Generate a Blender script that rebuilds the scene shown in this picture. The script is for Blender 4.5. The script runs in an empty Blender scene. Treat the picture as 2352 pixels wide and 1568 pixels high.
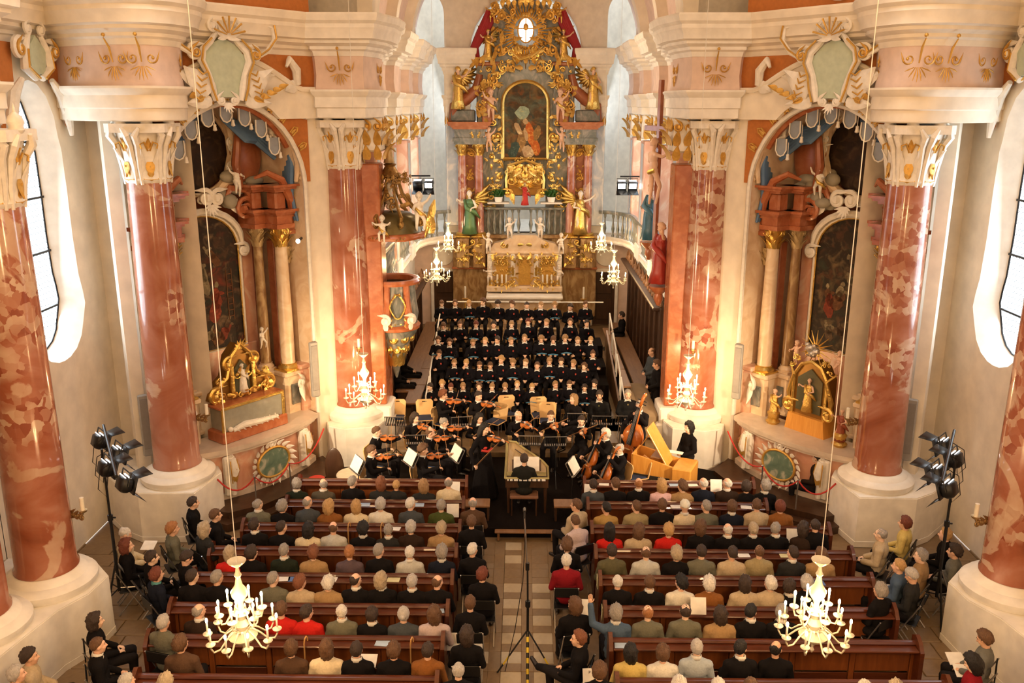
import bpy, math, random
import numpy as np
from mathutils import Vector as V, Matrix as MX, noise
from mathutils.geometry import tessellate_polygon
random.seed(7)
PI = math.pi
SC = bpy.context.scene
COL = SC.collection
# ---------- camera ----------
CAMZ, FPX = 8.6, 2035.0
cd = bpy.data.cameras.new('camera'); cd.sensor_width = 36; cd.lens = FPX / 2352 * 36
cd.clip_end = 200; cd.clip_start = .05
cam = bpy.data.objects.new('camera', cd); COL.objects.link(cam)
cam.location = (-.1, 0, CAMZ)
_P, _Y, _R = math.radians(15), math.radians(.63), math.radians(.12)
_f = V((-math.sin(_Y)*math.cos(_P), math.cos(_Y)*math.cos(_P), -math.sin(_P)))
_r = V((math.cos(_Y), math.sin(_Y), 0)); _u = _r.cross(_f)
_r, _u = math.cos(_R)*_r + math.sin(_R)*_u, math.cos(_R)*_u - math.sin(_R)*_r
cam.matrix_world = MX(((_r.x, _u.x, -_f.x, -.1), (_r.y, _u.y, -_f.y, 0), (_r.z, _u.z, -_f.z, CAMZ), (0, 0, 0, 1)))
SC.camera = cam
def ray(px, py): return _f + _r*((px-1176)/FPX) + _u*((784-py)/FPX)
def at_z(px, py, z):
    d = ray(px, py); t = (z-CAMZ)/d.z; return V((-.1, 0, CAMZ)) + d*t
def at_y(px, py, y):
    d = ray(px, py); return V((-.1, 0, CAMZ)) + d*(y/d.y)
# ---------- world, daylight, exposure ----------
SC.view_settings.view_transform = 'Standard'; SC.view_settings.look = 'None'
SC.view_settings.exposure = -0.12; SC.view_settings.gamma = 1; SC.view_settings.use_curve_mapping = False
w = bpy.data.worlds.new('world'); SC.world = w; w.use_nodes = True
bg = w.node_tree.nodes['Background']; bg.inputs[0].default_value = (.86, .93, 1, 1); bg.inputs[1].default_value = 6.0
def light(kind, name, loc, energy, col, size=.3, rot=None, target=None, **k):
    l = bpy.data.lights.new(name, kind); l.energy = energy; l.color = col
    o = bpy.data.objects.new(name, l); COL.objects.link(o); o.location = loc
    if kind == 'AREA':
        l.shape = 'RECTANGLE'; l.size = size if not isinstance(size, tuple) else size[0]; l.size_y = l.size if not isinstance(size, tuple) else size[1]
    else: l.shadow_soft_size = size
    if target is not None: o.rotation_euler = (V(target)-V(loc)).to_track_quat('-Z', 'Y').to_euler()
    for a, b in k.items(): setattr(l, a, b)
    return o
DAY = (.80, .90, 1); WARM = (1, .62, .29); FLOOD = (1, .74, .46)
for s in (-1, 1):
    light('AREA', 'daylight_nave_window', (s*9.22, 16.3, 5.8), 90, DAY, (1.4, 3.4), target=(0, 15.5, 5))
    light('AREA', 'daylight_gallery_fill', (s*8.6, 3.0, 7.5), 120, DAY, (2, 5), target=(0, 8, 3))  # daylight fill added beside the camera; no window is built here
    light('AREA', 'daylight_choir_window', (s*4.9, 31.2, 8.2), 200, DAY, (2.2, 5), target=(-s*3, 27, 5))
    light('AREA', 'daylight_apse_window', (s*2.3, 36.6, 9.0), 130, DAY, (1.6, 5), target=(s*2.6, 30, 7))
    light('AREA', 'daylight_upper_window', (s*5.5, 14.5, 12.2), 110, DAY, (2, 2), target=(0, 12, 0))
    light('SPOT', 'floodlight_beam', (s*6.6, 14.3, 3.35), 2600, FLOOD, .12, target=(s*.3, 22.5, 2.2), spot_size=1.2, spot_blend=.9)
    light('POINT', 'gallery_warm_fill', (s*4.2, 1.5, 9.8), 590, WARM, .5)  # warm fill added near the camera; no chandelier hangs here
    light('POINT', 'side_wall_fill', (s*3.0, 5.0, 5.6), 450, WARM, .4)  # unseen warm fill added to brighten the side walls
    light('POINT', 'upper_nave_fill', (s*4.5, 9.5, 11.4), 420, WARM, .5)  # warm fill added out of view for the upper walls
light('POINT', 'choir_vault_glow', (0, 25.5, 10.0), 300, FLOOD, .5)
light('SPOT', 'altar_floodlight', (0, 22.0, 9.5), 800, WARM, .2, target=(0, 33.3, 5.5), spot_size=.6, spot_blend=.8)
# ---------- mesh helpers ----------
class MB:
    def __init__(s): s.v = []; s.f = []; s.m = []
    def add(s, vs, fs, mat=0):
        o = len(s.v); s.v += [tuple(v) for v in vs]; s.f += [[i+o for i in f] for f in fs]; s.m += [mat]*len(fs); return s
    def merge(s, b, T=None, mat=None):
        vs = [T @ V(v) for v in b.v] if T is not None else b.v
        o = len(s.v); s.v += [tuple(v) for v in vs]; s.f += [[i+o for i in f] for f in b.f]; s.m += (b.m if mat is None else [mat]*len(b.f)); return s
    def box(s, x, y, z, sx, sy, sz, rz=0, mat=0, T=None):
        c, n = math.cos(rz), math.sin(rz); vs = []
        for k in (-.5, .5):
            for a, b in ((-.5, -.5), (.5, -.5), (.5, .5), (-.5, .5)):
                vs.append((x+a*sx*c-b*sy*n, y+a*sx*n+b*sy*c, z+k*sz))
        if T is not None: vs = [T @ V(v) for v in vs]
        return s.add(vs, [(3, 2, 1, 0), (4, 5, 6, 7), (0, 1, 5, 4), (1, 2, 6, 5), (2, 3, 7, 6), (3, 0, 4, 7)], mat)
    def bbox(s, x, y, z, sx, sy, sz, b=.02, rz=0, mat=0):      # box with chamfered vertical + top edges
        hx, hy = sx/2, sy/2; c, n = math.cos(rz), math.sin(rz)
        def ring(i, zz): return [(x+px*c-py*n, y+px*n+py*c, zz) for px, py in ((-hx+i+b, -hy+i), (hx-i-b, -hy+i), (hx-i, -hy+i+b), (hx-i, hy-i-b), (hx-i-b, hy-i), (-hx+i+b, hy-i), (-hx+i, hy-i-b), (-hx+i, -hy+i+b))]
        vs = ring(b, z-sz/2)+ring(0, z-sz/2+b)+ring(0, z+sz/2-b)+ring(b, z+sz/2)
        fs = [tuple(range(7, -1, -1)), tuple(range(24, 32))]
        for k in range(3):
            for i in range(8): fs.append((k*8+i, k*8+(i+1) % 8, k*8+8+(i+1) % 8, k*8+8+i))
        return s.add(vs, fs, mat)
    def tube(s, pts, r, n=8, mat=0, cap=True, flat=1.0):
        pts = [V(p) for p in pts]; L = len(pts); rs = [r]*L if not hasattr(r, '__len__') else list(r)
        vs = []; prev = None
        for i, p in enumerate(pts):
            t = (pts[min(i+1, L-1)]-pts[max(i-1, 0)])
            if t.length < 1e-9: t = V((0, 0, 1))
            t.normalize()
            if prev is None:
                a = V((0, 0, 1)) if abs(t.z) < .9 else V((1, 0, 0)); u = t.cross(a).normalized()
            else:
                u = prev-t*prev.dot(t)
                u = u.normalized() if u.length > 1e-6 else t.orthogonal().normalized()
            prev = u; w_ = t.cross(u)
            for k in range(n):
                a = 2*PI*k/n; vs.append(p+(u*math.cos(a)+w_*math.sin(a)*flat)*rs[i])
        fs = [(i*n+k, i*n+(k+1) % n, (i+1)*n+(k+1) % n, (i+1)*n+k) for i in range(L-1) for k in range(n)]
        if cap: fs += [tuple(range(n-1, -1, -1)), tuple(range((L-1)*n, L*n))]
        return s.add(vs, fs, mat)
    def cap(s, a, b, ra, rb, n=10, mat=0):                     # capsule with tapering radius
        a, b = V(a), V(b); d = b-a; L = d.length
        if L < 1e-6: return s.ell(a, (ra, ra, ra), mat=mat)
        d /= L; P = []; R = []
        for q in (0, .3, .6, .85): P.append(a-d*ra*math.cos(q*PI/2)); R.append(max(ra*math.sin(q*PI/2), .001))
        P.append(a); R.append(ra); P.append(b); R.append(rb)
        for q in (.85, .6, .3, 0): P.append(b+d*rb*math.cos(q*PI/2)); R.append(max(rb*math.sin(q*PI/2), .001))
        return s.tube(P, R, n, mat)
    def lathe(s, prof, n=24, at=(0, 0, 0), mat=0, T=None, sq=None, cap=True):
        vs = []
        for r, z in prof:
            for k in range(n):
                a = 2*PI*k/n; rr = r if sq is None else r*sq(a); vs.append(V((at[0]+rr*math.cos(a), at[1]+rr*math.sin(a), at[2]+z)))
        if T is not None: vs = [T @ v for v in vs]
        L = len(prof)
        fs = [(i*n+k, i*n+(k+1) % n, (i+1)*n+(k+1) % n, (i+1)*n+k) for i in range(L-1) for k in range(n)]
        if cap: fs += [tuple(range(n-1, -1, -1)), tuple(range((L-1)*n, L*n))]
        return s.add(vs, fs, mat)
    def ell(s, c, r, n=10, m=7, mat=0, T=None, R=None):
        if not hasattr(r, '__len__'): r = (r, r, r)
        vs = []
        for i in range(m+1):
            t = PI*i/m
            for k in range(n):
                a = 2*PI*k/n; p = V((r[0]*max(math.sin(t), .002)*math.cos(a), r[1]*max(math.sin(t), .002)*math.sin(a), -r[2]*math.cos(t)))
                if R is not None: p = R @ p
                vs.append(V(c)+p)
        if T is not None: vs = [T @ v for v in vs]
        fs = [(i*n+k, i*n+(k+1) % n, (i+1)*n+(k+1) % n, (i+1)*n+k) for i in range(m) for k in range(n)]
        fs += [tuple(range(n-1, -1, -1)), tuple(range(m*n, m*n+n))]
        return s.add(vs, fs, mat)
    def prism(s, poly, z0, z1, mat=0, T=None):                  # polygon in xy extruded in z (T maps to place)
        n = len(poly); vs = [V((p[0], p[1], z0)) for p in poly]+[V((p[0], p[1], z1)) for p in poly]
        tri = tessellate_polygon([[V((p[0], p[1], 0)) for p in poly]])
        fs = [(a, b, c) for a, b, c in tri]+[(c+n, b+n, a+n) for a, b, c in tri]+[(i, (i+1) % n, (i+1) % n+n, i+n) for i in range(n)]
        if T is not None: vs = [T @ v for v in vs]
        return s.add(vs, fs, mat)
    def holed(s, outer, inner, inner2, d, T, mat=0, rmat=0):    # wall panel in local xz plane, hole with splayed reveal going to y=d
        vo = [V((p[0], 0, p[1])) for p in outer]; vi = [V((p[0], 0, p[1])) for p in inner]; vb = [V((p[0], d, p[1])) for p in inner2]
        tri = tessellate_polygon([[V((p.x, p.z, 0)) for p in vo], [V((p.x, p.z, 0)) for p in vi]])
        o, n, k = len(vo), len(vi), len(s.v)
        s.add([T @ v for v in vo+vi], [tuple(t) for t in tri], mat)
        s.add([T @ v for v in vi+vb], [(i, (i+1) % n, (i+1) % n+n, i+n) for i in range(n)], rmat)
        return s
    def sweep(s, path, prof, mat=0, closed=False, cap=True):    # profile (out, z) along an xy path; out is to the LEFT of travel
        P = [V((p[0], p[1])) for p in path]; L = len(P); N = len(prof); vs = []
        for i, p in enumerate(P):
            a = P[i-1] if i > 0 or closed else None; b = P[(i+1) % L] if i < L-1 or closed else None
            d1 = (p-a).normalized() if a is not None else None; d2 = (b-p).normalized() if b is not None else None
            if d1 is None: d1 = d2
            if d2 is None: d2 = d1
            n1 = V((-d1.y, d1.x)); n2 = V((-d2.y, d2.x)); m = (n1+n2)
            m = m.normalized() if m.length > 1e-6 else n1
            k = 1/max(m.dot(n1), .35)
            for o, z in prof: vs.append((p.x+m.x*o*k, p.y+m.y*o*k, z))
        fs = []
        for i in range(L if closed else L-1):
            for j in range(N-1):
                a, b = i*N+j, ((i+1) % L)*N+j; fs.append((a, b, b+1, a+1))
        if not closed and cap: fs += [tuple(range(N)), tuple(range((L-1)*N+N-1, (L-1)*N-1, -1))]
        return s.add(vs, fs, mat)
    def build(s, name, mats=None, parent=None, smooth=40, **props):
        me = bpy.data.meshes.new(name); me.from_pydata(s.v, [], s.f)
        if not isinstance(mats, (list, tuple)): mats = [mats]
        for m in mats: me.materials.append(m)
        if len(mats) > 1: me.polygons.foreach_set('material_index', s.m)
        me.update()
        if smooth:
            me.polygons.foreach_set('use_smooth', [True]*len(me.polygons))
            try: me.set_sharp_from_angle(angle=math.radians(smooth))
            except Exception: pass
        return link(name, me, parent, **props)
def link(name, me, parent=None, **props):
    o = bpy.data.objects.new(name, me); COL.objects.link(o)
    if parent is not None: o.parent = parent
    for k, v in props.items(): o[k] = v
    return o
def thing(name, label, cat, loc=(0, 0, 0), rz=0, group=None, s=1):
    o = bpy.data.objects.new(name, None); COL.objects.link(o); o.empty_display_size = .1
    o.location = loc; o.rotation_euler = (0, 0, rz); o.scale = (s, s, s); o['label'] = label; o['category'] = cat
    if group: o['group'] = group
    return o
def dup(root, loc, rz=0, label=None, group=None, s=None):
    def cp(o, par):
        c = o.copy(); COL.objects.link(c); c.parent = par
        for ch in o.children: cp(ch, c)
        return c
    r = cp(root, None); r.location = loc; r.rotation_euler = (0, 0, rz)
    if s is not None: r.scale = (s, s, s) if not hasattr(s, '__len__') else s
    if label: r['label'] = label
    if group: r['group'] = group
    return r
T_ = lambda x=0, y=0, z=0: MX.Translation((x, y, z))
def R_(ax, deg): return MX.Rotation(math.radians(deg), 4, ax)
def S_(x, y=None, z=None): return MX.Diagonal((x, x if y is None else y, x if z is None else z, 1))
def arc(cx, cz, rx, rz, a0, a1, n): return [(cx+rx*math.cos(math.radians(a0+(a1-a0)*i/n)), cz+rz*math.sin(math.radians(a0+(a1-a0)*i/n))) for i in range(n+1)]
# ---------- materials ----------
_mc = {}
def pbr(name, col, rough=.6, metal=0, emit=None, es=0, bump=None, spec=None, coat=0):
    k = (name, tuple(round(c, 3) for c in col), rough)
    if k in _mc: return _mc[k]
    m = bpy.data.materials.new(name); m.use_nodes = True; nt = m.node_tree; b = nt.nodes['Principled BSDF']
    b.inputs['Base Color'].default_value = (*col, 1); b.inputs['Roughness'].default_value = rough; b.inputs['Metallic'].default_value = metal
    if spec is not None: b.inputs['Specular IOR Level'].default_value = spec
    if coat: b.inputs['Coat Weight'].default_value = coat
    if emit: b.inputs['Emission Color'].default_value = (*emit, 1); b.inputs['Emission Strength'].default_value = es
    # slight procedural tone variation + relief
    tc = nt.nodes.new('ShaderNodeTexCoord'); no = nt.nodes.new('ShaderNodeTexNoise'); no.inputs['Scale'].default_value = (bump or (8, .1))[0]
    no.inputs['Detail'].default_value = 4; nt.links.new(tc.outputs['Object'], no.inputs['Vector'])
    mx = nt.nodes.new('ShaderNodeMixRGB'); mx.blend_type = 'MULTIPLY'; mx.inputs[0].default_value = .35
    mx.inputs[1].default_value = (*col, 1); rp = nt.nodes.new('ShaderNodeValToRGB')
    rp.color_ramp.elements[0].position = .3; rp.color_ramp.elements[0].color = (.55, .55, .55, 1); rp.color_ramp.elements[1].position = .7
    nt.links.new(no.outputs['Fac'], rp.inputs[0]); nt.links.new(rp.outputs[0], mx.inputs[2]); nt.links.new(mx.outputs[0], b.inputs['Base Color'])
    if bump:
        bp = nt.nodes.new('ShaderNodeBump'); bp.inputs['Strength'].default_value = bump[1]; bp.inputs['Distance'].default_value = .02
        nt.links.new(no.outputs['Fac'], bp.inputs['Height']); nt.links.new(bp.outputs[0], b.inputs['Normal'])
    _mc[k] = m; return m
def ramp_mat(name, stops, scale=(1, 1, 1), rough=.3, nscale=2.0, detail=8, dist=1.5, vor=0, metal=0, bump=0, coat=0, band=0):
    m = bpy.data.materials.new(name); m.use_nodes = True; nt = m.node_tree; b = nt.nodes['Principled BSDF']; N = nt.nodes.new; Lk = nt.links.new
    tc = N('ShaderNodeTexCoord'); mp = N('ShaderNodeMapping'); mp.inputs['Scale'].default_value = scale; Lk(tc.outputs['Object'], mp.inputs[0])
    no = N('ShaderNodeTexNoise'); no.inputs['Scale'].default_value = nscale; no.inputs['Detail'].default_value = detail; no.inputs['Distortion'].default_value = dist
    Lk(mp.outputs[0], no.inputs['Vector']); fac = no.outputs['Fac']
    if vor:
        vo = N('ShaderNodeTexVoronoi'); vo.inputs['Scale'].default_value = vor; 
        ad = N('ShaderNodeMixRGB'); ad.blend_type = 'ADD'; ad.inputs[0].default_value = .35; Lk(mp.outputs[0], ad.inputs[1]); Lk(no.outputs['Color'], ad.inputs[2])
        Lk(ad.outputs[0], vo.inputs['Vector'])
        sp = N('ShaderNodeSeparateColor'); Lk(vo.outputs['Color'], sp.inputs[0])
        mm = N('ShaderNodeMath'); mm.operation = 'MULTIPLY_ADD'; mm.inputs[1].default_value = .45; Lk(sp.outputs[0], mm.inputs[0])
        m2 = N('ShaderNodeMath'); m2.operation = 'MULTIPLY'; m2.inputs[1].default_value = .62; Lk(fac, m2.inputs[0]); Lk(m2.outputs[0], mm.inputs[2]); fac = mm.outputs[0]
    if band:
        nb = N('ShaderNodeTexNoise'); nb.inputs['Scale'].default_value = band; nb.inputs['Detail'].default_value = 1; Lk(mp.outputs[0], nb.inputs['Vector'])
        m3 = N('ShaderNodeMath'); m3.operation = 'MULTIPLY_ADD'; m3.inputs[1].default_value = .9; Lk(nb.outputs['Fac'], m3.inputs[0])
        m4 = N('ShaderNodeMath'); m4.operation = 'ADD'; m4.inputs[1].default_value = -.45; Lk(fac, m4.inputs[0]); Lk(m4.outputs[0], m3.inputs[2]); fac = m3.outputs[0]
    rp = N('ShaderNodeValToRGB'); e = rp.color_ramp.elements
    while len(e) < len(stops): e.new(.5)
    for i, (p, c) in enumerate(stops): e[i].position = p; e[i].color = (*c, 1)
    Lk(fac, rp.inputs[0]); Lk(rp.outputs[0], b.inputs['Base Color'])
    b.inputs['Roughness'].default_value = rough; b.inputs['Metallic'].default_value = metal
    if coat: b.inputs['Coat Weight'].default_value = coat
    if bump:
        bp = N('ShaderNodeBump'); bp.inputs['Strength'].default_value = bump; bp.inputs['Distance'].default_value = .02; Lk(fac, bp.inputs['Height']); Lk(bp.outputs[0], b.inputs['Normal'])
    return m
WALLC = pbr('cream_plaster', (.86, .77, .63), .85, bump=(3, .05))
WHITE = pbr('white_plaster', (.87, .82, .73), .8, bump=(4, .05))
PINKP = pbr('pink_plaster', (.74, .56, .46), .85, bump=(4, .08))
RUST = pbr('rust_plaster', (.50, .17, .035), .8, bump=(12, .3))
GREENP = pbr('pale_green_plaster', (.50, .56, .42), .85)
GOLD = pbr('gilded', (.80, .54, .15), .33, .9, bump=(14, .8))
GOLDM = pbr('gold_paint', (.66, .38, .08), .42, .5, bump=(16, .5))
def column_marble():
    m = bpy.data.materials.new('red_marble'); m.use_nodes = True; nt = m.node_tree; b = nt.nodes['Principled BSDF']; N = nt.nodes.new; Lk = nt.links.new
    tc = N('ShaderNodeTexCoord'); oi = N('ShaderNodeObjectInfo'); mu = N('ShaderNodeMath'); mu.operation = 'MULTIPLY'; mu.inputs[1].default_value = 37; Lk(oi.outputs['Random'], mu.inputs[0])
    cx = N('ShaderNodeCombineXYZ'); Lk(mu.outputs[0], cx.inputs[0]); Lk(mu.outputs[0], cx.inputs[2]); va = N('ShaderNodeVectorMath'); Lk(tc.outputs['Object'], va.inputs[0]); Lk(cx.outputs[0], va.inputs[1]); vec = va.outputs[0]
    def noi(sc, scale=(1, 1, 1), det=6, dist=1.0, off=0):
        mp = N('ShaderNodeMapping'); mp.inputs['Scale'].default_value = scale; mp.inputs['Location'].default_value = (off, off, off); Lk(vec, mp.inputs[0]); n = N('ShaderNodeTexNoise'); n.inputs['Scale'].default_value = sc; n.inputs['Detail'].default_value = det; n.inputs['Distortion'].default_value = dist; Lk(mp.outputs[0], n.inputs['Vector']); return n
    def ramp(src, stops):
        r = N('ShaderNodeValToRGB'); e = r.color_ramp.elements
        while len(e) < len(stops): e.new(.5)
        for i, (p_, c) in enumerate(stops): e[i].position = p_; e[i].color = (*c, 1)
        Lk(src, r.inputs[0]); return r.outputs[0]
    def mix(f, a, c): x = N('ShaderNodeMixRGB'); Lk(f, x.inputs[0]); Lk(a, x.inputs[1]); Lk(c, x.inputs[2]); return x.outputs[0]
    base = ramp(noi(.9, (.7, .7, 1), 8, 1.6).outputs['Fac'], [(.25, (.20, .055, .028)), (.42, (.31, .10, .052)), (.55, (.38, .15, .095)), (.68, (.46, .23, .17))])
    ds = noi(5, det=3, dist=.4, off=3); ad = N('ShaderNodeMixRGB'); ad.blend_type = 'ADD'; ad.inputs[0].default_value = .16; Lk(vec, ad.inputs[1]); Lk(ds.outputs['Color'], ad.inputs[2])
    vo = N('ShaderNodeTexVoronoi'); vo.inputs['Scale'].default_value = 7.5; Lk(ad.outputs[0], vo.inputs['Vector']); sp = N('ShaderNodeSeparateColor'); Lk(vo.outputs['Color'], sp.inputs[0])
    cells = ramp(sp.outputs[0], [(0, (.22, .05, .028)), (.35, (.34, .12, .07)), (.55, (.42, .20, .13)), (.72, (.52, .34, .24)), (1, (.58, .43, .32))])
    K = lambda v: (v, v, v)
    mband = ramp(noi(.75, (.22, .22, 1), 2, .6, 9).outputs['Fac'], [(.53, K(0)), (.58, K(.85))])
    col = mix(mband, base, cells)
    mc = ramp(noi(1.1, (.8, .8, .9), 9, 1.2, 21).outputs['Fac'], [(.60, K(0)), (.625, K(.75))]); cr = ramp(noi(3, off=5).outputs['Fac'], [(.3, (.50, .32, .22)), (.7, (.60, .45, .33))]); col = mix(mc, col, cr)
    Lk(col, b.inputs['Base Color']); b.inputs['Roughness'].default_value = .14; b.inputs['Coat Weight'].default_value = .3
    return m
REDM = column_marble()
REDP = ramp_mat('plain_red_marble', [(0, (.20, .05, .018)), (.5, (.40, .125, .05)), (1, (.55, .26, .14))], (1, 1, 1), .25, 5, 8, .6)
BROWNM = ramp_mat('brown_marble', [(0, (.10, .05, .02)), (.45, (.27, .15, .06)), (.6, (.42, .28, .13)), (1, (.55, .42, .24))], (1, 1, .4), .3, 3, 8, 2.5)
GREYM = ramp_mat('grey_marble', [(0, (.05, .06, .055)), (.42, (.12, .135, .12)), (.55, (.20, .20, .18)), (.7, (.36, .32, .26))], (1, 1, .6), .3, 2.5, 8, 2.5)
BLUEM = ramp_mat('blue_grey_marble', [(0, (.25, .31, .40)), (.5, (.45, .52, .60)), (.65, (.68, .68, .68)), (1, (.72, .62, .55))], (1, 1, .5), .35, 2.2, 8, 2.5)
PINKM = ramp_mat('pink_marble', [(0, (.50, .20, .13)), (.5, (.68, .36, .24)), (.62, (.74, .50, .36)), (1, (.78, .62, .46))], (1, 1, .7), .3, 2.2, 8, 1.6)
CREAMM = ramp_mat('cream_marble', [(0, (.52, .36, .20)), (.45, (.68, .50, .32)), (.6, (.74, .58, .40)), (1, (.80, .66, .48))], (1, 1, 1), .3, 2.5, 8, 1.6)
TOPM = ramp_mat('table_marble', [(0, (.42, .34, .26)), (.5, (.58, .48, .38)), (1, (.70, .60, .50))], (1, 1, 1), .3, 2.5, 8, 1.6)
WOODR = ramp_mat('red_brown_wood', [(0, (.040, .010, .004)), (.5, (.085, .020, .007)), (1, (.15, .042, .014))], (1, 9, 9), .32, 1.6, 8, 1.0, coat=.2)
WOODP = ramp_mat('orange_wood_panel', [(0, (.10, .026, .006)), (.5, (.19, .052, .012)), (1, (.28, .09, .022))], (7, 7, 1), .38, 1.6, 8, 1.0, coat=.2)
WOODD = ramp_mat('dark_wood', [(0, (.02, .009, .004)), (.5, (.05, .022, .01)), (1, (.10, .045, .02))], (4, 4, .7), .4, 2.4, 8, 1.0)
WOODB = ramp_mat('worn_brown_wood', [(0, (.13, .06, .022)), (.5, (.23, .115, .05)), (1, (.34, .19, .09))], (4, .6, 4), .5, 3, 8, 1)
BEECH = pbr('beech_veneer', (.78, .50, .22), .35, bump=(5, .05))
HONEY = ramp_mat('honey_wood', [(0, (.50, .21, .03)), (.5, (.66, .31, .06)), (1, (.78, .42, .10))], (5, 5, .6), .35, 3, 8, 1)
VIOLW = ramp_mat('violin_varnish', [(0, (.30, .065, .012)), (.5, (.48, .13, .02)), (1, (.62, .22, .04))], (4, 4, 1), .22, 6, 6, .5, coat=.4)
BLACKM = pbr('black_metal', (.012, .012, .013), .4, .3)
STEEL = pbr('steel', (.55, .55, .56), .3, .9)
BLACKC = pbr('black_carpet', (.008, .005, .004), .95, bump=(60, .3), spec=.1)
PAPER = pbr('paper', (.86, .83, .76), .8)
REDC = pbr('red_velvet', (.50, .03, .02), .7)
BLUED = pbr('blue_drapery', (.12, .22, .38), .7, bump=(6, .3))
STUCCO = pbr('white_stucco', (.82, .76, .66), .5, bump=(10, .1))
FLESH = pbr('painted_flesh', (.78, .50, .34), .5)
WAX = pbr('candle_wax', (.88, .82, .68), .5)
FLAME = pbr('flame', (1, .8, .5), .5, emit=(1, .72, .36), es=60)
GREEN = pbr('plant_green', (.03, .12, .02), .6)
GLASSC = pbr('pale_crystal', (.72, .66, .50), .12, .0, coat=.6)
def paint(name, cols, scale=2.5, seed=0, rough=.6):          # figurative oil painting feel: patches of colour
    m = bpy.data.materials.new(name); m.use_nodes = True; nt = m.node_tree; b = nt.nodes['Principled BSDF']; N = nt.nodes.new; Lk = nt.links.new
    tc = N('ShaderNodeTexCoord'); mp = N('ShaderNodeMapping'); mp.inputs['Location'].default_value = (seed, seed*.7, seed*1.3); Lk(tc.outputs['Object'], mp.inputs[0])
    cur = None
    for i, c in enumerate(cols):
        no = N('ShaderNodeTexNoise'); no.inputs['Scale'].default_value = scale*(1+.35*i); no.inputs['Detail'].default_value = 5; no.inputs['Distortion'].default_value = 1.2
        m2 = N('ShaderNodeMapping'); m2.inputs['Location'].default_value = (i*3.7, i*5.1, i*2.3); Lk(mp.outputs[0], m2.inputs[0]); Lk(m2.outputs[0], no.inputs['Vector'])
        if cur is None:
            mx = N('ShaderNodeMixRGB'); mx.inputs[1].default_value = (*[x*.35 for x in c], 1); mx.inputs[2].default_value = (*c, 1); Lk(no.outputs['Fac'], mx.inputs[0]); cur = mx.outputs[0]
        else:
            rp = N('ShaderNodeValToRGB'); rp.color_ramp.elements[0].position = .52; rp.color_ramp.elements[1].position = .72
            mx = N('ShaderNodeMixRGB'); Lk(no.outputs['Fac'], rp.inputs[0]); Lk(rp.outputs[0], mx.inputs[0]); Lk(cur, mx.inputs[1]); mx.inputs[2].default_value = (*c, 1); cur = mx.outputs[0]
    Lk(cur, b.inputs['Base Color']); b.inputs['Roughness'].default_value = rough; b.inputs['Specular IOR Level'].default_value = .25
    return m
# ---------- ornament ----------
def scroll(mb, T, s=1.0, turns=1.3, r=.05, mat=0, flip=1, n=6, tail=.8):
    pts = []; rs = []; N = int(14*turns)
    for i in range(N+1):
        t = i/N; a = flip*t*turns*2*PI; rad = s*(.12+.42*t); pts.append(T @ V((rad*math.cos(a), 0, rad*math.sin(a)))); rs.append(r*s*(.7+.5*t))
    last = pts[-1]; d = (pts[-1]-pts[-2]).normalized()
    for k in (1, 2): pts.append(last+d*s*tail*.4*k); rs.append(r*s*(1.0-.4*k))
    pts0 = pts[0]; mb.tube(pts, rs, n, mat); mb.ell(pts0, (r*s*2.2,)*3, 6, 4, mat)
def leaf(mb, T, L=.3, w=.1, bend=.3, mat=0):
    vs = []; n = 5
    for i in range(n+1):
        t = i/n; ww = w*math.sin(PI*(.12+.88*t)**.8)*(1-t*.2)+.004; y = -bend*L*t*t*1.2; z = L*t
        vs += [T @ V((-ww, y-.0, z)), T @ V((0, y-.25*w, z)), T @ V((ww, y, z)), T @ V((0, y+.2*w, z))]
    fs = [(i*4+k, i*4+(k+1) % 4, i*4+4+(k+1) % 4, i*4+4+k) for i in range(n) for k in range(4)]+[(3, 2, 1, 0), (n*4, n*4+1, n*4+2, n*4+3)]
    mb.add(vs, fs, mat)
def shell(mb, T, s=.3, n=7, mat=0, spread=150):
    for i in range(n):
        a = -spread/2+spread*i/(n-1); leaf(mb, T @ R_('Y', a), s*(1-.25*abs(a)/90), s*.13, .25, mat)
def rocaille(mb, T, w, h, seed, mat=0, k=6, leafy=True):       # mirrored clump of scrolls and leaves, facing -Y
    rnd = random.Random(seed)
    for i in range(k):
        x = rnd.uniform(.05, .5)*w; z = rnd.uniform(-.45, .45)*h; s = rnd.uniform(.16, .34)*min(w, h)
        fl = rnd.choice((-1, 1)); rot = rnd.uniform(0, 360); y = -rnd.uniform(.0, .06)
        for m in (-1, 1):
            TT = T @ T_(m*x, y, z) @ S_(m, 1, 1) @ R_('Y', rot); scroll(mb, TT, s, rnd.uniform(.9, 1.0), .10, mat, fl, 5)
            if leafy: leaf(mb, T @ T_(m*x*.8, y-.02, z) @ S_(m, 1, 1) @ R_('Y', rot*1.7), s*1.1, s*.28, .4, mat)
def clutter(mb, x0, x1, z0, z1, y, n, seed, s=.2, mat=0, mirror=True):   # dense mirrored gilded carving
    r = random.Random(seed)
    for i in range(n):
        x = r.uniform(x0, x1); z = r.uniform(z0, z1); a = r.uniform(0, 360); k = s*r.uniform(.6, 1.3); yy = y-r.uniform(0, .12)
        for m in ((1, -1) if mirror else (1,)):
            T = T_(m*x, yy, z) @ S_(m, 1, 1) @ R_('Y', a)
            if i % 3: leaf(mb, T, k*1.2, k*.28, .5, mat)
            else: scroll(mb, T, k, 1.0, .12, mat, 1, 5)
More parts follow.
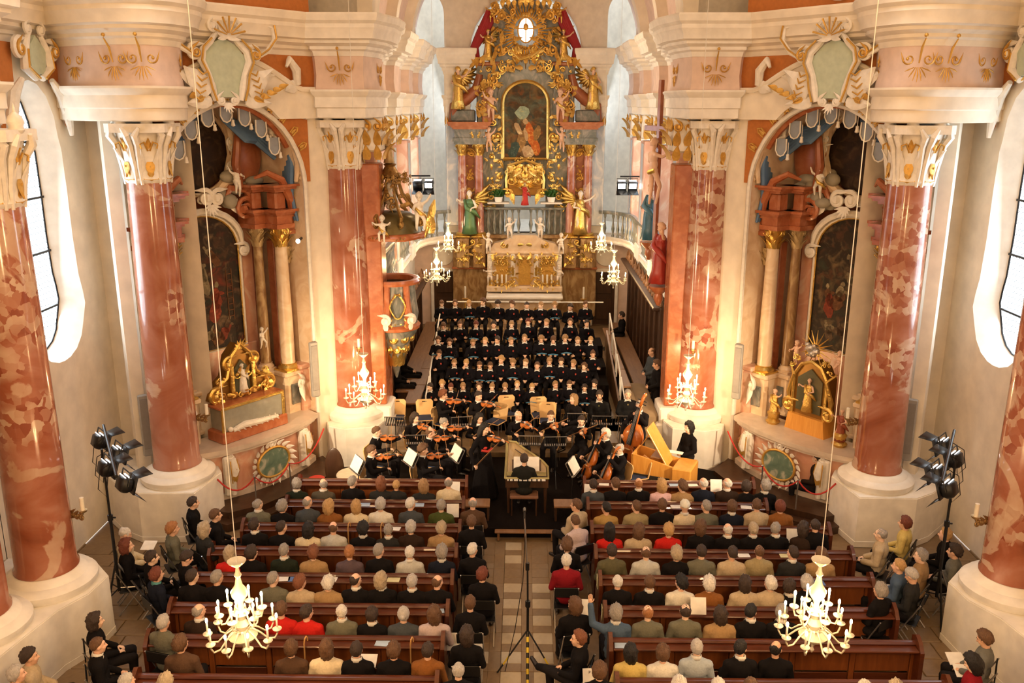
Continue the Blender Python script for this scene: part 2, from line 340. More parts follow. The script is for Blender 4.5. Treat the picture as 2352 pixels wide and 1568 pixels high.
# ---------- fused (remeshed) bodies ----------
def fuse(mb, voxel=.016, it=2, ratio=.35, name='body'):
    me = bpy.data.meshes.new(name); me.from_pydata(mb.v, [], mb.f); o = bpy.data.objects.new(name, me); COL.objects.link(o)
    m = o.modifiers.new('r', 'REMESH'); m.mode = 'VOXEL'; m.voxel_size = voxel; m.use_smooth_shade = True
    if it: s = o.modifiers.new('s', 'SMOOTH'); s.iterations = it; s.factor = .5
    if ratio < 1: d = o.modifiers.new('d', 'DECIMATE'); d.ratio = ratio
    dg = bpy.context.evaluated_depsgraph_get(); out = bpy.data.meshes.new_from_object(o.evaluated_get(dg), depsgraph=dg)
    bpy.data.objects.remove(o); bpy.data.meshes.remove(me); out.name = name
    out.polygons.foreach_set('use_smooth', [True]*len(out.polygons))
    return out
def mesh_mb(me, mat=0):
    b = MB(); b.v = [tuple(v.co) for v in me.vertices]; b.f = [list(p.vertices) for p in me.polygons]; b.m = [mat]*len(b.f); return b
# ================= STRUCTURE =================
ST = dict(kind='structure')
TILEL = ramp_mat('light_floor_tile', [(0, (.36, .29, .19)), (.5, (.46, .38, .26)), (1, (.56, .47, .34))], (1, 1, 1), .45, 4)
TILED = ramp_mat('brown_floor_tile', [(0, (.15, .09, .045)), (.5, (.22, .145, .075)), (1, (.30, .21, .12))], (1, 1, 1), .45, 4)
fl = MB(); fl.box(0, 14, -.06, 26, 48, .1); floor = fl.build('floor', TILED, **ST)
def tiles():
    lt = MB(); lt.bbox(0, 0, 0, .325, .31, .03, .006); a = lt.build('tile', TILEL, floor, smooth=0); me_l = a.data; a.location = (-.24, 14.56, 0)
    dk = MB(); dk.bbox(0, 0, 0, .325, .21, .03, .006); b = dk.build('tile', TILED, floor, smooth=0); me_d = b.data; b.location = (-.24, 14.30, 0)
    d2 = MB(); d2.bbox(0, 0, 0, .20, .525, .03, .006); c = d2.build('tile', TILED, floor, smooth=0); me_s = c.data; c.location = (.02, 14.45, 0)
    for i in range(-1, 2):
        pass
    r = random.Random(3)
    for j in range(-7, 4):
        y = 14.56+j*.53
        for i, x in enumerate((-.77, -.24, .28, .80)):
            if j or x != -.24: link('tile', me_l if (i in (1, 2) and j <= 0) or r.random() < .25 else dkl, floor).location = (x, y, 0) if True else 0
            if j or x != -.24: link('tile', me_d, floor).location = (x, y-.265, 0)
            if i < 3 and (j or i != 1): link('tile', me_s, floor).location = (x+.262, y-.105, 0)
_q = MB(); _q.bbox(0, 0, 0, .325, .31, .03, .006); _t = _q.build('tile', TILED, floor, smooth=0); dkl = _t.data; _t.location = (1.30, 14.56, 0)
tiles()
_q = MB(); _q.bbox(0, 0, 0, .64, .44, .03, .008); _t = _q.build('tile', TILED, floor, smooth=0); _t.location = (6.6, 15.9, 0); _sl = _t.data
for sx in (-1, 1):
    for i in range(5):
        for j in range(14):
            if not (sx > 0 and i == 0 and j == 13): link('tile', _sl, floor).location = (sx*(6.35+i*.66)+(j % 2)*.2*sx, 10.0+j*.455, 0)

def sxp(path, s): # mirrored path keeping 'left is inward' for sweep: s=1 right side travels near->far with inward on left
    return [(s*x, y) for x, y in path] if s > 0 else [(s*x, y) for x, y in path][::-1]
# entablature profile (out, z): architrave, frieze, cornice
ARCHI = [(0, 8.3), (.05, 8.3), (.05, 8.5), (.09, 8.52), (.09, 8.74), (.16, 8.80), (.20, 8.86), (.20, 8.9), (0, 8.9)]
FRIEZE = [(0, 8.9), (.05, 8.9), (.02, 9.2), (.05, 9.6), (.0, 9.6)]
CORN = [(0, 9.6), (.08, 9.6), (.12, 9.7), (.20, 9.74), (.20, 9.80), (.36, 9.86), (.36, 9.92), (.50, 9.95), (.52, 10.06), (.60, 10.16), (.60, 10.24), (.70, 10.30), (.74, 10.42), (.72, 10.46), (0, 10.5)]
CORN = [(o*.78, z) for o, z in CORN]
BLOCK_C = [(9.2, 13.9), (8.9, 13.9), (8.3, 13.8), (7.85, 13.5), (7.8, 12.1), (8.1, 11.3), (8.7, 10.6)]
PA = [(8.92, 17.35), (8.6, 17.1), (7.9, 16.62), (6.78, 16.28), (6.5, 17.15), (6.72, 17.9)]     # column A ressaut
def chaikin(P, n=2):
    for _ in range(n):
        Q = [P[0]]
        for a, b in zip(P, P[1:]): Q += [(a[0]*.75+b[0]*.25, a[1]*.75+b[1]*.25), (a[0]*.25+b[0]*.75, a[1]*.25+b[1]*.75)]
        P = Q+[P[-1]]
    return P
PA = chaikin(PA)
PALT = [(6.72, 17.9), (4.75, 20.55)]
PB = [(4.75, 20.55), (4.62, 20.28), (3.62, 20.28), (3.45, 21.0), (3.45, 21.7), (3.75, 21.75), (3.75, 22.1), (3.62, 22.1), (3.62, 23.0), (3.85, 23.05)]
CH = [(3.85, 23.05), (3.85, 25.0), (3.62, 25.05), (3.62, 26.0), (3.85, 26.05), (3.85, 28.2), (3.62, 28.25), (3.62, 29.2), (3.85, 29.25), (3.85, 31.0), (3.65, 31.05), (3.65, 32.3)]
for s, side in ((-1, 'left'), (1, 'right')):
    # wall behind the nave bays: window wall with a curving rococo opening
    def wc(dy, zz): return (dy, zz)
    half = [(.0, 9.0), (.28, 8.93), (.55, 8.72), (.74, 8.35), (.80, 7.95), (.86, 7.75), (.88, 7.0), (.87, 6.1), (.92, 5.3), (1.0, 5.0), (1.04, 4.72), (.96, 4.55), (.86, 4.35), (.74, 4.12), (.5, 3.92), (.22, 3.82), (0, 3.8)]
    yc = 16.32
    inner = [(yc+a, b) for a, b in half]+[(yc-a, b) for a, b in half[::-1][1:-1]]
    inner2 = [(yc-.05+a*.82, 3.8+.18+(b-3.8)*.94) for a, b in half]+[(yc-.05-a*.82, 3.8+.18+(b-3.8)*.94) for a, b in half[::-1][1:-1]]
    outer = [(13.6, 0), (18.3, 0), (18.3, 10.4), (13.6, 10.4)]
    TT = MX(((0, s, 0, s*8.9), (1, 0, 0, 0), (0, 0, 1, 0), (0, 0, 0, 1)))   # local x -> world y, local y -> outward, z -> z
    wm = MB(); wm.holed(outer, inner, inner2, .42, TT, 0, 1)
    wall = wm.build('wall_'+side, [WALLC, WHITE], smooth=50, **ST)
    # window: frame bars, leaded lattice, panes
    win = MB(); g = 9.3
    o2 = [(s*9.30, y, z) for y, z in inner2]; win.tube(o2+[o2[0]], .018, 5)
    for z in (4.76, 5.84, 6.87, 7.9):
        win.box(s*9.27, yc-.05, z, .04, 1.45, .04)
    win.box(s*9.28, yc-.35, 6.3, .03, .035, 4.6)
    wo = win.build('window_1' if s < 0 else 'window_2', BLACKM, smooth=0, **ST)
    lat = MB(); hs = .115
    def inside(y, z):
        c = False; n = len(inner2)
        for i in range(n):
            y1, z1 = inner2[i]; y2, z2 = inner2[i-1]
            if (z1 > z) != (z2 > z) and y < (y2-y1)*(z-z1)/(z2-z1)+y1: c = not c
        return c
    rr = 0
    z = 4.2
    while z < 8.8:
        y = yc-1.0+(hs*.866 if rr % 2 else 0)
        while y < yc+1.0:
            for a in (90, 210, 330):
                y2 = y+hs*.58*math.cos(math.radians(a))*1.73*.58; z2 = z+hs*.62*math.sin(math.radians(a))
                if inside(y, z) and inside(y2, z2):
                    d = V((0, y2-y, z2-z)).normalized(); nn = V((0, -d.z, d.y))*.006
                    q = [V((s*9.31, y, z))+nn, V((s*9.31, y, z))-nn, V((s*9.31, y2, z2))-nn, V((s*9.31, y2, z2))+nn]
                    lat.add(q, [(0, 1, 2, 3)])
            y += hs*.866*2*.58*1.0
        z += hs*.93; rr += 1
    lo = lat.build('lead_lattice', BLACKM, wo, smooth=0, kind='stuff')
    gm = MB(); gm.prism([(y, z) for y, z in inner2], 0, .008, 0, MX(((0, 0, s, s*9.33), (1, 0, 0, 0), (0, 1, 0, 0), (0, 0, 0, 1))))
    glm = bpy.data.materials.get('leaded_glass')
    if glm is None:
        glm = bpy.data.materials.new('leaded_glass'); glm.use_nodes = True; b = glm.node_tree.nodes['Principled BSDF']
        b.inputs['Base Color'].default_value = (.93, .98, .98, 1); b.inputs['Roughness'].default_value = .25; b.inputs['Transmission Weight'].default_value = 1; b.inputs['IOR'].default_value = 1.02
    gm.build('pane', glm, wo, smooth=0)
    # wall pieces: near pier, pier behind column A, altar bay handled below, pier B, choir walls
    w2 = MB(); w2.sweep(sxp([(8.9, 18.25), (8.45, 18.25), (8.45, 18.0), (8.15, 18.0), (8.15, 18.75), (6.86, 18.4)], s), [(0, -.02), (0, 8.4)], cap=False)
    w2.sweep(sxp([(10.5, -6), (10.5, 10.2), (9.3, 10.9), (8.9, 11.6), (8.9, 13.62)], s), [(0, -.02), (0, 15)], cap=False)
    w2.sweep(sxp([(8.35, 17.6), (8.2, 17.4), (8.0, 17.55), (8.1, 17.75)], s), [(0, -.02), (0, 8.4)], cap=False)
    w2.build('wall_pier_'+side, WALLC, smooth=30, **ST)
    w3 = MB(); w3.sweep(sxp([(4.95, 20.9), (4.72, 21.2), (3.95, 21.4), (3.95, 22.2), (4.1, 22.2), (4.1, 24.2)], s), [(0, -.02), (0, 8.4)], cap=False)
    w3.build('wall_choir_corner_'+side, WHITE, smooth=30, **ST)
    # choir side wall, window openings (two tall ones)
    cw = MB()
    TC = MX(((0, s, 0, s*4.1), (1, 0, 0, 0), (0, 0, 1, 0), (0, 0, 0, 1)))
    cw.box(s*4.3, 28.2, 2.0, .4, 9.0, 4.0)
    cw.box(s*4.3, 28.2, 9.5, .4, 9.0, 2.3)
    for y0, y1 in ((23.7, 24.1), (25.0, 26.5), (28.0, 29.7), (32.0, 32.8)): cw.box(s*4.3, (y0+y1)/2, 6.2, .4, y1-y0, 4.6)
    cw.build('wall_choir_'+side, WHITE, smooth=0, **ST)
    for k, (y0, y1) in enumerate(((24.1, 25.0), (26.5, 28.0), (29.7, 32.0))):
        f_ = MB(); 
        for yy in (y0+.03, (y0+y1)/2, y1-.03): f_.box(s*4.42, yy, 6.2, .05, .04, 4.4)
        for zz in (4.1, 5.1, 6.1, 7.1, 8.1): f_.box(s*4.42, (y0+y1)/2, zz, .05, y1-y0, .04)
        wi = f_.build('window_%d' % (3+k+(3 if s > 0 else 0)), WHITE, smooth=0, **ST)
        g_ = MB(); g_.box(s*4.45, (y0+y1)/2, 6.2, .01, y1-y0, 4.4); g_.build('pane', glm, wi, smooth=0)
    # marble pilasters of the choir (each its own)
    for k, (y, wd) in enumerate(((22.55, .9), (25.5, .95), (28.7, .95), (31.6, .9))):
        p_ = MB(); p_.bbox(s*3.95, y, 5.8, .5, wd, 3.4, .03, mat=0); p_.box(s*3.7, y, 5.8, .02, wd*.5, 3.2, mat=1)
        p_.bbox(s*3.93, y, 3.95, .62, wd+.12, .5, .03, mat=2)
        po = p_.build('trim_%d' % (k+1+(4 if s > 0 else 0)), [PINKM, BLUEM, WHITE], smooth=0, **ST)
        cpb = MB(); cpb.bbox(s*3.92, y, 7.92, .66, wd+.1, .72, .04, mat=0)
        for q in (-.5, .5):
            for r2 in (0, 1):
                leaf(cpb, T_(s*3.58, y+q*wd*.7, 7.5+r2*.28) @ R_('Z', -90*s), .34, .11, .5, 1)
            scroll(cpb, T_(s*3.56, y+q*wd*.85, 8.12) @ R_('Z', -90*s), .2, 1.2, .12, 1)
        for r2 in (0, 1): leaf(cpb, T_(s*3.57, y, 7.5+r2*.3) @ R_('Z', -90*s), .34, .12, .5, 1)
        leaf(cpb, T_(s*3.75, y-wd*.5-.05, 7.55), .5, .12, .4, 1); scroll(cpb, T_(s*3.75, y-wd*.5-.06, 8.1), .2, 1.2, .12, 1)
        cpb.build('capital', [WHITE, GOLDM], po)
    # entablature
    full = PA
    e = MB()
    soff = [(9.3, 17.3)]+PA+[(6.95, 18.5), (8.3, 19.2), (9.3, 18.6)]
    e.prism([(s*x, y) for x, y in soff], 8.28, 10.45, 0)
    for prof, mt in ((ARCHI, 0), (FRIEZE, 1), (CORN, 0)): e.sweep(sxp(PA, s), prof, mt)
    e.sweep(sxp([(9.02, 13.6), (9.02, 17.3)], s), CORN, 0)
    e.build('cornice_nave_'+side, [WALLC, PINKP], smooth=30, **ST)
    e = MB(); e.prism([(s*x, y) for x, y in BLOCK_C+[(9.4, 10.6)]], 8.28, 10.45, 0)
    for prof, mt in ((ARCHI, 0), (FRIEZE, 1), (CORN, 0)): e.sweep(sxp(BLOCK_C[::-1], s), prof, mt)
    e.build('cornice_near_'+side, [WALLC, PINKP], smooth=30, **ST)
    e = MB(); cor2 = [(o+.0, z) for o, z in CORN]
    e.sweep(sxp(PALT, s), cor2, 0); e.prism([(s*x, y) for x, y in ((6.72, 17.9), (4.75, 20.55), (5.6, 21.2), (7.6, 18.7))], 9.62, 10.45, 0)
    e.build('cornice_altar_bay_'+side, [WALLC], smooth=30, **ST)
    e = MB()
    pb = PB+CH[1:]
    e.prism([(s*x, y) for x, y in pb+[(4.5, 32.3), (4.5, 22.5), (5.4, 21.3)]], 8.28, 10.45, 0)
    for prof, mt in ((ARCHI, 0), (FRIEZE, 1), (CORN, 0)): e.sweep(sxp(pb, s), prof, mt)
    e.build('cornice_choir_'+side, [WHITE, PINKP], smooth=30, **ST)
    # gilded tendrils painted/moulded on the frieze
    def fr_orn(x, y, rz, z=9.25, sc=1.0, full=True):
        m = MB(); T = T_(s*x, y, z) @ R_('Z', rz)
        for k in range(-3, 4): m.tube([T @ V((.02*k, 0, -.02)), T @ V((.055*k, -.02, -.17+.012*k*k)), T @ V((.075*k, -.01, -.27+.02*k*k))], [.007, .013, .004], 5)
        for q in (-1, 1): scroll(m, T @ T_(q*.17*sc, 0, .12) @ S_(q, 1, 1), .2*sc, 1, .07)
        if full:
            m.tube([T @ V((0, -.03, .05)), T @ V((.0, -.09, .3)), T @ V((0, -.2, .45))], [.012, .022, .012], 6); m.ell(T @ V((0, -.2, .5)), .035)
        m.build('gilded_frieze_ornament', GOLDM, smooth=60, kind='structure')
    fr_orn(7.35, 16.38, -17*s*-1 if 0 else 17*s); fr_orn(8.3, 16.86, 34*s, full=False); fr_orn(6.78, 16.22, 0); fr_orn(4.1, 20.2, 0); fr_orn(6.58, 17.5, -70*s if 0 else 70*s, full=False)
    fr_orn(3.4, 21.3, -90*s if 0 else 90*s*-1 if s < 0 else -90, full=False)
    # balcony along the choir
    b_ = MB(); bp = [(3.75, 21.9), (3.75, 30.6), (3.55, 31.4), (3.1, 32.0), (2.7, 32.2)]
    b_.sweep(sxp(bp, s), [(-.4, 3.72), (.06, 3.72), (.10, 3.78), (.02, 3.84), (.10, 3.92), (.12, 3.98), (-.4, 3.98)])
    bo = b_.build('trim_balcony_'+side, [WHITE], smooth=30, **ST)
    r_ = MB(); r_.sweep(sxp(bp, s), [(-.06, 4.78), (.06, 4.78), (.08, 4.84), (.06, 4.90), (-.06, 4.90), (-.06, 4.78)]); r_.build('balustrade_rail', GREYM, bo)
    bal = MB(); bal.lathe([(.05, 0), (.05, .05), (.025, .1), (.06, .28), (.03, .5), (.022, .62), (.05, .72), (.05, .8)], 8)
    bme = bal.build('baluster', GREYM, bo); bme.location = (s*3.75, 22.2, 3.98)
    P2 = [V(p) for p in bp]
    for i in range(len(P2)-1):
        L = (P2[i+1]-P2[i]).length; n = max(1, int(L/.24)); 
        for k in range(n):
            q = P2[i].lerp(P2[i+1], (k+.5)/n)
            link('baluster', bme.data, bo).location = (s*q.x, q.y, 3.98)
# altar bay walls with arched niche
def bay_T(s):   # local x along the bay, local y into the wall
    rz = math.radians(53.4)*(-s)
    return T_(s*6.09, 18.74, 0) @ MX.Rotation(rz, 4, 'Z')
AZ, AR, AH = 6.75, 1.80, 8.62
for s, side in ((-1, 'left'), (1, 'right')):
    T = bay_T(s)
    ar = [(-AR, .02)]+[(-AR, AZ)]+arc(0, AZ, AR, AH-AZ, 180, 0, 20)[1:-1]+[(AR, AZ), (AR, .02)]
    ar2 = [(x*.93, .02 if z < .1 else AZ+(z-AZ)*.95) for x, z in ar]
    xl, xr = -1.95, 2.95
    if s > 0: xl, xr = -xr, -xl
    out = [(xl, 0), (xr, 0), (xr, 9.65), (xl, 9.65)]
    m = MB(); m.holed(out, ar, ar2, 1.55, T, 0, 1)
    # niche back, concave
    bk = [(math.sin(math.radians(a))*1.75, 1.55+.32*math.cos(math.radians(a))) for a in range(-90, 91, 15)]
    m.sweep([tuple((T @ V((x, y, 0))).xy) for x, y in bk][::-1], [(0, 0), (0, 9.3)], 2, cap=False)
    m.build('wall_altar_bay_'+side, [WALLC, CREAMM, REDP], smooth=50, **ST)
    # white rim
    rim = MB(); pts = [T @ V((x, -.03, z)) for x, z in ar]; rim.tube(pts, .055, 6); rim.build('trim_arch_'+side, STUCCO, **ST)
    # rust coloured spandrel panels (frieze zone and beside the arch)
    for x0, x1, z0, z1 in ((xl, xr, 8.92, 9.6),):
        q = MB(); q.prism([(x0, z0), (x1, z0), (x1, z1), (x0, z1)], 0, .03, 0, T @ T_(0, -.05, 0) @ R_('X', 90)); q.build('wall_panel_'+side, RUST, smooth=0, **ST)
    for q in (-1, 1):
        cr = [(q*AR*1.02, 6.9)]+[(q*(AR+.06)*math.cos(a*PI/180), AZ+(AH-AZ+.04)*math.sin(a*PI/180)) for a in range(6, 64, 8)]+[(q*1.95, 8.25), (q*1.95, 6.9)]
        p_ = MB(); p_.prism(cr, 0, .03, 0, T @ T_(0, -.01, 0) @ R_('X', 90)); p_.build('wall_panel_'+side, RUST, smooth=0, **ST)
    # raised architrave bowed over the arch
    am = MB(); top = []; bot = []
    for i in range(25):
        x = xl+(xr-xl)*i/24; k = max(0, 1-abs(x)/1.65); hh = .62*math.sin(k*PI/2)**1.1 if k > 0 else 0
        top.append((x, 8.9+hh*1.0)); bot.append((x, 8.28 if abs(x) > 1.0 else 8.3+.40*math.sqrt(max(0, 1-x*x))))
    am.prism(bot+top[::-1], 0, .16, 0, T @ T_(0, .0, 0) @ R_('X', 90)); am.tube([T @ V((x, -.18, z)) for x, z in top], .06, 6); am.build('trim_architrave_'+side, WALLC, smooth=30, **ST)
# columns -------------------------------------------------------
def column(s, x, y, label, r=.455, z0=1.08, twin=True, cream=0):
    t = thing('marble_column', label, 'column', (s*x, y, 0), 0)
    b = MB(); b.lathe([(.2, z0), (.70, z0), (.74, z0+.06), (.74, z0+.14), (.68, z0+.20), (.60, z0+.22), (.56, z0+.28), (.50, z0+.31), (.47, z0+.33), (.2, z0+.33)], 40); b.build('base', WHITE, t)
    sh = MB(); H = 7.25; sh.lathe([(r+.03, z0+.33), (r+.03, z0+.37), (r, z0+.42)]+[(r-(.055*((k/10)**1.6)), z0+.42+(H-z0-.42)*k/10) for k in range(1, 11)]+[(.2, H)], 40)
    so = sh.build('shaft', REDM, t)
    cp = MB(); cp.lathe([(.40, 7.15), (.44, 7.22), (.42, 7.28), (.43, 7.5), (.46, 7.9), (.52, 8.12)], 24, mat=0)
    cp.prism([(.56, .40), (.40, .56), (-.40, .56), (-.56, .40), (-.56, -.40), (-.40, -.56), (.40, -.56), (.56, -.40)], 8.08, 8.24, 0)
    cp.build('capital', [STUCCO], t)
    for k in range(6):
        a = k*60+30; T = R_('Z', a) @ S_(.78, .74, 1) @ T_(0, -.50, 7.25)
        o = MB(); 
        scroll(o, T @ T_(-.13, -.05, .70), .30, 1.4, .10, 0); scroll(o, T @ T_(.13, -.05, .70) @ S_(-1, 1, 1), .30, 1.4, .10, 0)
        leaf(o, T @ T_(-.12, -.02, .0) @ R_('Y', -8), .55, .09, .3, 0); leaf(o, T @ T_(.12, -.02, .0) @ R_('Y', 8), .55, .09, .3, 0)
        leaf(o, T @ T_(0, -.0, -.12) @ R_('X', 180) @ S_(1, -1, 1), .2, .09, .1, 0)
        for q in (-1, 1): o.tube([T @ V((q*.2, .0, -.12)), T @ V((q*.23, -.03, .2)), T @ V((q*.24, -.12, .6)), T @ V((q*.30, -.25, .78)), T @ V((q*.2, -.3, .92))], [.03, .045, .06, .07, .03], 6)
        o.build('stucco_leaf', STUCCO, t)
        g = MB(); leaf(g, T @ T_(0, -.09, .30) @ R_('X', 180) @ S_(1, -1, 1), .28, .11, .1, 0); leaf(g, T @ T_(0, -.07, .42), .32, .10, .3, 0)
        for q in (-1, 1): g.tube([T @ V((q*.02, -.1, .5)), T @ V((q*.1, -.16, .66)), T @ V((q*.2, -.2, .62)), T @ V((q*.17, -.2, .54))], .018, 5)
        g.tube([T @ V((-.17, -.04, -.02)), T @ V((0, -.07, -.03)), T @ V((.17, -.04, -.02))], .022, 5)
        leaf(g, T @ T_(0, -.05, -.02), .26, .08, .25, 0)
        g.build('gilded_leaf', GOLDM, t)
        if k in (0, 5, 4, 1):
            cr = MB(); cT = T @ T_(0, -.16, .93); cr.lathe([(.10, 0), (.15, .05), (.13, .1), (.16, .16), (.12, .24), (.03, .3), (.02, .38), (.004, .42)], 10, T=cT); cr.build('stucco_crown', STUCCO, t)
    return t
for s, sd in ((-1, 'left'), (1, 'right')):
    o = 'window wall'
    column(s, 7.22, 17.02, 'tall red marble column on white pedestal between the %s tall window and %s side altar' % (sd, sd))
    column(s, 7.72, 12.75, 'tall red marble column on white pedestal nearest the viewer by the %s window' % sd)
    column(s, 8.1, 11.45, 'partly seen red marble column at the %s edge of the photo' % sd)
    column(s, 4.24, 20.95, 'tall red marble column between the %s side altar and the choir' % sd)
    # pedestals
    def ped(poly, z1, label):
        t = thing('column_pedestal', label, 'pedestal'); m = MB(); P = [(s*x, y) for x, y in poly]; cx = sum(p[0] for p in P)/len(P); cy = sum(p[1] for p in P)/len(P)
        sc = lambda k: [(cx+(x-cx)*k, cy+(y-cy)*k) for x, y in P]
        m.prism(sc(1.0), 0, z1-.02); m.prism(sc(.985), z1-.03, z1); m.build('body', WHITE, t, smooth=30)
        m = MB(); m.prism(sc(1.012), 0, .12); m.build('plinth', WHITE, t, smooth=30)
    ped([(6.62, 16.25), (7.75, 16.22), (8.2, 16.5), (8.88, 17.2), (8.88, 18.2), (6.9, 18.2), (6.42, 17.3)], 1.08, 'white plaster pedestal under the %s column beside the side altar' % sd)
    ped([(6.90, 13.06), (7.35, 13.55), (8.88, 13.6), (8.88, 10.3), (7.5, 10.3), (7.35, 11.2), (7.2, 12.0), (6.95, 12.5)], 1.08, 'white plaster pedestal under the nearest %s columns' % sd)
    ped([(3.55, 20.1), (3.4, 20.6), (3.5, 21.4), (4.3, 21.9), (5.0, 21.5), (5.05, 20.9), (4.75, 20.1), (4.3, 19.9)], 1.08, 'white pedestal under the %s column at the choir entrance' % sd)
# pilaster next to column B on the choir side
for s, sd in ((-1, 'left'), (1, 'right')):
    m = MB(); m.bbox(s*3.72, 21.25, 4.3, .55, .7, 5.9, .03); m.bbox(s*3.70, 21.2, 1.1, .75, .9, .5, .04, mat=1); m.bbox(s*3.70, 21.2, .7, .9, 1.0, .5, .04, mat=1); o = m.build('trim_pier_'+sd, [REDP, WHITE], smooth=30, **ST)
    c = MB(); c.bbox(s*3.70, 21.2, 7.9, .7, .85, .75, .04)
    for q in range(3):
        for e_ in range(2):
            leaf(c, T_(s*(3.42+.25*q), 20.76, 7.35+.33*e_), .36, .10, .5, 1); leaf(c, T_(s*3.33, 20.9+.25*q, 7.35+.33*e_) @ R_('Z', -90*s), .36, .10, .5, 1)
        scroll(c, T_(s*(3.42+.25*q), 20.72, 8.1), .22, 1.2, .12, 1); scroll(c, T_(s*3.3, 20.9+.25*q, 8.1) @ R_('Z', -90*s), .22, 1.2, .12, 1)
    c.build('capital', [WHITE, GOLDM], o)
# choir end wall with three arches
m = MB(); z0, z1 = 3.98, 15.5
def ah(cx, hw, sp, ap): return [(cx-hw, z0+.02), (cx-hw, sp)]+arc(cx, sp, hw, ap-sp, 180, 0, 14)[1:-1]+[(cx+hw, sp), (cx+hw, z0+.02)]
TW = T_(0, 32.75, 0)
def panel(xa, xb, hole):
    out = [(xa, z0), (xb, z0), (xb, z1), (xa, z1)]; m.holed(out, hole, [(x, z) for x, z in hole], .45, TW, 0, 0)
panel(-2.35, 2.35, ah(0, 1.95, 10.4, 12.3)); panel(-4.3, -2.35, ah(-3.36, .5, 11.6, 12.3)); panel(2.35, 4.3, ah(3.36, .5, 11.6, 12.3))
m.build('wall_choir_end', WHITE, smooth=40, **ST)
m = MB(); m.sweep([(4.6, 32.6), (4.6, 35), (3.0, 37), (-3.0, 37), (-4.6, 35), (-4.6, 32.6)], [(0, 0), (0, 15.5)], cap=False); m.build('wall_apse', WHITE, smooth=30, **ST)
m = MB(); m.box(0, 34.9, 3.85, 9, 4.6, .25); m.build('floor_gallery', WHITE, smooth=0, **ST)
for s, sd in ((-1, 'left'), (1, 'right')):
    m = MB(); P = [(s*x, y) for x, y in ((2.85, 33.2), (2.85, 32.35), (1.98, 32.35), (1.98, 33.2))]; P = P if s > 0 else P[::-1]
    for prof in (ARCHI, CORN): m.sweep(P, [(o*.5, z) for o, z in prof])
    m.box(s*2.42, 32.8, 9.35, .87, .9, 2.1); m.build('cornice_altar_pier_'+sd, WHITE, smooth=30, **ST)
    m = MB(); m.bbox(s*2.62, 32.6, 6.1, .45, .35, 3.6, .02); o = m.build('trim_altar_pier_'+sd, BLUEM, **ST)
    c = MB(); c.bbox(s*2.62, 32.6, 8.1, .5, .4, .5, .02)
    for q in range(3): leaf(c, T_(s*(2.45+.17*q), 32.38, 7.9), .3, .08, .5, 1)
    c.build('capital', [WHITE, GOLDM], o)
# lower end walls with doors and round plaques
lw = MB(); lw.box(0, 33.1, 2.0, 8.6, .3, 3.8); lw.build('wall_choir_end_lower', PINKP, smooth=0, **ST)
for s, sd in ((-1, 'left'), (1, 'right')):
    d = MB(); d.box(s*3.0, 32.9, 1.5, .86, .1, 2.0); do = d.build('door_1' if s < 0 else 'door_2', WOODD, smooth=0, **ST)
    f_ = MB(); f_.bbox(s*2.53, 32.87, 1.52, .12, .16, 2.15, .02); f_.bbox(s*3.47, 32.87, 1.52, .12, .16, 2.15, .02); f_.bbox(s*3.0, 32.87, 2.58, 1.06, .16, .13, .02); f_.build('door_frame', WHITE, do, smooth=30)
    for zz in (1.1, 2.1): 
        q = MB(); q.bbox(s*3.0, 32.83, zz, .6, .04, .8, .01); q.build('door_panel', WOODD, do, smooth=30)
    t = MB(); t.lathe([(.02, 0), (.42, 0), (.44, .03), (.42, .06), (.02, .07)], 32, T=T_(s*3.05, 32.94, 3.12) @ S_(.9) @ R_('X', 90)); t.build('round_plaque', WHITE, label='round white plaque above the %s choir door' % sd, category='plaque')
# choir floor and steps
m = MB(); m.prism([(-3.4, 20.7), (3.4, 20.7), (4.1, 21.5), (4.1, 33.2), (-4.1, 33.2), (-4.1, 21.5)], 0, .45); m.prism([(-3.4, 20.35), (3.4, 20.35), (3.4, 20.8), (-3.4, 20.8)], 0, .32); m.prism([(-1.9, 29.6), (1.9, 29.6), (1.9, 33), (-1.9, 33)], .4, .9); m.build('floor_choir', TILED, smooth=0, **ST)
# upper zone over the nave cornice: walls, rust panels, round windows, vault
for s, sd in ((-1, 'left'), (1, 'right')):
    pth = [(9.6, 11.0), (9.6, 17.6), (7.6, 17.9), (5.35, 20.9), (4.0, 21.2), (3.75, 21.6)]
    m = MB(); m.sweep(sxp(pth, s), [(0, 10.3), (0, 15)], cap=False); m.build('wall_upper_'+sd, pbr('grey_beige_plaster', (.52, .47, .38), .85), smooth=30, **ST)
    T = bay_T(s)
    m = MB(); m.prism([(-1.3, 10.45), (1.9, 10.45), (1.9, 12), (-1.3, 12)] if s < 0 else [(-1.9, 10.45), (1.3, 10.45), (1.3, 12), (-1.9, 12)], 0, .05, 0, T @ T_(0, -.3, 0) @ R_('X', 90)); m.build('wall_panel_upper_'+sd, RUST, smooth=0, **ST)
    m = MB(); m.lathe([(.40, -.1), (.62, -.1), (.65, 0), (.60, .1), (.46, .14), (.40, .0)], 36, T=T @ T_(.38*s, -.42, 11.18) @ R_('X', 90)); m.build('window_%d' % (9 if s < 0 else 10), WHITE, **ST)
m = MB(); m.box(0, 10, 15.1, 26, 50, .2); m.build('ceiling', WALLC, smooth=0, **ST)
m = MB(); m.box(0, -6.2, 7.5, 24, .3, 15.4); m.build('wall_back', WALLC, smooth=0, **ST)
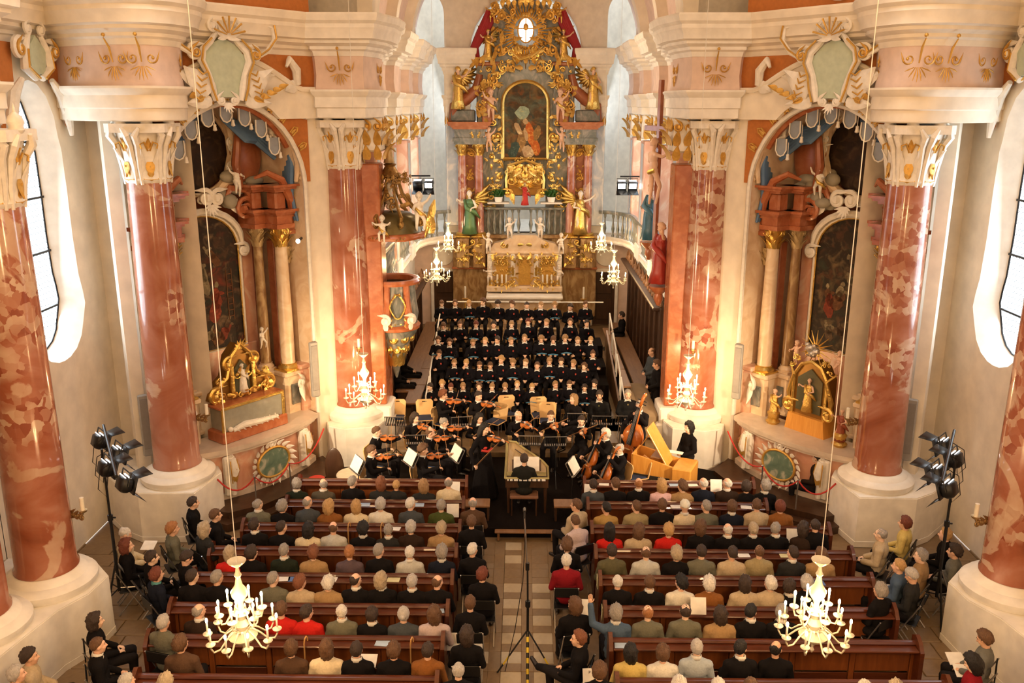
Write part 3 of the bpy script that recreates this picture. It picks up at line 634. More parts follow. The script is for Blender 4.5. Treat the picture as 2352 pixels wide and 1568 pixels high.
# choir arch and vault ribs
for y, r, th in ((21.9, 3.55, .5), (26.2, 3.65, .25), (30.0, 3.65, .3)):
    m = MB(); o = arc(0, 10.4, r+.5, r+.5, 180, 0, 28); i_ = arc(0, 10.4, r, r, 180, 0, 28)
    m.prism(o+i_[::-1], -th, th, 0, T_(0, y, 0) @ R_('X', 90)); m.build('trim_arch_choir', WALLC, smooth=40, **ST)
m = MB(); o = arc(0, 10.4, 3.95, 3.95, 180, 0, 24)
m.add([V((x, 21.9, z)) for x, z in o]+[V((x, 33, z)) for x, z in o], [(k, k+1, k+26, k+25) for k in range(24)]); m.build('ceiling_choir', PINKP, smooth=60, **ST)
# ================= FIGURES =================
def hand(mb, w, d, up, side, curl=.5, s=1.0, mat=0):           # w wrist, d direction of the fingers, up back-of-hand normal
    w, d, up = V(w), V(d).normalized(), V(up); up = (up-d*up.dot(d)).normalized(); x = d.cross(up)*side
    p = w+d*.045*s; B = MX((x, d, up)).transposed()
    mb.ell(p, (.038*s, .052*s, .017*s), 8, 5, mat, R=B)
    for i, (o, L) in enumerate(((-.029, .066), (-.010, .078), (.010, .073), (.028, .056))):
        a = w+d*.085*s+x*o*s; c1, c2 = curl*.9, curl*2.1
        b = a+(d*math.cos(c1)-up*math.sin(c1))*L*.55*s; c = b+(d*math.cos(c2)-up*math.sin(c2))*L*.5*s
        mb.tube([a-d*.02*s, a, b, c], [.0085*s, .009*s, .008*s, .006*s], 5, mat)
    a = w+d*.03*s-x*.030*s; b = a+(d*.6-x*.7-up*.3).normalized()*.038*s; c = b+(d*.9-x*.15-up*.5*curl).normalized()*.03*s
    mb.tube([a, b, c], [.012*s, .010*s, .007*s], 5, mat)
SEAT = dict(pel=(0, 0, .57), bel=(0, -.02, .73), che=(0, -.03, .92), nk=(0, -.03, 1.05), hd=(0, .005, 1.21), shw=.165, shz=.975, shy=-.035,
            el=((.235, -.02, .74), (-.235, -.02, .74)), wr=((.09, .24, .66), (-.09, .24, .66)), hip=(.095, .0, .54),
            kn=((.12, .44, .53), (-.12, .44, .53)), an=((.12, .42, .10), (-.12, .42, .10)), hdir=((-.5, .8, -.1), (.5, .8, -.1)), hup=((.1, .2, 1), (-.1, .2, 1)), curl=.6, yaw=0, pitch=0, roll=0, hs=1, fat=1, wide=1)
STAND = dict(SEAT, pel=(0, 0, .95), bel=(0, .01, 1.10), che=(0, -.01, 1.28), nk=(0, -.02, 1.43), hd=(0, .015, 1.60), shz=1.35, shy=-.02,
             el=((.25, -.03, 1.12), (-.25, -.03, 1.12)), wr=((.25, .06, .88), (-.25, .06, .88)), hip=(.09, 0, .92), kn=((.10, .03, .50), (-.10, .03, .50)), an=((.11, .0, .09), (-.11, .0, .09)),
             hdir=((0, .1, -1), (0, .1, -1)), hup=((1, 0, 0), (-1, 0, 0)))
def P_(base, **k): d = dict(base); d.update(k); return d
def head_T(p): return T_(*p['hd']) @ R_('Z', p['yaw']) @ R_('X', -p['pitch']) @ R_('Y', p['roll']) @ S_(p['hs'])
def torso(m, p, g):
    f = p['fat']; wd = p['wide']; sw = p['shw']*wd
    m.ell(p['pel'], (.165*f+g, .125*f+g, .12+g), 12, 8); m.ell(p['bel'], (.148*f*wd+g, .112*f+g, .15+g), 12, 8); m.ell(p['che'], (.165*f*wd+g, .118*f+g, .17+g), 12, 8)
    nk = V(p['nk'])
    for q in (1, -1):
        sh = V((q*sw, p['shy'], p['shz'])); m.cap(nk-V((0, 0, .03)), sh, .055*f+g, .062*f+g)
def arms(m, p, g, end=1.0):
    f = p['fat']; sw = p['shw']*p['wide']
    for i, q in ((0, 1), (1, -1)):
        sh = V((q*sw, p['shy'], p['shz'])); e = V(p['el'][i]); w_ = V(p['wr'][i]); w_ = e+(w_-e)*end
        m.cap(sh, e, .055*f+g, .042*f+g); m.cap(e, w_, .042*f+g, .029*f+g*1.3)
def legs(m, p, g, end=1.0):
    f = p['fat']; hx, hy, hz = p['hip']
    for i, q in ((0, 1), (1, -1)):
        h = V((q*hx, hy, hz)); k = V(p['kn'][i]); a = V(p['an'][i]); a = k+(a-k)*end
        m.cap(h, k, .085*f+g, .058*f+g); m.cap(k, a, .056*f+g, .036*f+g*1.4)
def body_mesh(p, voxel=.0135, ratio=.3):
    m = MB(); T = head_T(p); torso(m, p, -.005); arms(m, p, 0); legs(m, p, 0)
    hm = MB(); hm.ell((0, -.012, .022), (.073, .093, .100), 14, 10); hm.ell((0, .022, -.05), (.053, .064, .07), 12, 8); hm.ell((0, .05, -.095), (.027, .028, .022), 8, 6)
    hm.cap((0, .076, .03), (0, .104, -.018), .009, .017); hm.ell((0, .072, .042), (.05, .018, .012), 8, 5)
    for q in (1, -1): hm.ell((q*.075, -.005, .0), (.012, .022, .033), 8, 6); hm.ell((q*.036, .06, -.025), (.022, .025, .03), 8, 6)
    m.merge(hm, T)
    m.cap(V(p['nk'])-V((0, 0, .04)), T @ V((0, -.03, -.05)), .05*p['fat'], .05*p['fat'])
    me = fuse(m, voxel, 2, ratio)
    b = mesh_mb(me); bpy.data.meshes.remove(me)
    for q in (1, -1):
        b.ell(T @ V((q*.029, .081, .022)), tuple(v*p['hs'] for v in (.008, .006, .005)), 6, 4, 1); b.ell(T @ V((q*.031, .080, .044)), tuple(v*p['hs'] for v in (.014, .006, .0025)), 6, 4, 1)
    b.ell(T @ V((0, .080, -.055)), tuple(v*p['hs'] for v in (.022, .010, .006)), 8, 4, 2)
    f = .9 if p['fat'] < 1.2 else 1.1
    for i, q in ((0, 1), (1, -1)): hand(b, p['wr'][i], p['hdir'][i], p['hup'][i], q, p['curl'], f)
    return b
SHOEM = pbr('shoe_leather', (.02, .015, .012), .35)
EYE = pbr('eye_dark', (.05, .03, .02), .4); LIP = pbr('lips', (.48, .16, .12), .5)
SKINS = [pbr('skin', c, .5, bump=(30, .05)) for c in ((.80, .50, .34), (.84, .57, .41), (.74, .44, .29), (.82, .50, .35))]
def to_me(b, name, n=1):
    me = bpy.data.meshes.new(name); me.from_pydata(b.v, [], b.f)
    for _ in range(n): me.materials.append(None)
    if n > 1: me.polygons.foreach_set('material_index', b.m)
    me.polygons.foreach_set('use_smooth', [True]*len(me.polygons)); me.update(); return me
PM = {}
def top_mesh(p, kind):
    m = MB(); g = .016 if kind != 'coat' else .024; torso(m, p, g); arms(m, p, g*.9, .93)
    if kind in ('coat', 'jacket'):
        pe = V(p['pel']); m.ell(pe+V((0, .0, -.02)), (.185*p['fat'], .15*p['fat'], .13), 12, 8)
        nk = V(p['nk']); m.cap(nk+V((.035, -.03, .02)), nk+V((-.035, -.03, .02)), .040, .040)     # collar roll
        m.cap(nk+V((.03, .05, -.10)), nk+V((.06, .0, .0)), .03, .03); m.cap(nk+V((-.03, .05, -.10)), nk+V((-.06, .0, .0)), .03, .03)
    return fuse(m, .017, 1, .32)
def bot_mesh(p, skirt=False):
    m = MB(); legs(m, p, .014, .96); pe = V(p['pel']); m.ell(pe, (.172*p['fat'], .135*p['fat'], .12), 12, 8)
    if skirt:
        m.lathe([(.15, .10), (.17, -.05), (.20, -.3), (.25, -.6), (.30, -.90), (.02, -.90)], 20, at=tuple(pe))
        for k in range(9):
            a = k*2*PI/9; m.cap(pe+V((.14*math.cos(a), .14*math.sin(a), -.1)), pe+V((.29*math.cos(a), .29*math.sin(a), -.88)), .03, .035)
    return fuse(m, .019, 1, .32)
def pose_set(name, p, tops=('jacket',), share=None, skirt=False):
    d = dict(p=p, HT=head_T(p)); d['body'] = to_me(body_mesh(p), 'person', 3)
    for k in ('jacket', 'sweater', 'coat'):
        if share and k in PM[share]: d[k] = PM[share][k]
        elif not share and k in tops: d[k] = top_mesh(p, k); d[k].materials.append(None)
    if share: d['legs'], d['shoe'] = PM[share]['legs'], PM[share]['shoe']
    else:
        d['legs'] = bot_mesh(p, skirt); d['legs'].materials.append(None); sh = []
        for i in (0, 1):
            a = V(p['an'][i]); k = V(p['kn'][i]); s_ = MB(); up = (k-a).normalized(); fw = V((0, 1, 0)); fw = (fw-up*fw.dot(up)); fw = fw.normalized() if fw.length > .2 else V((0, 0, 1))
            if p.get('toe'): fw = V(p['toe'][i]).normalized()
            s_.cap(a-up*.045-fw*.03, a-up*.06+fw*.16, .042, .034, 8); s_.cap(a-up*.0, a-up*.045, .038, .042, 8); me = to_me(s_, 'shoe'); sh.append(me)
        d['shoe'] = sh
    nk = V(p['nk']); c = MB(); T = T_(*nk) @ T_(0, .0, .012) @ R_('X', -14) @ S_(1.22, 1.25, 1.25)
    c.lathe([(.058, .0), (.064, .0), (.060, .045), (.054, .045), (.058, 0)], 16, T=T); 
    for q in (1, -1): c.add([T @ V(v) for v in ((q*.002, .070, .0), (q*.055, .052, .035), (q*.080, .062, -.02), (q*.042, .100, -.085), (q*.002, .088, -.03))], [(0, 1, 2, 3, 4)])
    d['collar'] = to_me(c, 'collar')
    PM[name] = d; return d
def hair_mb(style):
    m = MB(); n, k = 28, 18; rx, ry, rz = .077, .097, .106
    t = dict(short=.014, bald=.009, bob=.030, long=.026, curly=.032, bun=.014, hat=.03, afro=.05, crop=.007, wave=.024)[style]
    vs = []
    for i in range(k+1):
        th = PI*i/k
        for j in range(n):
            a = 2*PI*j/n; x, y, z = math.sin(th)*math.cos(a), math.sin(th)*math.sin(a), -math.cos(th)
            cl = lambda v: max(0, min(1, v))
            if style in ('bob', 'long', 'afro', 'wave'):
                thr = -1.1 if y < .25 else -1.1+1.75*cl((y-.25)/.35)
                if style in ('wave', 'afro'): thr = max(thr, -.75 if y < 0 else -.4+1.0*cl((y-.1)/.5))
            else: thr = -.15+.75*cl((y+.1)/.9) if y > -.1 else -.15-.55*cl((-y-.1)/.5)
            if style == 'hat': thr = .12+.1*y
            mk = cl((z-thr)/.14)
            if style == 'bald': mk *= 1-cl((z-.28)/.15)*cl((y+.78)/.2)
            mk = mk*mk*(3-2*mk)
            nz = noise.noise(V((x, y, z))*(5 if style in ('curly', 'afro', 'wave') else 3.0)+V((7, 3, len(style))))
            nh = noise.noise(V((x*9, y*9, z*3)))
            r = (1+((t*(1+.7*nz+.5*nh)+.006*noise.noise(V((x*16, y*16, z*6))))/.09)) if mk > 0 else 1
            r = .90+(r-.90)*mk
            p = V((x*rx*r, y*ry*r-.012, z*rz*r+.022))
            if style in ('bob', 'long') and z < 0 and mk > .3:
                p.z -= -z*(.05 if style == 'bob' else .20); p.x *= 1+.12*(-z); p.y -= .02*(-z)
                if p.y > .02: p.y = .02+(p.y-.02)*.3
            vs.append(p)
    fs = [(i*n+q, i*n+(q+1) % n, (i+1)*n+(q+1) % n, (i+1)*n+q) for i in range(k) for q in range(n)]+[tuple(range(n-1, -1, -1)), tuple(range(k*n, k*n+n))]
    m.add(vs, fs)
    if style == 'bun': m.ell((0, -.125, .03), (.04, .035, .038), 10, 7)
    if style == 'hat': m.lathe([(.080, 0), (.092, .012), (.092, .035), (.08, .04)], 20, at=(0, -.012, .03))
    return m
HAIR = {}
HC = dict(grey=(.30, .27, .24), white=(.68, .64, .58), silver=(.46, .43, .40), brown=(.12, .058, .026), dark=(.038, .022, .015), black=(.008, .006, .006), blond=(.50, .30, .12), ginger=(.36, .15, .05), auburn=(.20, .07, .03), fair=(.34, .20, .09), greyblond=(.42, .33, .22), red=(.16, .04, .02))
def hmat(c):
    k = 'hair_'+c
    if k not in _mc: _mc[k] = ramp_mat('hair', [(0, tuple(v*.45 for v in HC[c])), (.5, HC[c]), (1, tuple(min(1, v*1.5) for v in HC[c]))], (14, 14, 4), .6, 5, 6, .8, bump=.9)
    return _mc[k]
def cmat(c): return pbr('cloth', tuple(v*(.55 if max(c) < .06 else .85 if max(c) < .3 else 1) for v in c), .9, bump=(38, .25), spec=.12)
def setm(o, mats):
    for i, m in enumerate(mats): o.material_slots[i].link = 'OBJECT'; o.material_slots[i].material = m
rp = random.Random(11)
def person(pose, loc, rz, label, hair='short', hc='brown', top=(.02, .02, .02), kind='jacket', bot=(.025, .022, .025), group=None, s=1.0, collar=None, skin=None, shoes=True, legsname='trousers', cat='person', jitter=1):
    D = PM[pose]; o = link('person', D['body']); o.location = loc; o.rotation_euler = (0, 0, rz); o.scale = (s*(1+jitter*rp.uniform(-.03, .03)), s, s*(1+jitter*rp.uniform(-.02, .02)))
    o['label'] = label; o['category'] = cat
    if group: o['group'] = group
    sk = SKINS[rp.randrange(4)] if skin is None else skin; setm(o, (sk, EYE, LIP))
    if kind not in D: kind = next(k for k in ('jacket', 'sweater', 'coat') if k in D)
    c = link('jacket' if kind == 'jacket' else kind, D[kind], o); setm(c, (cmat(top),))
    l = link(legsname, D['legs'], o); setm(l, (cmat(bot),))
    if shoes:
        for me in D['shoe']:
            setm(link('shoe', me, o), (SHOEM,))
    if hair:
        if hair not in HAIR: HAIR[hair] = to_me(hair_mb(hair), 'hair'); HAIR[hair].materials.append(None)
        h = link('hair' if hair != 'hat' else 'knit_cap', HAIR[hair], o); h.matrix_local = D['HT'] @ S_(rp.uniform(.97, 1.06)); setm(h, (hmat(hc) if hair != 'hat' else cmat((.75, .72, .62)),))
    if collar is not None:
        k = link('collar', D['collar'], o); setm(k, (cmat(collar),))
    return o
SP = STAND
# statue poses are small fused meshes of one continuous body each
STAT = {}
def statue_mesh(key):
    if key in STAT: return STAT[key]
    rnd = random.Random(key)
    if key.startswith('putto'):
        p = P_(STAND, hs=1.55, fat=1.35, wide=.95, shz=1.33, hd=(0, .02, 1.62), nk=(0, -.01, 1.40)); n = int(key[-1])
        p['el'] = (((.34, .1, 1.45), (-.30, .12, 1.2)), ((.30, .15, 1.15), (-.38, .0, 1.5)), ((.33, .18, 1.35), (-.33, .18, 1.35)))[n]
        p['wr'] = (((.45, .12, 1.72), (-.3, .36, 1.2)), ((.32, .38, 1.2), (-.5, .1, 1.75)), ((.5, .35, 1.5), (-.5, .35, 1.5)))[n]
        p['kn'] = (((.12, .30, .72), (-.12, .05, .52)), ((.12, .02, .52), (-.18, .25, .65)), ((.14, .38, .88), (-.14, .38, .82)))[n]
        p['an'] = (((.12, .15, .35), (-.12, -.12, .15)), ((.1, -.15, .15), (-.2, .1, .25)), ((.14, .35, .48), (-.14, .36, .42)))[n]
        p['yaw'] = (20, -20, 0)[n]; p['pitch'] = 10
    else:
        n = int(key[-1]); p = P_(STAND)
        p['el'] = (((.30, .10, 1.30), (-.30, .05, 1.15)), ((.28, .02, 1.14), (-.36, .08, 1.42)))[n % 2]
        p['wr'] = (((.42, .28, 1.45), (-.16, .22, 1.10)), ((.14, .24, 1.12), (-.55, .18, 1.62)))[n % 2]
        p['kn'] = ((.14, .14, .55), (-.09, .02, .50)); p['an'] = ((.18, .02, .12), (-.10, -.02, .09)); p['yaw'] = (25, -25)[n % 2]; p['pitch'] = 15
    b = body_mesh(p, .02, .3); me = to_me(b, 'statue', 3); STAT[key] = (me, p); return STAT[key]
def statue(key, T, s, skin, robe=None, parent=None, wings=False, hairm=None, name='statue', **props):
    me, p = statue_mesh(key); o = link(name, me, parent, **props); o.matrix_local = T @ S_(s); setm(o, (skin, EYE if skin is not GOLD else GOLD, LIP if skin is not GOLD else GOLD))
    hk = 'curly'
    if hk not in HAIR: HAIR[hk] = to_me(hair_mb(hk), 'hair'); HAIR[hk].materials.append(None)
    h = link('hair', HAIR[hk], o); h.matrix_local = head_T(p); setm(h, (hairm or skin,))
    if robe is not None:
        rk = 'robe'+key
        if rk not in STAT:
            m = MB(); pe = V(p['pel'])
            if 'putto' in key: m.tube([pe+V((.2, .05, .25)), pe+V((.0, .16, .02)), pe+V((-.22, .05, -.1)), pe+V((-.35, -.1, -.35))], [.05, .09, .10, .03], 8)
            else:
                m.lathe([(.17, .32), (.16, .1), (.20, -.1), (.23, -.5), (.30, -.86), (.05, -.88)], 18, at=tuple(pe), sq=lambda a: 1+.10*math.sin(a*7)); m.ell(p['che'], (.19, .15, .17), 10, 7)
                m.tube([V(p['che'])+V((.18, .05, .12)), pe+V((.05, .2, .15)), pe+V((-.26, .1, .0)), pe+V((-.42, -.05, -.25))], [.07, .09, .09, .03], 8)
            STAT[rk] = to_me(m, 'robe'); STAT[rk].materials.append(None)
        r = link('robe', STAT[rk], o); setm(r, (robe,))
    if wings:
        if 'wing' not in STAT:
            m = MB()
            for k in range(7): leaf(m, T_(.02*k, 0, .03*k) @ R_('Y', 150-k*17) @ R_('X', 8), .45+.07*k, .12, .15)
            STAT['wing'] = to_me(m, 'wing'); STAT['wing'].materials.append(None)
        for q in (1, -1):
            wg = link('wing', STAT['wing'], o); wg.matrix_local = T_(q*.06, -.13, p['shz']-.08) @ S_(q, 1, 1) @ R_('Z', -25) @ S_(1, 1, 1); setm(wg, (GOLD,))
    return o
# ================= SIDE ALTARS =================
def lcol(mb, x, y, z0, z1, r, mat=0, n=18): mb.lathe([(r*1.05, z0), (r, z0+.08), (r, (z0+z1)*.45), (r*.84, z1)], n, at=(x, y, 0), mat=mat)
def corinth(mb, T, r, h, mat=1, core=0, n=8):
    mb.lathe([(r*.8, 0), (r*.95, h*.3), (r*1.35, h*.92), (r*1.5, h)], 14, T=T, mat=core)
    for k in range(n):
        a = 360*k/n; leaf(mb, T @ R_('Z', a) @ T_(0, -r*.85, 0), h*.55, r*.42, .5, mat); leaf(mb, T @ R_('Z', a+180/n) @ T_(0, -r*.95, h*.35), h*.5, r*.40, .5, mat)
        if k % 2 == 0: scroll(mb, T @ R_('Z', a) @ T_(0, -r*1.35, h*.85), r*.9, 1.2, .12, mat)
def mould(mb, x0, x1, y0, y1, prof, mat=0, T=None):
    # stepped cornice as stack of boxes: prof (z, h, out)
    for z, h, o in prof: mb.box((x0+x1)/2, (y0+y1)/2-o/2, z+h/2, (x1-x0)+2*o, (y1-y0)+o, h, mat=mat, T=T)
PAINTL = paint('dark_altar_painting', [(.035, .02, .012), (.14, .025, .012), (.16, .10, .05), (.012, .02, .012), (.07, .035, .015)], 1.6, 3)
PAINTR = paint('dark_altar_painting', [(.035, .022, .012), (.03, .04, .022), (.14, .09, .04), (.012, .010, .007), (.09, .035, .014)], 1.7, 11)
PAINTO = paint('dark_oval_painting', [(.035, .018, .010), (.055, .025, .012), (.015, .010, .007), (.08, .045, .02)], 1.8, 5)
BROWNR = ramp_mat('brown_red_marble', [(0, (.12, .035, .015)), (.5, (.30, .09, .035)), (1, (.42, .17, .08))], (1, 1, 1), .3, 3, 8, 1.5)
CLOUDM = pbr('grey_stucco_cloud', (.34, .30, .22), .7, bump=(6, .4))
LACE = pbr('grey_lambrequin', (.30, .33, .38), .6)
def side_altar(s, sd):
    rz = math.radians(53.4)*(-s); mir = -s         # mir: +1 on the left altar (local +x points to the choir)
    L = 'choir column side'
    t = thing('side_altar', ('tall %s side altar with red marble columns, dark oil painting and concave white table' % sd), 'altar', (s*6.09, 18.74, 0), rz)
    X = lambda x: x*mir
    def part(name, mb, mats, par=None, **k): return mb.build(name, mats, par or t, **k)
    # steps and concave table with bulging front
    m = MB(); m.prism([(-1.95, -.1), (-1.7, -1.15), (-.8, -1.45), (.8, -1.45), (1.7, -1.15), (1.95, -.1)][::1], 0, .16); m.prism([(-1.8, -.1), (-1.5, -.95), (-.8, -1.2), (.8, -1.2), (1.5, -.95), (1.8, -.1)], .16, .3); part('altar_step', m, WOODD, smooth=30)
    fr = [(-1.7, .55), (-1.6, -.2), (-1.2, -.38), (-.6, -.52), (0, -.56), (.6, -.52), (1.2, -.38), (1.6, -.2), (1.7, .55)]
    m = MB(); m.prism([(x*.9, y*.85+.05) for x, y in fr], .3, 1.33); part('table_body', m, PINKM, smooth=50)
    m = MB(); m.prism([(x*1.02, y) for x, y in fr], 1.36, 1.46); m.prism([(x*.96, y*.96) for x, y in fr], 1.3, 1.37); part('table_top', m, TOPM, smooth=30)
    m = MB(); m.prism([(x*.95, y*.93) for x, y in fr], .3, .42); part('table_plinth', m, TOPM, smooth=30)
    for q in (-1, 1):      # console scroll pilasters
        m = MB(); T = T_(q*1.02, -.46, 0); m.bbox(q*1.02, -.38, .83, .26, .14, .9, .03)
        scroll(m, T @ T_(0, -.02, 1.2) @ R_('Z', 90), .16, 1.2, .25); m.tube([T @ V((0, -.06, 1.26)), T @ V((0, -.11, 1.0)), T @ V((0, -.02, .7)), T @ V((0, -.04, .42))], [.07, .10, .06, .05], 8); part('console_pilaster', m, STUCCO)
        m = MB(); m.tube([T @ V((-.08, -.1, 1.22)), T @ V((-.10, -.14, 1.0)), T @ V((-.05, -.08, .7))], .012, 5); m.tube([T @ V((.08, -.1, 1.22)), T @ V((.10, -.14, 1.0)), T @ V((.05, -.08, .7))], .012, 5); leaf(m, T @ T_(0, -.12, .75), .3, .07, .2); part('gilded_moulding', m, GOLDM)
    m = MB(); m.lathe([(.02, 0), (.40, 0), (.40, .05), (.02, .05)], 28, T=T_(0, -.53, .86) @ S_(1, 1, .80) @ R_('X', 90)); part('green_medallion', m, ramp_mat('green_scagliola', [(0, (.04, .10, .08)), (.5, (.16, .24, .18)), (.62, (.45, .46, .36))], (1, 1, 1), .3, 3, 8, 2))
    m = MB(); m.tube([(math.cos(a)*.43, -.58, .86+math.sin(a)*.34) for a in [k*PI/12 for k in range(25)]], .028, 6); part('medallion_rim', m, GOLDM)
    m = MB()
    for k in range(20):
        a = k*2*PI/20; leaf(m, T_(math.cos(a)*.47, -.56, .86+math.sin(a)*.38) @ R_('Y', 90-math.degrees(a)+35), .17, .05, .35)
    for a in (-60, -90, -120, 90): scroll(m, T_(math.cos(math.radians(a))*.52, -.56, .86+math.sin(math.radians(a))*.42) @ R_('Y', a), .16, 1.2, .12)
    part('rocaille_frame', m, STUCCO)
    # pedestal zone behind table: curved plinths z 1.46..2.45
    for q in (-1, 1):
        for (x, y, w_, nm) in ((1.42, .50, .52, 0), (1.10, .92, .50, 1)):
            m = MB(); m.bbox(q*x, y+.05, 1.5 if nm == 0 else 1.95, w_, .5, 1.9 if nm == 0 else 1.0, .06); m.bbox(q*x, y+.03, 2.42, w_+.08, .56, .12, .03); m.bbox(q*x, y+.03, 1.52 if nm else .7, w_+.06, .54, .12, .03); part('column_pedestal', m, CREAMM, smooth=30)
            m = MB(); m.bbox(q*x, y-.22, 1.92, w_*.5, .04, .5, .02); part('pedestal_panel', m, GREYM, smooth=30)
            m = MB(); r = .165 if nm == 0 else .125; z1 = 5.45
            lcol(m, q*x, y, 2.62, z1, r); part('column_shaft', m, CREAMM if nm == 0 else BROWNM)
            m = MB(); m.bbox(q*x, y, 2.50, r*2.9, r*2.9, .06, .01); m.lathe([(r*1.4, 0), (r*1.5, .05), (r*1.15, .11), (r*1.2, .14)], 18, at=(q*x, y, 2.52)); part('column_base', m, GOLD if nm == 0 else CREAMM)
            m = MB(); corinth(m, T_(q*x, y, z1-.02), r, .42, 0, 0); part('column_capital', m, GOLD if nm == 0 else pbr('dull_gilding', (.55, .40, .20), .5, .4))
        m = MB(); m.bbox(q*1.72, .38, 1.65, .34, .34, 1.7, .05); m.bbox(q*1.72, .38, 2.55, .42, .42, .12, .03); m.bbox(q*1.72, .38, .72, .44, .44, .14, .03); part('outer_plinth', m, PINKM, smooth=30)
        m = MB(); scroll(m, T_(q*1.5, .18, 2.2) @ R_('Z', 20*q), .28, 1.2, .14); leaf(m, T_(q*1.5, .16, 2.15) @ R_('X', 180) @ S_(1, -1, 1), .4, .09, .2); part('stucco_scroll', m, STUCCO)
        # pilaster behind the columns
        m = MB(); m.bbox(q*1.55, .85, 4.0, .34, .25, 3.1, .02); part('pilaster', m, BROWNR, smooth=30)
        m = MB(); corinth(m, T_(q*1.66, .62, 5.0), .10, .4, 0, 0, 6); part('pilaster_capital', m, pbr('dull_gilding', (.55, .40, .20), .5, .4))
        # entablature blocks z 5.87..6.8, curving inwards
        m = MB()
        for (x, y, w_) in ((1.42, .50, .42), (1.10, .92, .36)):
            mould(m, q*x-w_/2, q*x+w_/2, y-.2, y+.4, [(5.86, .10, .04), (5.96, .22, .0), (6.18, .05, .06), (6.23, .06, .12)])
            m.bbox(q*x, y+.05, 6.48, w_*.72, .34, .42, .04); mould(m, q*x-w_/2, q*x+w_/2, y-.2, y+.4, [(6.68, .06, .02), (6.74, .06, .10), (6.80, .05, .16)])
        mould(m, q*1.74-.16, q*1.74+.16, .4, 1.0, [(5.7, .10, .03), (5.8, .3, 0), (6.1, .08, .08)])
        m.tube([(q*1.72, .4, 6.15), (q*1.66, .35, 6.5), (q*1.4, .30, 6.95), (q*1.1, .4, 7.12), (q*.9, .6, 7.0)], [.06, .10, .09, .07, .03], 8)
        part('entablature_block', m, REDP, smooth=30)
        # volute gable towards the centre
        m = MB(); scroll(m, T_(q*.88, .95, 6.3) @ S_(-q, 1, 1), .5, 1.4, .10); m.tube([(q*1.15, .9, 6.35), (q*.95, .98, 6.72), (q*.6, 1.1, 6.78), (q*.45, 1.1, 6.5)], [.06, .09, .10, .05], 8); part('volute_gable', m, REDP)
        m = MB(); shell(m, T_(q*.62, 1.02, 6.28) @ R_('Y', q*35), .30, 7); part('stucco_shell', m, STUCCO)
        # drapery hanging behind the outer columns
        m = MB()
        for k in range(6): m.tube([(q*(1.58+.03*k), .30+.09*k, 8.0), (q*(1.72+.02*k), .3+.1*k, 7.3), (q*(1.66+.03*k), .32+.1*k, 6.6), (q*(1.75+.01*k), .25+.1*k, 6.0)], [.05, .075, .06, .03], 6)
        part('blue_drapery', m, BLUED)
        m = MB(); m.tube([(q*1.70, .16, 6.9), (q*1.74, .1, 7.3), (q*1.66, .12, 7.7), (q*1.5, .2, 7.95), (q*1.38, .3, 7.75)], [.05, .08, .10, .09, .04], 8)
        for k in range(7): leaf(m, T_(q*(1.74-.02*k), .08, 6.95+.14*k) @ R_('Y', q*60), .14, .05, .3)
        part('stucco_scroll', m, CREAMM)
    # main painting
    cx, yb, hw, zb, zt = X(-.10), 1.34, .96, 3.12, 5.8
    shp = [(cx-hw, zb), (cx-hw, zt-.35)]+arc(cx, zt-.35, hw*.98, .78, 180, 0, 14)[1:-1]+[(cx+hw, zt-.35), (cx+hw, zb)]
    m = MB(); m.prism(shp, 0, .04, 0, T_(0, yb, 0) @ R_('X', 90)); part('altar_painting', m, PAINTL if s < 0 else PAINTR, label='dark oil painting of figures in red and white robes' if s < 0 else 'dark oil painting of a kneeling group in a landscape')
    # painted figures on the canvas: a handful of flat strokes of colour inside the painting
    fg = MB(); r = random.Random(5 if s < 0 else 9); cols = [(.24, .04, .015), (.26, .20, .11), (.12, .07, .035), (.04, .05, .035), (.15, .06, .02), (.08, .04, .02)]
    def fig(x, z, h, w_, a, c1, c2, k):        # a painted figure: body of drapery, torso, head
        B = T_(x, yb-.041, z) @ R_('X', 90) @ R_('Z', a)
        for (ox, oz, rx_, rz_, c) in ((0, -.25*h, w_, .28*h, c1), (.3*w_, .0, w_*.8, .2*h, c1), (0, .15*h, w_*.62, .2*h, c2), (.05*w_, .40*h, w_*.34, .085*h, 1), (w_*.9, .2*h, w_*.55, .05*h, c2)):
            fg.prism([(ox+rx_*math.cos(q*PI/5)*(1+.2*math.sin(q*2.3+k)), oz+rz_*math.sin(q*PI/5)) for q in range(10)], 0, .006, c, B)
    fl_ = ((-.05, 4.9, .95, .10, 12, 1, 1), (.22, 4.25, .95, .15, -8, 0, 0), (-.42, 3.75, .7, .14, 20, 2, 1), (.1, 3.45, .6, .18, 60, 4, 1), (-.5, 4.7, .6, .11, -20, 2, 2), (.45, 3.6, .6, .12, -25, 0, 2), (.2, 5.3, .6, .1, 40, 4, 1), (-.2, 4.1, .6, .1, -30, 4, 2)) if s < 0 else ((-.32, 4.1, .9, .14, 8, 1, 2), (.25, 4.45, .7, .16, -15, 4, 1), (-.05, 4.75, .6, .12, 30, 2, 1), (.5, 4.3, .8, .13, 10, 0, 4), (.1, 3.6, .6, .15, 70, 5, 2), (-.1, 5.3, .5, .2, 80, 2, 2), (.45, 3.6, .5, .1, 20, 2, 1), (-.55, 4.6, .5, .1, 0, 4, 2))
    for k, (x, z, h, w_, a, c1, c2) in enumerate(fl_): fig(cx+X(x), z, h, w_, a, c1, c2, k)
    if s < 0:
        for q in (-.07, .07): fg.box(cx+.62+q, yb-.05, 4.35, .02, .01, 1.2, mat=4)
        for q in range(8): fg.box(cx+.62, yb-.05, 3.85+q*.14, .14, .01, .02, mat=4)
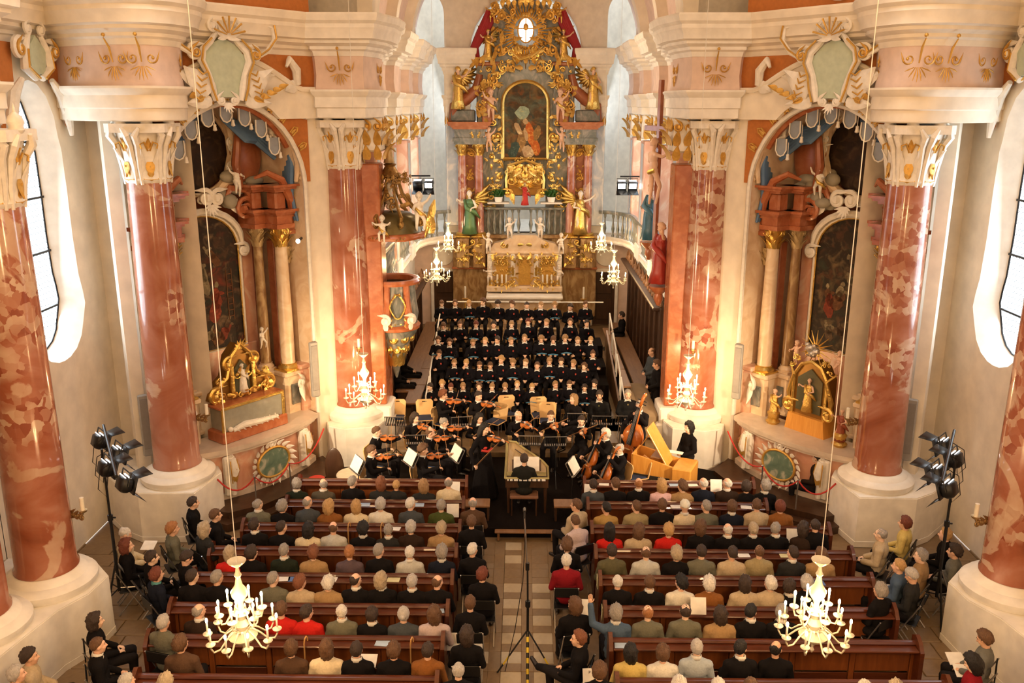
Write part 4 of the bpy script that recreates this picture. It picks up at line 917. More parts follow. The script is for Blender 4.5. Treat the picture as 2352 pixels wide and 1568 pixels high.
    part('painted_figures', fg, [paint('oil_strokes', (c, tuple(v*.45 for v in c), tuple(min(1, v*1.3) for v in c)), 5, 3) for c in cols], smooth=0, kind='stuff')
    fm = MB(); pts = [(x, yb-.06, z) for x, z in shp]; fm.tube(pts+[pts[0]], .045, 4); part('picture_frame', fm, STUCCO, smooth=30)
    fm = MB(); fm.tube([(cx+(x-cx)*.95, yb-.075, zb+(z-zb)*.985+.02) for x, z in shp]+[(cx-hw*.95, yb-.075, zb+.02)], .02, 4); part('gilded_fillet', fm, GOLD, smooth=30)
    m = MB(); m.tube([(cx-hw*1.05, yb-.12, zt-.30)]+[(x, yb-.14, z+.06) for x, z in arc(cx, zt-.30, hw*1.02, .76, 165, 15, 12)]+[(cx+hw*1.05, yb-.12, zt-.30)], [.05]+[.075]*13+[.05], 6)
    for q in (-1, 1): scroll(m, T_(cx+q*hw*1.05, yb-.14, zt-.45) @ S_(q, 1, 1), .30, 1.3, .14)
    part('stucco_archivolt', m, STUCCO)
    # backing wall strips in pink marble beside painting
    for q in (-1, 1):
        m = MB(); m.bbox(cx+q*(hw+.22), yb+.05, 4.2, .34, .12, 3.4, .02); part('marble_backing', m, PINKM, smooth=30)
    m = MB(); m.bbox(cx, yb+.02, 2.3, 2.5, .2, 1.65, .02); part('marble_backing', m, PINKM, smooth=30)
    # upper zone: red field, oval picture with cream frame, clouds, putti
    m = MB(); m.ell((cx-X(.08), 1.36, 7.62), (.98, .05, .92), 32, 18); ov = part('oval_painting', m, PAINTO)
    m = MB(); pts = [(cx-X(.08)+1.02*math.cos(a)*(1-.08*math.sin(a)), 1.30, 7.62+.96*math.sin(a)) for a in [k*PI/18 for k in range(37)]]; m.tube(pts, .05, 6)
    m.tube([(cx+X(.55), 1.25, 8.55), (cx+X(.86), 1.2, 8.1), (cx+X(.95), 1.2, 7.5), (cx+X(.8), 1.2, 7.0), (cx+X(.4), 1.22, 6.66)], [.06, .12, .16, .17, .08], 8)
    m.tube([(cx-X(.2), 1.25, 6.65), (cx-X(.6), 1.2, 6.8), (cx-X(.85), 1.2, 7.2)], [.10, .15, .05], 8); part('oval_frame', m, CREAMM)
    m = MB()
    for k in range(9): a = r.uniform(0, 6.28); scroll(m, T_(cx+X(.9)*math.cos(a)*.95, 1.12, 7.6+1.02*math.sin(a)) @ R_('Y', r.uniform(0, 360)), .22, 1.2, .12)
    part('stucco_scroll', m, STUCCO)
    m = MB()
    for k in range(11): m.ell((X(.72)+X(r.uniform(-.3, .5)), 1.1+r.uniform(-.1, .2), 6.6+r.uniform(-.15, .45)), (r.uniform(.14, .26), .13, r.uniform(.12, .2)), 12, 8)
    part('stucco_cloud', m, CLOUDM)
    m = MB(); m.ell((X(1.12), 1.15, 7.55), (.42, .15, .75), 16, 12); m.tube([(X(.75), .9, 6.8), (X(.62), .85, 7.3), (X(.72), .85, 7.9), (X(.9), .9, 8.3)], [.06, .10, .08, .03], 8); part('red_marble_field', m, BROWNR)
    statue('putto0', T_(X(.62), .85, 6.55) @ R_('Z', 180-X(20)), .42, STUCCO, GOLD if s > 0 else None, t, name='putto'); statue('putto2', T_(X(1.3), .4, 7.55) @ R_('Z', 150), .40, STUCCO, None, t, name='putto')
    if s > 0: statue('putto1', T_(X(-1.05), .75, 7.75) @ R_('Z', 190), .42, STUCCO, None, t, name='putto')
    m = MB(); scroll(m, T_(cx+X(.0), 1.0, 6.62), .34, 1.3, .14); scroll(m, T_(cx+X(.3), 1.0, 6.6) @ S_(-1, 1, 1), .34, 1.3, .14); shell(m, T_(cx+X(.12), .98, 6.45) @ R_('X', 180) @ S_(1, -1, 1), .26); part('stucco_cartouche', m, STUCCO)
    # lambrequin with tassels and swags at the arch head
    for q in (-1, 1):
        m = MB()
        for k in range(5): m.tube([(q*.30, .8, 8.45-.04*k), (q*(.75), .75-.04*k, 8.12-.07*k), (q*1.1, .72, 8.05-.06*k), (q*1.5, .6, 7.8-.1*k)], [.03, .08, .09, .05], 6)
        part('blue_drapery', m, BLUED)
    for k in range(7):
        a = -54+18*k; x = 1.45*math.sin(math.radians(a)); z = 6.75+1.72*math.cos(math.radians(a))
        m = MB(); P = [(-.13, .12), (.13, .12), (.14, -.12), (.08, -.22), (0, -.25), (-.08, -.22), (-.14, -.12)]; m.prism(P, 0, .03, 0, T_(x, .22, z) @ R_('X', 90)); lo = part('lambrequin_tab', m, LACE, smooth=0)
        m = MB(); m.tube([(x+px, .17, z+pz) for px, pz in P[1:]+P[:1]], .016, 5); m.build('tab_edging', STUCCO, lo)
        m = MB(); m.lathe([(.01, 0), (.045, .02), (.03, .1), (.035, .13), (.01, .15)], 8, at=(x+.17, .2, z-.34)); m.tube([(x+.17, .2, z-.2), (x+.17, .2, z+.05)], .008, 4); part('tassel', m, STUCCO)
    m = MB(); m.tube([(x*.985, .2, AZ+(z-AZ)*.985) for x, z in arc(0, AZ, AR, AH-AZ, 150, 30, 16)], .07, 6); part('red_arch_border', m, REDP)
    return t, part, X, cx
def altar_extra_left(t, part, X, cx):
    # gilded triangular reliquary and glass shrine with a lying figure
    T = T_(cx, .55, .28)
    m = MB(); P = [(-.75, 2.0), (-.6, 2.35), (-.38, 2.5), (-.25, 2.95), (0, 3.2), (.25, 2.95), (.38, 2.5), (.6, 2.35), (.75, 2.0)]; m.prism(P, 0, .3, 0, T @ R_('X', 90) ); part('tabernacle_body', m, pbr('dark_gilding', (.30, .15, .03), .4, .6), smooth=30)
    m = MB(); m.tube([T @ V((x, -.33, z)) for x, z in P], .05, 6)
    for q in (-1, 1):
        scroll(m, T @ T_(q*.68, -.34, 2.15) @ S_(q, 1, 1), .36, 1.3, .12); scroll(m, T @ T_(q*.32, -.34, 2.8) @ S_(q, 1, 1), .3, 1.3, .12); m.bbox(cx+q*.28, .18, 2.68, .09, .1, .75, .02)
    rocaille(m, T @ T_(0, -.36, 2.3), 1.4, .6, 4, 0, 7); shell(m, T @ T_(0, -.34, 3.1), .25); part('gilded_carving', m, GOLD)
    m = MB(); m.prism([(-.2, 2.05), (-.22, 2.6), (0, 2.85), (.22, 2.6), (.2, 2.05)], 0, .02, 0, T @ T_(0, -.31, 0) @ R_('X', 90)); part('tabernacle_picture', m, pbr('tabernacle_glass', (.10, .10, .06), .15))
    statue('angel0', T @ T_(0, -.36, 2.08) @ R_('Z', 180), .38, STUCCO, STUCCO, t, name='figurine')
    m = MB(); m.bbox(cx, .1, 1.58, 1.75, .6, .26, .03); m.bbox(cx, .12, 2.24, 1.7, .5, .07, .02); part('shrine_base', m, REDP, smooth=30)
    m = MB(); m.bbox(cx, .12, 1.96, 1.55, .5, .5, .01); part('shrine_glass', m, pbr('shrine_glass', (.35, .34, .28), .1, coat=1), smooth=30)
    m = MB()
    for q in (-.8, .8): m.bbox(cx+q, -.13, 1.96, .07, .06, .55, .01)
    m.bbox(cx, -.14, 2.24, 1.65, .06, .06, .01); part('shrine_frame', m, GOLD, smooth=30)
    m = MB(); m.tube([(cx-.6, -.17, 1.72), (cx-.3, -.18, 1.78), (cx+.1, -.18, 1.74), (cx+.6, -.17, 1.72)], [.05, .08, .07, .04], 8); m.ell((cx-.66, -.17, 1.76), .06)
    for k in range(8): m.tube([(cx-.55+.15*k, -.21, 1.82), (cx-.5+.15*k, -.22, 1.7), (cx-.44+.15*k, -.2, 1.66)], .012, 4)
    part('reclining_relic_figure', m, STUCCO)
    statue('putto1', T_(X(.95), .8, 3.0) @ R_('Z', 180), .3, STUCCO, None, t, name='putto')
def altar_extra_right(t, part, X, cx):
    T = T_(cx+X(.05), .62, 0)
    m = MB(); P = [(-.42, 1.85), (-.42, 2.75), (-.25, 3.02), (0, 3.12), (.25, 3.02), (.42, 2.75), (.42, 1.85)]; m.prism(P, 0, .35, 0, T @ R_('X', 90)); part('tabernacle_body', m, pbr('dark_gilding', (.30, .15, .03), .4, .6), smooth=30)
    m = MB(); m.tube([T @ V((x, -.37, z)) for x, z in P], .045, 6)
    for q in (-1, 1):
        m.tube([T @ V((q*.5, -.3, 1.85)), T @ V((q*.55, -.35, 2.3)), T @ V((q*.42, -.4, 2.75)), T @ V((q*.6, -.3, 2.95))], [.03, .06, .04, .02], 6); scroll(m, T @ T_(q*.5, -.38, 2.0) @ S_(q, 1, 1), .3, 1.3, .14)
    rocaille(m, T @ T_(0, -.36, 3.12), 1.0, .4, 8, 0, 5); part('gilded_carving', m, GOLD)
    m = MB(); m.prism([(-.32, 1.95), (-.32, 2.7), (0, 2.95), (.32, 2.7), (.32, 1.95)], 0, .02, 0, T @ T_(0, -.36, 0) @ R_('X', 90)); part('tabernacle_glass', m, pbr('tabernacle_glass', (.10, .10, .06), .15))
    statue('angel0', T @ T_(.02, -.42, 1.95) @ R_('Z', 180), .45, FLESH, GOLD, t, name='figurine')
    m = MB(); m.prism([(-.52, 1.46), (-.46, 1.85), (.46, 1.85), (.52, 1.46)], 0, .55, 0, T @ T_(0, .1, 0) @ R_('X', 90)); part('tabernacle_plinth', m, HONEY, smooth=30)
    m = MB(); 
    for k in range(9): m.ell(T @ V((random.uniform(-.22, .22), -.3, 3.35+random.uniform(-.12, .15))), random.uniform(.05, .09), 8, 6)
    part('silver_cloud', m, pbr('silver_leaf', (.6, .58, .55), .3, .8))
    m = MB()
    for k in range(16): a = k*2*PI/16; m.tube([T @ V((.1*math.cos(a), -.28, 3.4+.1*math.sin(a))), T @ V((.42*math.cos(a), -.26, 3.4+.42*math.sin(a)))], [.02, .004], 4)
    part('gilded_rays', m, GOLD)
    for q in (-1, 1):
        statue('putto%d' % (0 if q > 0 else 1), T @ T_(q*.55, -.2, 2.85) @ R_('Z', 180), .33, FLESH, None, t, name='putto')
        m = MB(); m.lathe([(.13, 0), (.17, .06), (.1, .12), (.15, .26), (.08, .32)], 12, at=(cx+q*.88, .15, 1.46)); part('bust_socle', m, GOLD)
        statue('angel%d' % (0 if q > 0 else 1), T_(cx+q*.88, .15, 1.55) @ R_('Z', 180), .42, FLESH, pbr('painted_robe', (.30, .07, .03), .4, bump=(10, .2)) if q > 0 else GOLD, t, name='bust')
for s, sd in ((-1, 'left'), (1, 'right')):
    a = side_altar(s, sd); (altar_extra_left if s < 0 else altar_extra_right)(*a)
    # cartouche above the arch
    T = bay_T(s)
    c = thing('cartouche', 'large stucco cartouche with pale green field over the %s side altar arch' % sd, 'ornament', (s*6.09, 18.74, 0), math.radians(53.4)*(-s)); mir = -s; cx = -.32*mir
    P = [(-.33, 8.72), (-.42, 9.15), (-.52, 9.48), (-.28, 9.72), (0, 9.85), (.28, 9.72), (.52, 9.48), (.42, 9.15), (.33, 8.72)]
    m = MB(); m.prism([(cx+x, z) for x, z in P], 0, .08, 0, T_(0, -.28, 0) @ R_('X', 90)); m.build('green_field', GREENP, c, smooth=0)
    for q in (-1, 1):
        m = MB(); m.tube([(cx+q*x, -.40, z) for x, z in ((.30, 8.65), (.36, 8.9), (.42, 9.15), (.55, 9.4), (.50, 9.6), (.32, 9.75), (.15, 9.95))], [.05, .08, .06, .08, .07, .06, .05], 8); scroll(m, T_(cx+q*.68, -.40, 9.55) @ S_(q, 1, 1), .30, 1.3, .14); scroll(m, T_(cx+q*.25, -.44, 10.05) @ S_(q, 1, 1), .24, 1.2, .14)
        m.tube([(cx+q*x, -.42, z) for x, z in ((.75, 9.5), (1.0, 9.62), (1.2, 9.85), (1.18, 10.1), (1.05, 10.12))], [.04, .05, .05, .04, .02], 7)
        leaf(m, T_(cx+q*.45, -.42, 8.8) @ R_('Y', q*50), .75, .24, .1); leaf(m, T_(cx+q*.5, -.38, 9.0) @ R_('Y', q*75), .65, .20, .1); leaf(m, T_(cx+q*.4, -.4, 8.65) @ R_('Y', q*95), .6, .14, .1)
        m.build('stucco_scroll', STUCCO, c)
        m = MB(); m.tube([(cx+q*x, -.50, z) for x, z in ((.33, 8.65), (.42, 8.9), (.47, 9.15), (.60, 9.4), (.54, 9.65), (.34, 9.82))], .022, 5)
        for k in range(5): m.tube([(cx+q*(.48+.03*k), -.5, 9.2-.12*k), (cx+q*(.62+.03*k), -.52, 9.14-.12*k), (cx+q*(.7+.03*k), -.48, 9.24-.12*k)], [.012, .022, .01], 5)
        scroll(m, T_(cx+q*.68, -.47, 9.55) @ S_(q, 1, 1), .22, 1.2, .10); m.tube([(cx+q*x, -.48, z) for x, z in ((.80, 9.55), (1.02, 9.68), (1.22, 9.9), (1.18, 10.15))], .02, 5)
        for k in range(5): leaf(m, T_(cx+q*(.6+.16*k), -.44, 8.72+.05*k) @ R_('Y', q*(120-12*k)), .20, .06, .3)
        m.build('gilded_edge', GOLDM, c)
    m = MB(); shell(m, T_(cx, -.50, 9.85), .38, 9, 0, 200); m.build('stucco_shell', STUCCO, c)
    m = MB()
    for k in range(7): a = -75+25*k; m.tube([T_(cx, -.58, 9.88) @ R_('Y', a) @ V((0, 0, .05)), T_(cx, -.62, 9.88) @ R_('Y', a) @ V((0, -.0, .36))], [.01, .022], 5)
    m.build('gilded_rib', GOLDM, c)
    m = MB(); shell(m, T_(cx, -.36, 8.6) @ R_('X', 180) @ S_(1, -1, 1), .2); scroll(m, T_(cx+.15, -.38, 8.66), .2, 1.2, .14); scroll(m, T_(cx-.15, -.38, 8.66) @ S_(-1, 1, 1), .2, 1.2, .14); m.build('stucco_keystone', STUCCO, c)
    # gilded chain along the archivolt
    for k in range(12):
        a = math.radians(28+124*k/11); m = MB(); TT = T_(1.93*math.cos(a), -.12, AZ+(AH-AZ+.13)*math.sin(a)) @ R_('Y', 90-math.degrees(a)); m.tube([TT @ V((-.05, 0, -.1)), TT @ V((-.06, 0, .06)), TT @ V((0, -.02, .12)), TT @ V((.06, 0, .06)), TT @ V((.05, 0, -.1))], .018, 5); leaf(m, TT @ T_(0, 0, -.08), .16, .03, .1); m.build('gilded_drop', GOLDM, c)
    # two white horses-like stucco side figures are cloud swags
    for q in (-1, 1):
        m = MB(); m.tube([(q*1.6, -.2, 9.0), (q*1.55, -.25, 9.3), (q*1.35, -.28, 9.5), (q*1.25, -.3, 9.35)], [.08, .10, .08, .03], 8); leaf(m, T_(q*1.6, -.2, 9.0) @ R_('Y', q*-110), .4, .14, .1); m.build('stucco_swag', STUCCO, c)
# cartouches above the tall windows
for s, sd in ((-1, 'left'), (1, 'right')):
    c = thing('cartouche', 'stucco cartouche with green field above the %s tall window' % sd, 'ornament', (s*8.84, 16.3, 0), -PI/2*s)
    m = MB(); m.prism([(-.2, 9.1), (-.3, 9.5), (0, 9.75), (.3, 9.5), (.2, 9.1)], 0, .08, 0, T_(0, -.1, 0) @ R_('X', 90)); m.build('green_field', GREENP, c, smooth=0)
    for q in (-1, 1):
        m = MB(); m.tube([(q*x, -.16, z) for x, z in ((.1, 9.02), (.4, 9.2), (.36, 9.5), (.2, 9.75))], [.06, .09, .08, .05], 8); scroll(m, T_(q*.55, -.16, 9.5) @ S_(q, 1, 1), .34, 1.3, .14); scroll(m, T_(q*.2, -.18, 9.85) @ S_(q, 1, 1), .24, 1.3, .14); m.tube([(q*x, -.12, z) for x, z in ((.5, 9.0), (.8, 8.75), (.95, 8.4), (1.0, 8.0))], [.05, .10, .10, .04], 8); m.build('stucco_scroll', STUCCO, c)
        m = MB(); m.prism([(q*x, z) for x, z in ((.6, 8.95), (1.0, 8.95), (1.05, 9.6), (.55, 9.6))], 0, .03, 0, R_('X', 90)); m.prism([(q*x, z) for x, z in ((1.02, 8.2), (1.12, 8.1), (1.1, 8.7), (.98, 8.75))], 0, .03, 0, R_('X', 90)); m.build('rust_field', RUST, c, smooth=0)
        m = MB(); scroll(m, T_(q*.55, -.22, 9.5) @ S_(q, 1, 1), .25, 1.2, .1); m.tube([(q*x, -.24, z) for x, z in ((.1, 9.02), (.42, 9.2), (.38, 9.5))], .02, 5); m.build('gilded_edge', GOLDM, c)
# ================= HIGH ALTAR =================
ha = thing('high_altar', 'towering high altar with red marble columns, arched painting and gilded figures', 'altar', (0, 32.3, 0))
def hp(name, m, mats, **k): return m.build(name, mats, k.pop('par', ha), **k)
m = MB(); m.bbox(0, .35, 2.4, 5.3, .7, 3.0, .04); m.bbox(0, .3, 2.75, 5.36, .8, .08, .02, mat=1); m.bbox(0, .3, 3.93, 5.5, .95, .14, .03, mat=0); hp('altar_plinth', m, [BROWNM, REDP], smooth=30)
for q in (-1, 1):
    for x in (1.65, 2.25):
        m = MB(); m.bbox(q*x, -.1, 3.35, .46, .5, 1.1, .03); hp('column_pedestal', m, BROWNM, smooth=30)
        m = MB(); rocaille(m, T_(q*x, -.37, 3.35), .36, .8, int(x*10), 0, 5); shell(m, T_(q*x, -.36, 3.65), .16, 5); hp('gilded_panel', m, GOLD)
        m = MB(); m.bbox(q*x, -.1, 3.96, .56, .6, .07, .02); m.lathe([(.24, 0), (.26, .05), (.21, .1)], 18, at=(q*x, -.1, 4.0)); hp('column_base', m, GOLD, smooth=30)
        m = MB(); lcol(m, q*x, -.1, 4.1, 6.85, .175); hp('column_shaft', m, REDM)
        m = MB(); corinth(m, T_(q*x, -.1, 6.78), .15, .45, 0, 0); hp('column_capital', m, GOLD)
    for x in (1.98,):
        m = MB(); m.bbox(q*x, .3, 5.6, .5, .3, 3.3, .02); hp('pilaster', m, BROWNR, smooth=30)
        m = MB(); rocaille(m, T_(q*x, .13, 5.9), .35, 1.8, 77, 0, 7); hp('gilded_panel', m, GOLDM)
    m = MB(); m.bbox(q*1.2, .3, 5.6, .9, .3, 3.4, .02); hp('marble_backing', m, GREYM, smooth=30)
    m = MB(); P = [(7.22, .1, .02), (7.32, .12, .06), (7.44, .3, .0), (7.74, .06, .06), (7.8, .06, .12), (7.86, .08, .2), (7.94, .05, .24)]
    mould(m, min(q*1.42, q*2.5), max(q*1.42, q*2.5), -.32, .5, P[:3], 1); mould(m, min(q*1.42, q*2.5), max(q*1.42, q*2.5), -.32, .5, P[3:], 0); hp('entablature', m, [REDP, GREYM], smooth=30)
    # gable volute with seated angel
    m = MB(); m.tube([(q*2.6, 0, 8.0), (q*2.5, 0, 8.5), (q*2.1, 0, 8.75), (q*1.7, 0, 9.1), (q*1.6, 0, 9.6)], [.12, .2, .22, .2, .12], 10); hp('volute_gable', m, BROWNR)
    m = MB(); m.bbox(q*2.2, .1, 8.2, .9, .5, .42, .05); hp('gable_base', m, GREYM, smooth=30)
    # upper storey piers
    m = MB(); m.bbox(q*1.35, .25, 8.9, .75, .45, 2.1, .04); m.bbox(q*1.35, .22, 9.95, .9, .55, .14, .03, mat=1); m.bbox(q*1.35, .05, 8.6, .35, .4, 1.4, .03, mat=1); hp('upper_pier', m, [GREYM, REDP], smooth=30)
    m = MB(); rocaille(m, T_(q*1.35, -.2, 9.1), .5, 1.3, 31, 0, 8); rocaille(m, T_(q*1.05, -.1, 7.2), .35, .8, 32, 0, 6); rocaille(m, T_(q*1.05, -.1, 5.6), .3, .5, 33, 0, 5); rocaille(m, T_(q*1.75, -.3, 7.55), .5, .3, 34, 0, 4); hp('gilded_carving', m, GOLD, kind='stuff')
m = MB(); m.bbox(0, .42, 8.0, 2.6, .3, 5.2, .03); m.prism([(-1.5, 10.2), (-1.35, 11.0), (-.75, 11.9), (0, 12.2), (.75, 11.9), (1.35, 11.0), (1.5, 10.2)], -.2, .2, 0, T_(0, .45, 0) @ R_('X', 90)); hp('altar_body', m, GREYM, smooth=30)
HP = paint('glory_painting', [(.10, .055, .02), (.12, .15, .10), (.20, .12, .04), (.03, .04, .03), (.22, .07, .015)], 1.2, 8)
shp = [(-.76, 6.7), (-.76, 8.6)]+arc(0, 8.6, .76, .72, 180, 0, 18)[1:-1]+[(.76, 8.6), (.76, 6.7)]
m = MB(); m.prism(shp, 0, .04, 0, T_(0, .2, 0) @ R_('X', 90)); hp('altar_painting', m, HP, label='arched painting with figures in orange and blue under a bright sky')
fg = MB()
for k, (x, z, w_, h_, a, c) in enumerate(((-.1, 8.3, .25, .30, 0, 0), (.15, 7.6, .16, .5, 8, 1), (-.15, 7.3, .15, .5, -10, 2), (.35, 7.15, .16, .45, 15, 1), (-.4, 7.0, .18, .4, -20, 3), (-.25, 7.75, .1, .3, 30, 4), (.1, 6.95, .2, .3, 50, 4), (.42, 7.6, .12, .35, -15, 2), (0, 8.0, .09, .14, 0, 4), (.02, 7.55, .07, .3, 10, 4))):
    fg.prism([(w_*math.cos(q*PI/5)*(1+.2*math.sin(q*2.7+k)), h_*math.sin(q*PI/5)*.8) for q in range(10)], 0, .005+.001*k, c, T_(x, .158, z) @ R_('X', 90) @ R_('Z', a))
hp('painted_figures', fg, [paint('oil_strokes', c, 5, 3) for c in (((.40, .50, .36), (.20, .28, .20), (.45, .42, .22)), ((.60, .14, .02), (.35, .07, .015), (.62, .30, .06)), ((.36, .20, .06), (.16, .08, .03), (.5, .3, .12)), ((.05, .09, .07), (.02, .04, .04), (.10, .14, .10)), ((.62, .42, .22), (.36, .2, .09), (.7, .55, .3)))], smooth=0, kind='stuff')
m = MB(); m.tube([(x*1.06, .1, 6.7+(z-6.7)*1.02) for x, z in shp]+[(-.8, .1, 6.7)], .07, 6); hp('gilded_picture_frame', m, GOLD)
m = MB(); rocaille(m, T_(0, .02, 6.62), 1.3, .3, 12, 0, 5); hp('gilded_carving', m, GOLD)
# shrine with seated madonna under the painting
m = MB(); m.bbox(0, .1, 5.95, 1.25, .4, 1.1, .04); hp('shrine_body', m, pbr('dark_gilding', (.30, .15, .03), .4, .6), smooth=30)
m = MB(); rocaille(m, T_(0, -.12, 6.0), 1.3, 1.2, 15, 0, 12); 
for q in (-1, 1): m.tube([(q*.65, -.1, 5.4), (q*.68, -.12, 6.0), (q*.55, -.12, 6.5), (0, -.14, 6.66)], .05, 6)
for k in range(18): a = PI*k/17; m.tube([(.15*math.cos(a), -.18, 5.7+.15*math.sin(a)), (.55*math.cos(a), -.16, 5.7+.6*math.sin(a))], [.02, .006], 4)
hp('gilded_carving', m, GOLD)
statue('angel0', T_(0, -.28, 5.05) @ R_('Z', 180), .48, pbr('dull_gilding', (.55, .40, .20), .5, .4), REDC, ha, name='madonna_figure')
for q in (-1, 1):
    m = MB(); m.bbox(q*.95, -.05, 5.15, .8, .4, .06, .02); hp('white_shelf', m, WHITE, smooth=30)
    pl = thing('potted_plant', 'round green potted plant %s of the gilded shrine on the high altar' % ('left' if q < 0 else 'right'), 'plant', (q*.95, 32.1, 5.18)); mm = MB(); mm.lathe([(.08, 0), (.12, .02), (.15, .2), (.13, .2)], 12); mm.build('pot', WHITE, pl)
    mm = MB(); rr_ = random.Random(5)
    for k in range(60): leaf(mm, T_(rr_.uniform(-.12, .12), rr_.uniform(-.1, .1), .2) @ R_('Z', rr_.uniform(0, 360)) @ R_('X', rr_.uniform(-70, 70)), .28, .05, .2)
    mm.build('foliage', GREEN, pl, kind='stuff')
# marble balustrade between the columns
m = MB(); m.bbox(0, -.05, 4.95, 2.9, .3, .08, .02); hp('balustrade_rail', m, GREYM, smooth=30)
bb = MB(); bb.lathe([(.05, 0), (.06, .05), (.03, .12), (.075, .35), (.035, .6), (.03, .75), (.06, .85), (.06, .9)], 8)
b0 = None
for k in range(13):
    x = -1.32+.22*k
    if abs(x) < .12: continue
    if b0 is None: b0 = hp('baluster', bb, GREYM); b0.location = (x, -.05, 4.02)
    else: link('baluster', b0.data, ha).location = (x, -.05, 4.02)
m = MB(); clutter(m, .85, 1.35, 4.9, 6.9, .1, 26, 1, .18); clutter(m, .85, 1.3, 7.1, 9.9, -.05, 30, 2, .2); hp('gilded_carving', m, GOLD, kind='stuff')
m = MB(); clutter(m, 1.05, 1.8, 8.1, 10.2, -.12, 26, 3, .24); clutter(m, 0, 1.0, 9.75, 10.5, -.1, 18, 4, .24); hp('gilded_carving', m, GOLDM, kind='stuff')
m = MB(); clutter(m, 1.5, 2.5, 2.9, 3.8, -.34, 20, 6, .16); clutter(m, .2, 1.2, 2.1, 3.9, -.66, 34, 7, .17); hp('gilded_carving', m, GOLD, kind='stuff')
m = MB(); clutter(m, 1.75, 2.2, 4.2, 7.0, .12, 24, 8, .18); hp('gilded_carving', m, GOLDM, kind='stuff')
# standing saints between the columns, angels, putti, glory
GR = pbr('green_gold_robe', (.10, .20, .08), .4, .3)
for q in (-1, 1):
    statue('angel%d' % (0 if q < 0 else 1), T_(q*1.98, -.42, 4.0) @ R_('Z', 180+q*20), .92, pbr('white_flesh', (.80, .70, .58), .5), GOLD if q > 0 else GR, ha, wings=True, name='angel_figure')
    statue('angel%d' % (1 if q < 0 else 0), T_(q*2.35, -.2, 8.35) @ R_('Z', 180+q*15), .85, FLESH, GOLD, ha, wings=True, hairm=GOLD, name='angel_figure')
    statue('putto%d' % (0 if q < 0 else 1), T_(q*1.2, -.35, 7.95) @ R_('Z', 180), .62, FLESH, GOLD, ha, name='putto')
    statue('putto%d' % (1 if q < 0 else 0), T_(q*1.3, -.2, 6.9) @ R_('Z', 180), .5, FLESH, None, ha, name='putto')
    statue('angel%d' % (0 if q < 0 else 1), T_(q*1.3, -.1, 10.0) @ R_('Z', 180), .62, FLESH, GOLD, ha, wings=True, hairm=GOLD, name='angel_figure')
    m = MB()
    for k in range(4): m.tube([(q*(1.0+.1*k), .1-.05*k, 11.7), (q*(1.35+.08*k), .05, 11.1-.05*k), (q*(1.75+.02*k), .1, 10.5), (q*(1.6+.1*k), .1, 9.9)], [.06, .14, .12, .04], 8)
    hp('red_drapery', m, pbr('crimson_drapery', (.34, .012, .02), .6))
    statue('putto2', T_(q*1.15, -.05, 11.1) @ R_('Z', 180), .45, GOLD, None, ha, name='putto')
m = MB(); m.ell((0, -.1, 11.05), (.26, .06, .40), 20, 12); g0 = hp('glory_window', m, pbr('bright_glass', (1, 1, 1), .5, emit=(1, .96, 1), es=5), label='small oval window letting daylight through the gilded glory')
m = MB(); m.tube([(.27*math.cos(a), -.13, 11.05+.41*math.sin(a)) for a in [k*PI/10 for k in range(21)]], .03, 6); m.tube([(0, -.17, 10.65), (0, -.17, 11.45)], .02, 5); m.tube([(-.25, -.17, 11.1), (.25, -.17, 11.1)], .02, 5); m.ell((0, -.18, 11.15), (.09, .03, .12), 10, 6); hp('window_bars', m, GOLDM)
m = MB(); rr_ = random.Random(2)
for k in range(44):
    a = k*2*PI/44; L = rr_.uniform(.75, 1.15); m.tube([(.42*math.cos(a), .05, 11.0+.5*math.sin(a)), (L*math.cos(a), .0, 11.0+L*1.05*math.sin(a))], [.035, .012], 4)
hp('gilded_rays', m, GOLD)
m = MB()
for k in range(26): a = rr_.uniform(0, 6.28); R = rr_.uniform(.5, .9); m.ell((R*math.cos(a), -.05, 11.0+R*math.sin(a)), rr_.uniform(.04, .08), 8, 6)
clutter(m, .35, 1.1, 10.3, 11.9, -.12, 34, 5, .22)
hp('gilded_cloud', m, GOLDM, kind='stuff')
m = MB(); m.tube([(-.5, -.3, 10.35), (-.2, -.32, 10.1), (.2, -.34, 10.2), (.5, -.3, 10.4)], [.04, .07, .07, .03], 8); rocaille(m, T_(0, -.2, 10.0), 1.7, .8, 22, 0, 12); hp('gilded_carving', m, GOLD)
m = MB(); m.tube([(-.75, -.2, 12.0), (-.3, -.3, 12.2), (.3, -.3, 12.2), (.75, -.2, 12.0)], .08, 6); shell(m, T_(0, -.3, 11.95), .4, 9)
for k in range(9): leaf(m, T_(-.8+.2*k, -.3, 12.0) @ R_('X', 180) @ S_(1, -1, 1), .25, .08, .1)
hp('gilded_canopy', m, GOLD)
